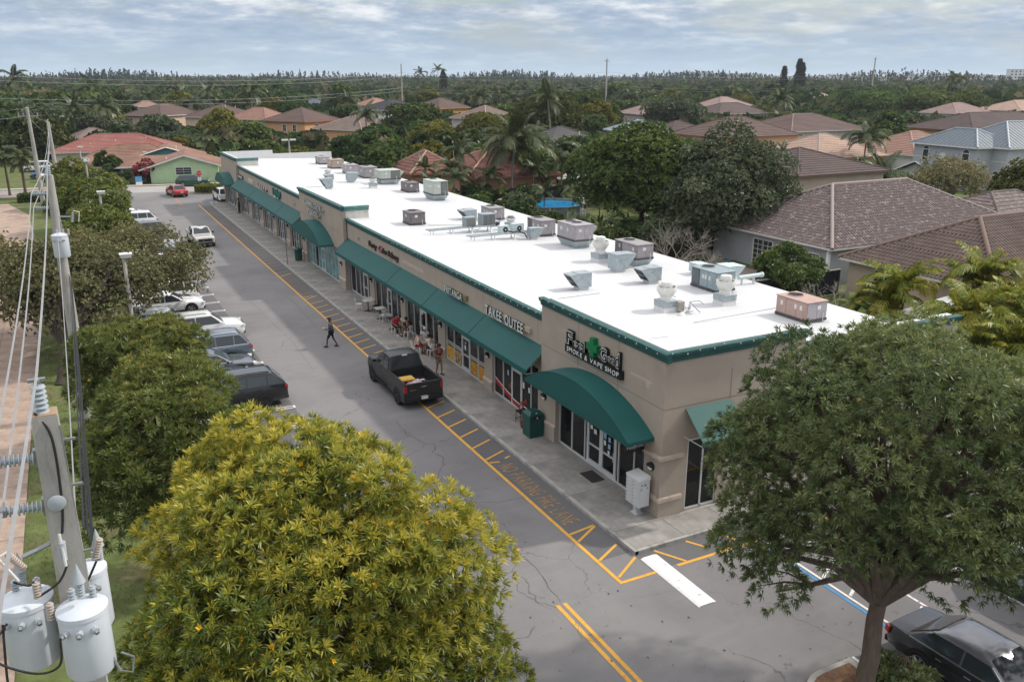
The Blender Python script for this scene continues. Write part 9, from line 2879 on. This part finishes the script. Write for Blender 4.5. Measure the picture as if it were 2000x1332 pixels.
for x, y, s_, kd in ((35.5, 118, .62, 1), (38, 124, .8, 0), (36, 108, .5, 2), (39, 116, .75, 5), (36, 101, .45, 0), (41, 121, .8, 1), (47, 119, .8, 2), (51, 124, .9, 0), (52, 116, .8, 6), (48.5, 90.5, .42, 1), (44, 95, .4, 0), (53.5, 98, .62, 6), (56.5, 102, .75, 1), (61, 98, .8, 6), (60, 106, .8, 3), (64.5, 104, .85, 0), (58.5, 86, .62, 7), (63, 88, .75, 1), (67, 94, .8, 3), (62, 78, .7, 5), (67, 82, .8, 0), (59, 71, .62, 1), (66, 74, .7, 3), (56.5, 77, .5, 2), (71, 88, .8, 2), (40, 92.6, .7, 6), (42.8, 97, .8, 7), (45.5, 94.5, .62, 6), (37, 96, .62, 7), (51, 101, .8, 7), (56, 95, .7, 6),
     (74, 112, .8, 1), (80, 112, .85, 2), (68, 112, .85, 0), (87, 113, .8, 3), (80, 100, .8, 0), (75, 100, .8, 1), (86, 96, .7, 2), (88, 88, .62, 5), (84, 80, .55, 6), (92, 94, .62, 7), (100, 92, .5, 2), (104, 88, .45, 1), (108, 93, .45, 6), (56, 64, .5, 1), (61, 63.5, .42, 0), (46, 60, .42, 3), (44.5, 63, .4, 0), (41, 60.5, .36, 1), (40, 68, .35, 2), (41, 72, .4, 1), (39.5, 77, .42, 0), (42, 80, .4, 3), (39, 84, .4, 1), (38, 88, .4, 2)):
 src = (PR_ + [palm_p, palm_q])[kd]
 o = dup(src, (x, y, 0), pr.uniform(0, 6.28), None, (s_, s_, s_ * pr.uniform(.85, 1.1)), G_ if kd < 6 else 'palms among the houses beyond the shops')
 o['label'] = KN[src.name] + ' ' + where(x, y)
def pine(label, x, y, h, seed):
 rs_ = np.random.RandomState(seed)
 t = thing('pine_tree', label, 'tree', (x, y, 0), 0, 'tall dark pines on the skyline')
 n = 1100
 q = rs_.uniform(0, 1, n) ** 1.1
 rr = (.085 * h * (1 - q) ** .6 + .3) * np.sqrt(rs_.uniform(.25, 1, n)) * (1 + .3 * np.sin(q * 23 + 1))
 a = rs_.uniform(0, 6.283, n)
 P = np.stack([rr * np.cos(a), rr * np.sin(a), h * (.12 + .87 * q)], 1)
 A = unit(np.stack([np.cos(a), np.sin(a), np.full(n, .9)], 1))
 V, F, T = whorls(rs_, P, A, 4, h * .055, h * .010, .2, .9, .1, rs_.uniform(0, 1, n))
 link('crown', npmesh('crown', V, F, T, L_PINE), t)
 MB().tube([(0, 0, 0), (0, 0, h * .95)], [h * .014, h * .004], 6).build('trunk', BARKD, t)
for i, (x, y, h) in enumerate(((381.5, 380, 25), (387, 383, 23), (378, 388, 21), (212, 505, 19), (228, 540, 17))):
 pine(['tallest dark pine on the skyline right of the middle', 'dark pine beside the tallest one on the skyline', 'shorter dark pine behind the tallest one on the skyline', 'dark pine on the skyline near the tall utility pole', 'second dark pine on the skyline near the tall utility pole'][i], x, y, h, 300 + i)
# --- the woods as one mass, to the horizon
rs_ = np.random.RandomState(5)
def wood(n, d0, d1, hmin, hmax, rmin, rmax, kq, a0=-9, a1=64, pine_=0.0):
 a = np.radians(rs_.uniform(a0, a1, n))
 D = np.sqrt(rs_.uniform(d0 ** 2, d1 ** 2, n))
 x, y = D * np.sin(a), D * np.cos(a)
 h = rs_.uniform(hmin, hmax, n) * (.78 + .35 * (np.sin(x * .013 + 1) * np.cos(y * .011) * .5 + .5))
 r = rs_.uniform(rmin, rmax, n)
 isp = rs_.uniform(0, 1, n) < pine_
 r = np.where(isp, r * .38, r)
 h = np.where(isp, h * 1.35, h)
 d = unit(rs_.normal(0, 1, (n, kq, 3)))
 d[..., 2] = np.abs(d[..., 2]) * np.where(rs_.uniform(0, 1, (n, kq)) < .8, 1, -.8)
 rad = np.stack([r, r, h * .42], 1)[:, None, :]
 lump = .82 + .25 * rs_.uniform(0, 1, (n, kq, 1))
 P = np.stack([x, y, h * .58], 1)[:, None, :] + d * rad * lump
 N_ = unit(d + rs_.normal(0, .45, d.shape))
 e1 = unit(np.cross(N_, rs_.normal(0, 1, N_.shape)))
 e2 = np.cross(N_, e1)
 s = (r[:, None, None] * rs_.uniform(.26, .50, (n, kq, 1)))
 V = np.stack([P + e1 * s * 1.15, P + e2 * s * .7, P - e1 * s * 1.1, P - e2 * s * .75], 2).reshape(-1, 3)
 t = np.clip(rs_.beta(1.15, 1.5, n)[:, None] + rs_.normal(0, .10, (n, kq)), 0, 1)
 return V, np.repeat(t.ravel(), 4)
Vs, Ts = [], []
for arg in ((1500, 175, 345, 3.0, 6.0, 2.2, 3.8, 34), (3000, 335, 650, 4.0, 10.5, 2.6, 6.2, 40), (3800, 640, 1150, 6, 13, 4.0, 8.0, 26, -9, 64, .06), (4200, 1100, 2000, 8, 13, 5.5, 9, 16, -9, 64, .12), (3800, 1900, 3300, 10, 15, 8, 13, 12, -9, 64, .2)):
 V, T = wood(*arg)
 if arg[1] == 175:
  keep = np.ones(arg[0], bool)
  c = V.reshape(arg[0], -1, 3).mean(1)
  for i in range(arg[0]):
   for hx, hy, hr in HS:
    dd = math.hypot(c[i, 0] - hx, c[i, 1] - hy)
    if dd < hr + 2.5:
     keep[i] = False
   if c[i, 1] - sl(c[i, 0]) < 146 and c[i, 0] < 30 or (c[i, 0] < 24 and c[i, 1] < 190):
    keep[i] = False
  V = V.reshape(arg[0], -1, 3)[keep].reshape(-1, 3)
  T = T.reshape(arg[0], -1)[keep].ravel()
 Vs.append(V)
 Ts.append(T)
V, T = np.concatenate(Vs), np.concatenate(Ts)
wd_ = link('woods', npmesh('woods', V, np.arange(len(V)).reshape(-1, 4), T, L_WOOD), None, kind='stuff')
tag(wd_, 'dark green mass of woods stretching to the horizon', None)
n = 4200
a = np.radians(rs_.uniform(-8, 63, n))
D = rs_.uniform(900, 1500, n)
dens = np.sin(a * 41) * .5 + np.sin(a * 17 + 1) * .5
sel = rs_.uniform(-1, 1, n) < dens + .45 + .5 * (a > .5)
a, D = a[sel], D[sel]
n = len(a)
h = rs_.uniform(14, 23.5, n) * (.9 + .12 * np.sin(a * 30))
kq = 30
q = rs_.uniform(0, 1, (n, kq))
ph = rs_.uniform(0, 6.283, (n, kq))
rr = (h[:, None] * .23 * (1 - q) ** .8 + .4) * rs_.uniform(.3, 1, (n, kq))
P = np.stack([(D * np.sin(a))[:, None] + rr * np.cos(ph), (D * np.cos(a))[:, None] + rr * np.sin(ph), h[:, None] * (.15 + .85 * q)], 2)
N_ = unit(np.stack([np.cos(ph), np.sin(ph), np.full_like(ph, .3)], 2) + rs_.normal(0, .5, P.shape))
e1 = unit(np.cross(N_, np.array([.2, .1, 1.0])))
e2 = np.cross(N_, e1)
s = (h * .07)[:, None, None] * rs_.uniform(.4, 1.1, (n, kq, 1))
V = np.stack([P + e1 * s * .6, P + e2 * s * 1.2, P - e1 * s * .6, P - e2 * s], 2).reshape(-1, 3)
o = link('treeline', npmesh('treeline', V, np.arange(len(V)).reshape(-1, 4), np.repeat(rs_.uniform(0, 1, n * kq), 4), L_PINE), None, kind='stuff')
tag(o, 'ragged line of pines standing along the horizon')
n = 5200
a = np.radians(rs_.uniform(-8, 62, n))
D = np.sqrt(rs_.uniform(45 ** 2, 260 ** 2, n))
x, y = D * np.sin(a), D * np.cos(a)
keep = ~((x < 38.5) & (y < 127)) & ~((y + .2 * (x - 12) < 141) & (x < 30) & (y > 100)) & ~((x > 39.5) & (x < 50) & (y > 28) & (y < 64)) & ~((x > 84) & (x < 125) & (y > 52) & (y < 73)) & (np.hypot(x - 49.6, y - 86.6) > 5.2) & ~((x < 20) & (y < 176)) & ~((x < 40) & (y < 43))
for hx, hy, hr in HS:
 keep &= np.maximum(np.abs(x - hx), np.abs(y - hy)) > hr * .80
keep &= (np.sin(x * .21 + 2) * np.cos(y * .17) + np.sin(x * .09 - y * .12)) > -.55
P = np.stack([x, y, rs_.uniform(.3, 1.5, n)], 1)[keep]
n = len(P)
V, F, T = whorls(rs_, np.repeat(P, 4, 0) + rs_.normal(0, .55, (n * 4, 3)) * np.array([[1, 1, .5]]), np.tile(np.array([[0, 0, 1.0]]), (n * 4, 1)) + rs_.normal(0, .5, (n * 4, 3)), 4, .75, .24, .3, 1.4, .1, np.clip(rs_.normal(.45, .22, n * 4), 0, 1))
o = link('undergrowth', npmesh('undergrowth', V, F, T, L_MID), None, kind='stuff')
tag(o, 'low bushes and undergrowth between the yards')
n = 26000
x, y = rs_.uniform(-3.05, 2.45, n), 5 + 75 * rs_.uniform(0, 1, n) ** 1.6
P = np.stack([x, y, np.full(n, -.01)], 1)
dens = np.sin(x * 2.1 + y * .7) + np.sin(y * 1.3) * .7 + rs_.normal(0, .7, n)
P = P[dens > -.4]
n = len(P)
V, F, T = whorls(rs_, P, np.tile(np.array([[0, 0, 1.0]]), (n, 1)), 3, .085, .008, .1, .9, .0, np.clip(rs_.normal(.5, .25, n), 0, 1))
o = link('grass', npmesh('grass', V, F, T, leafmat('leaf_grass', [(0, (0.05, 0.07, 0.02)), (.5, (0.10, 0.115, 0.035)), (1, (0.19, 0.155, 0.075))], .3)), None, kind='stuff')
tag(o, 'short patchy grass on the strip between path and parking row')
# --- haze
HAZE_D = 0.00012
if HAZE_D > 0:
 hz_ = MB().box(-2500, 4600, -1200, 4600, -1.05, 27.0)
 m, N, L = newmat('haze_air')
 out = N.new('ShaderNodeOutputMaterial')
 pv = N.new('ShaderNodeVolumePrincipled')
 pv.inputs['Color'].default_value = (0.86, 0.92, 1.0, 1)
 pv.inputs['Density'].default_value = HAZE_D
 pv.inputs['Anisotropy'].default_value = 0.2
 L.new(pv.outputs[0], out.inputs['Volume'])
 ho = hz_.build('haze', m, None, kind='stuff')
 ho.display_type = 'WIRE'
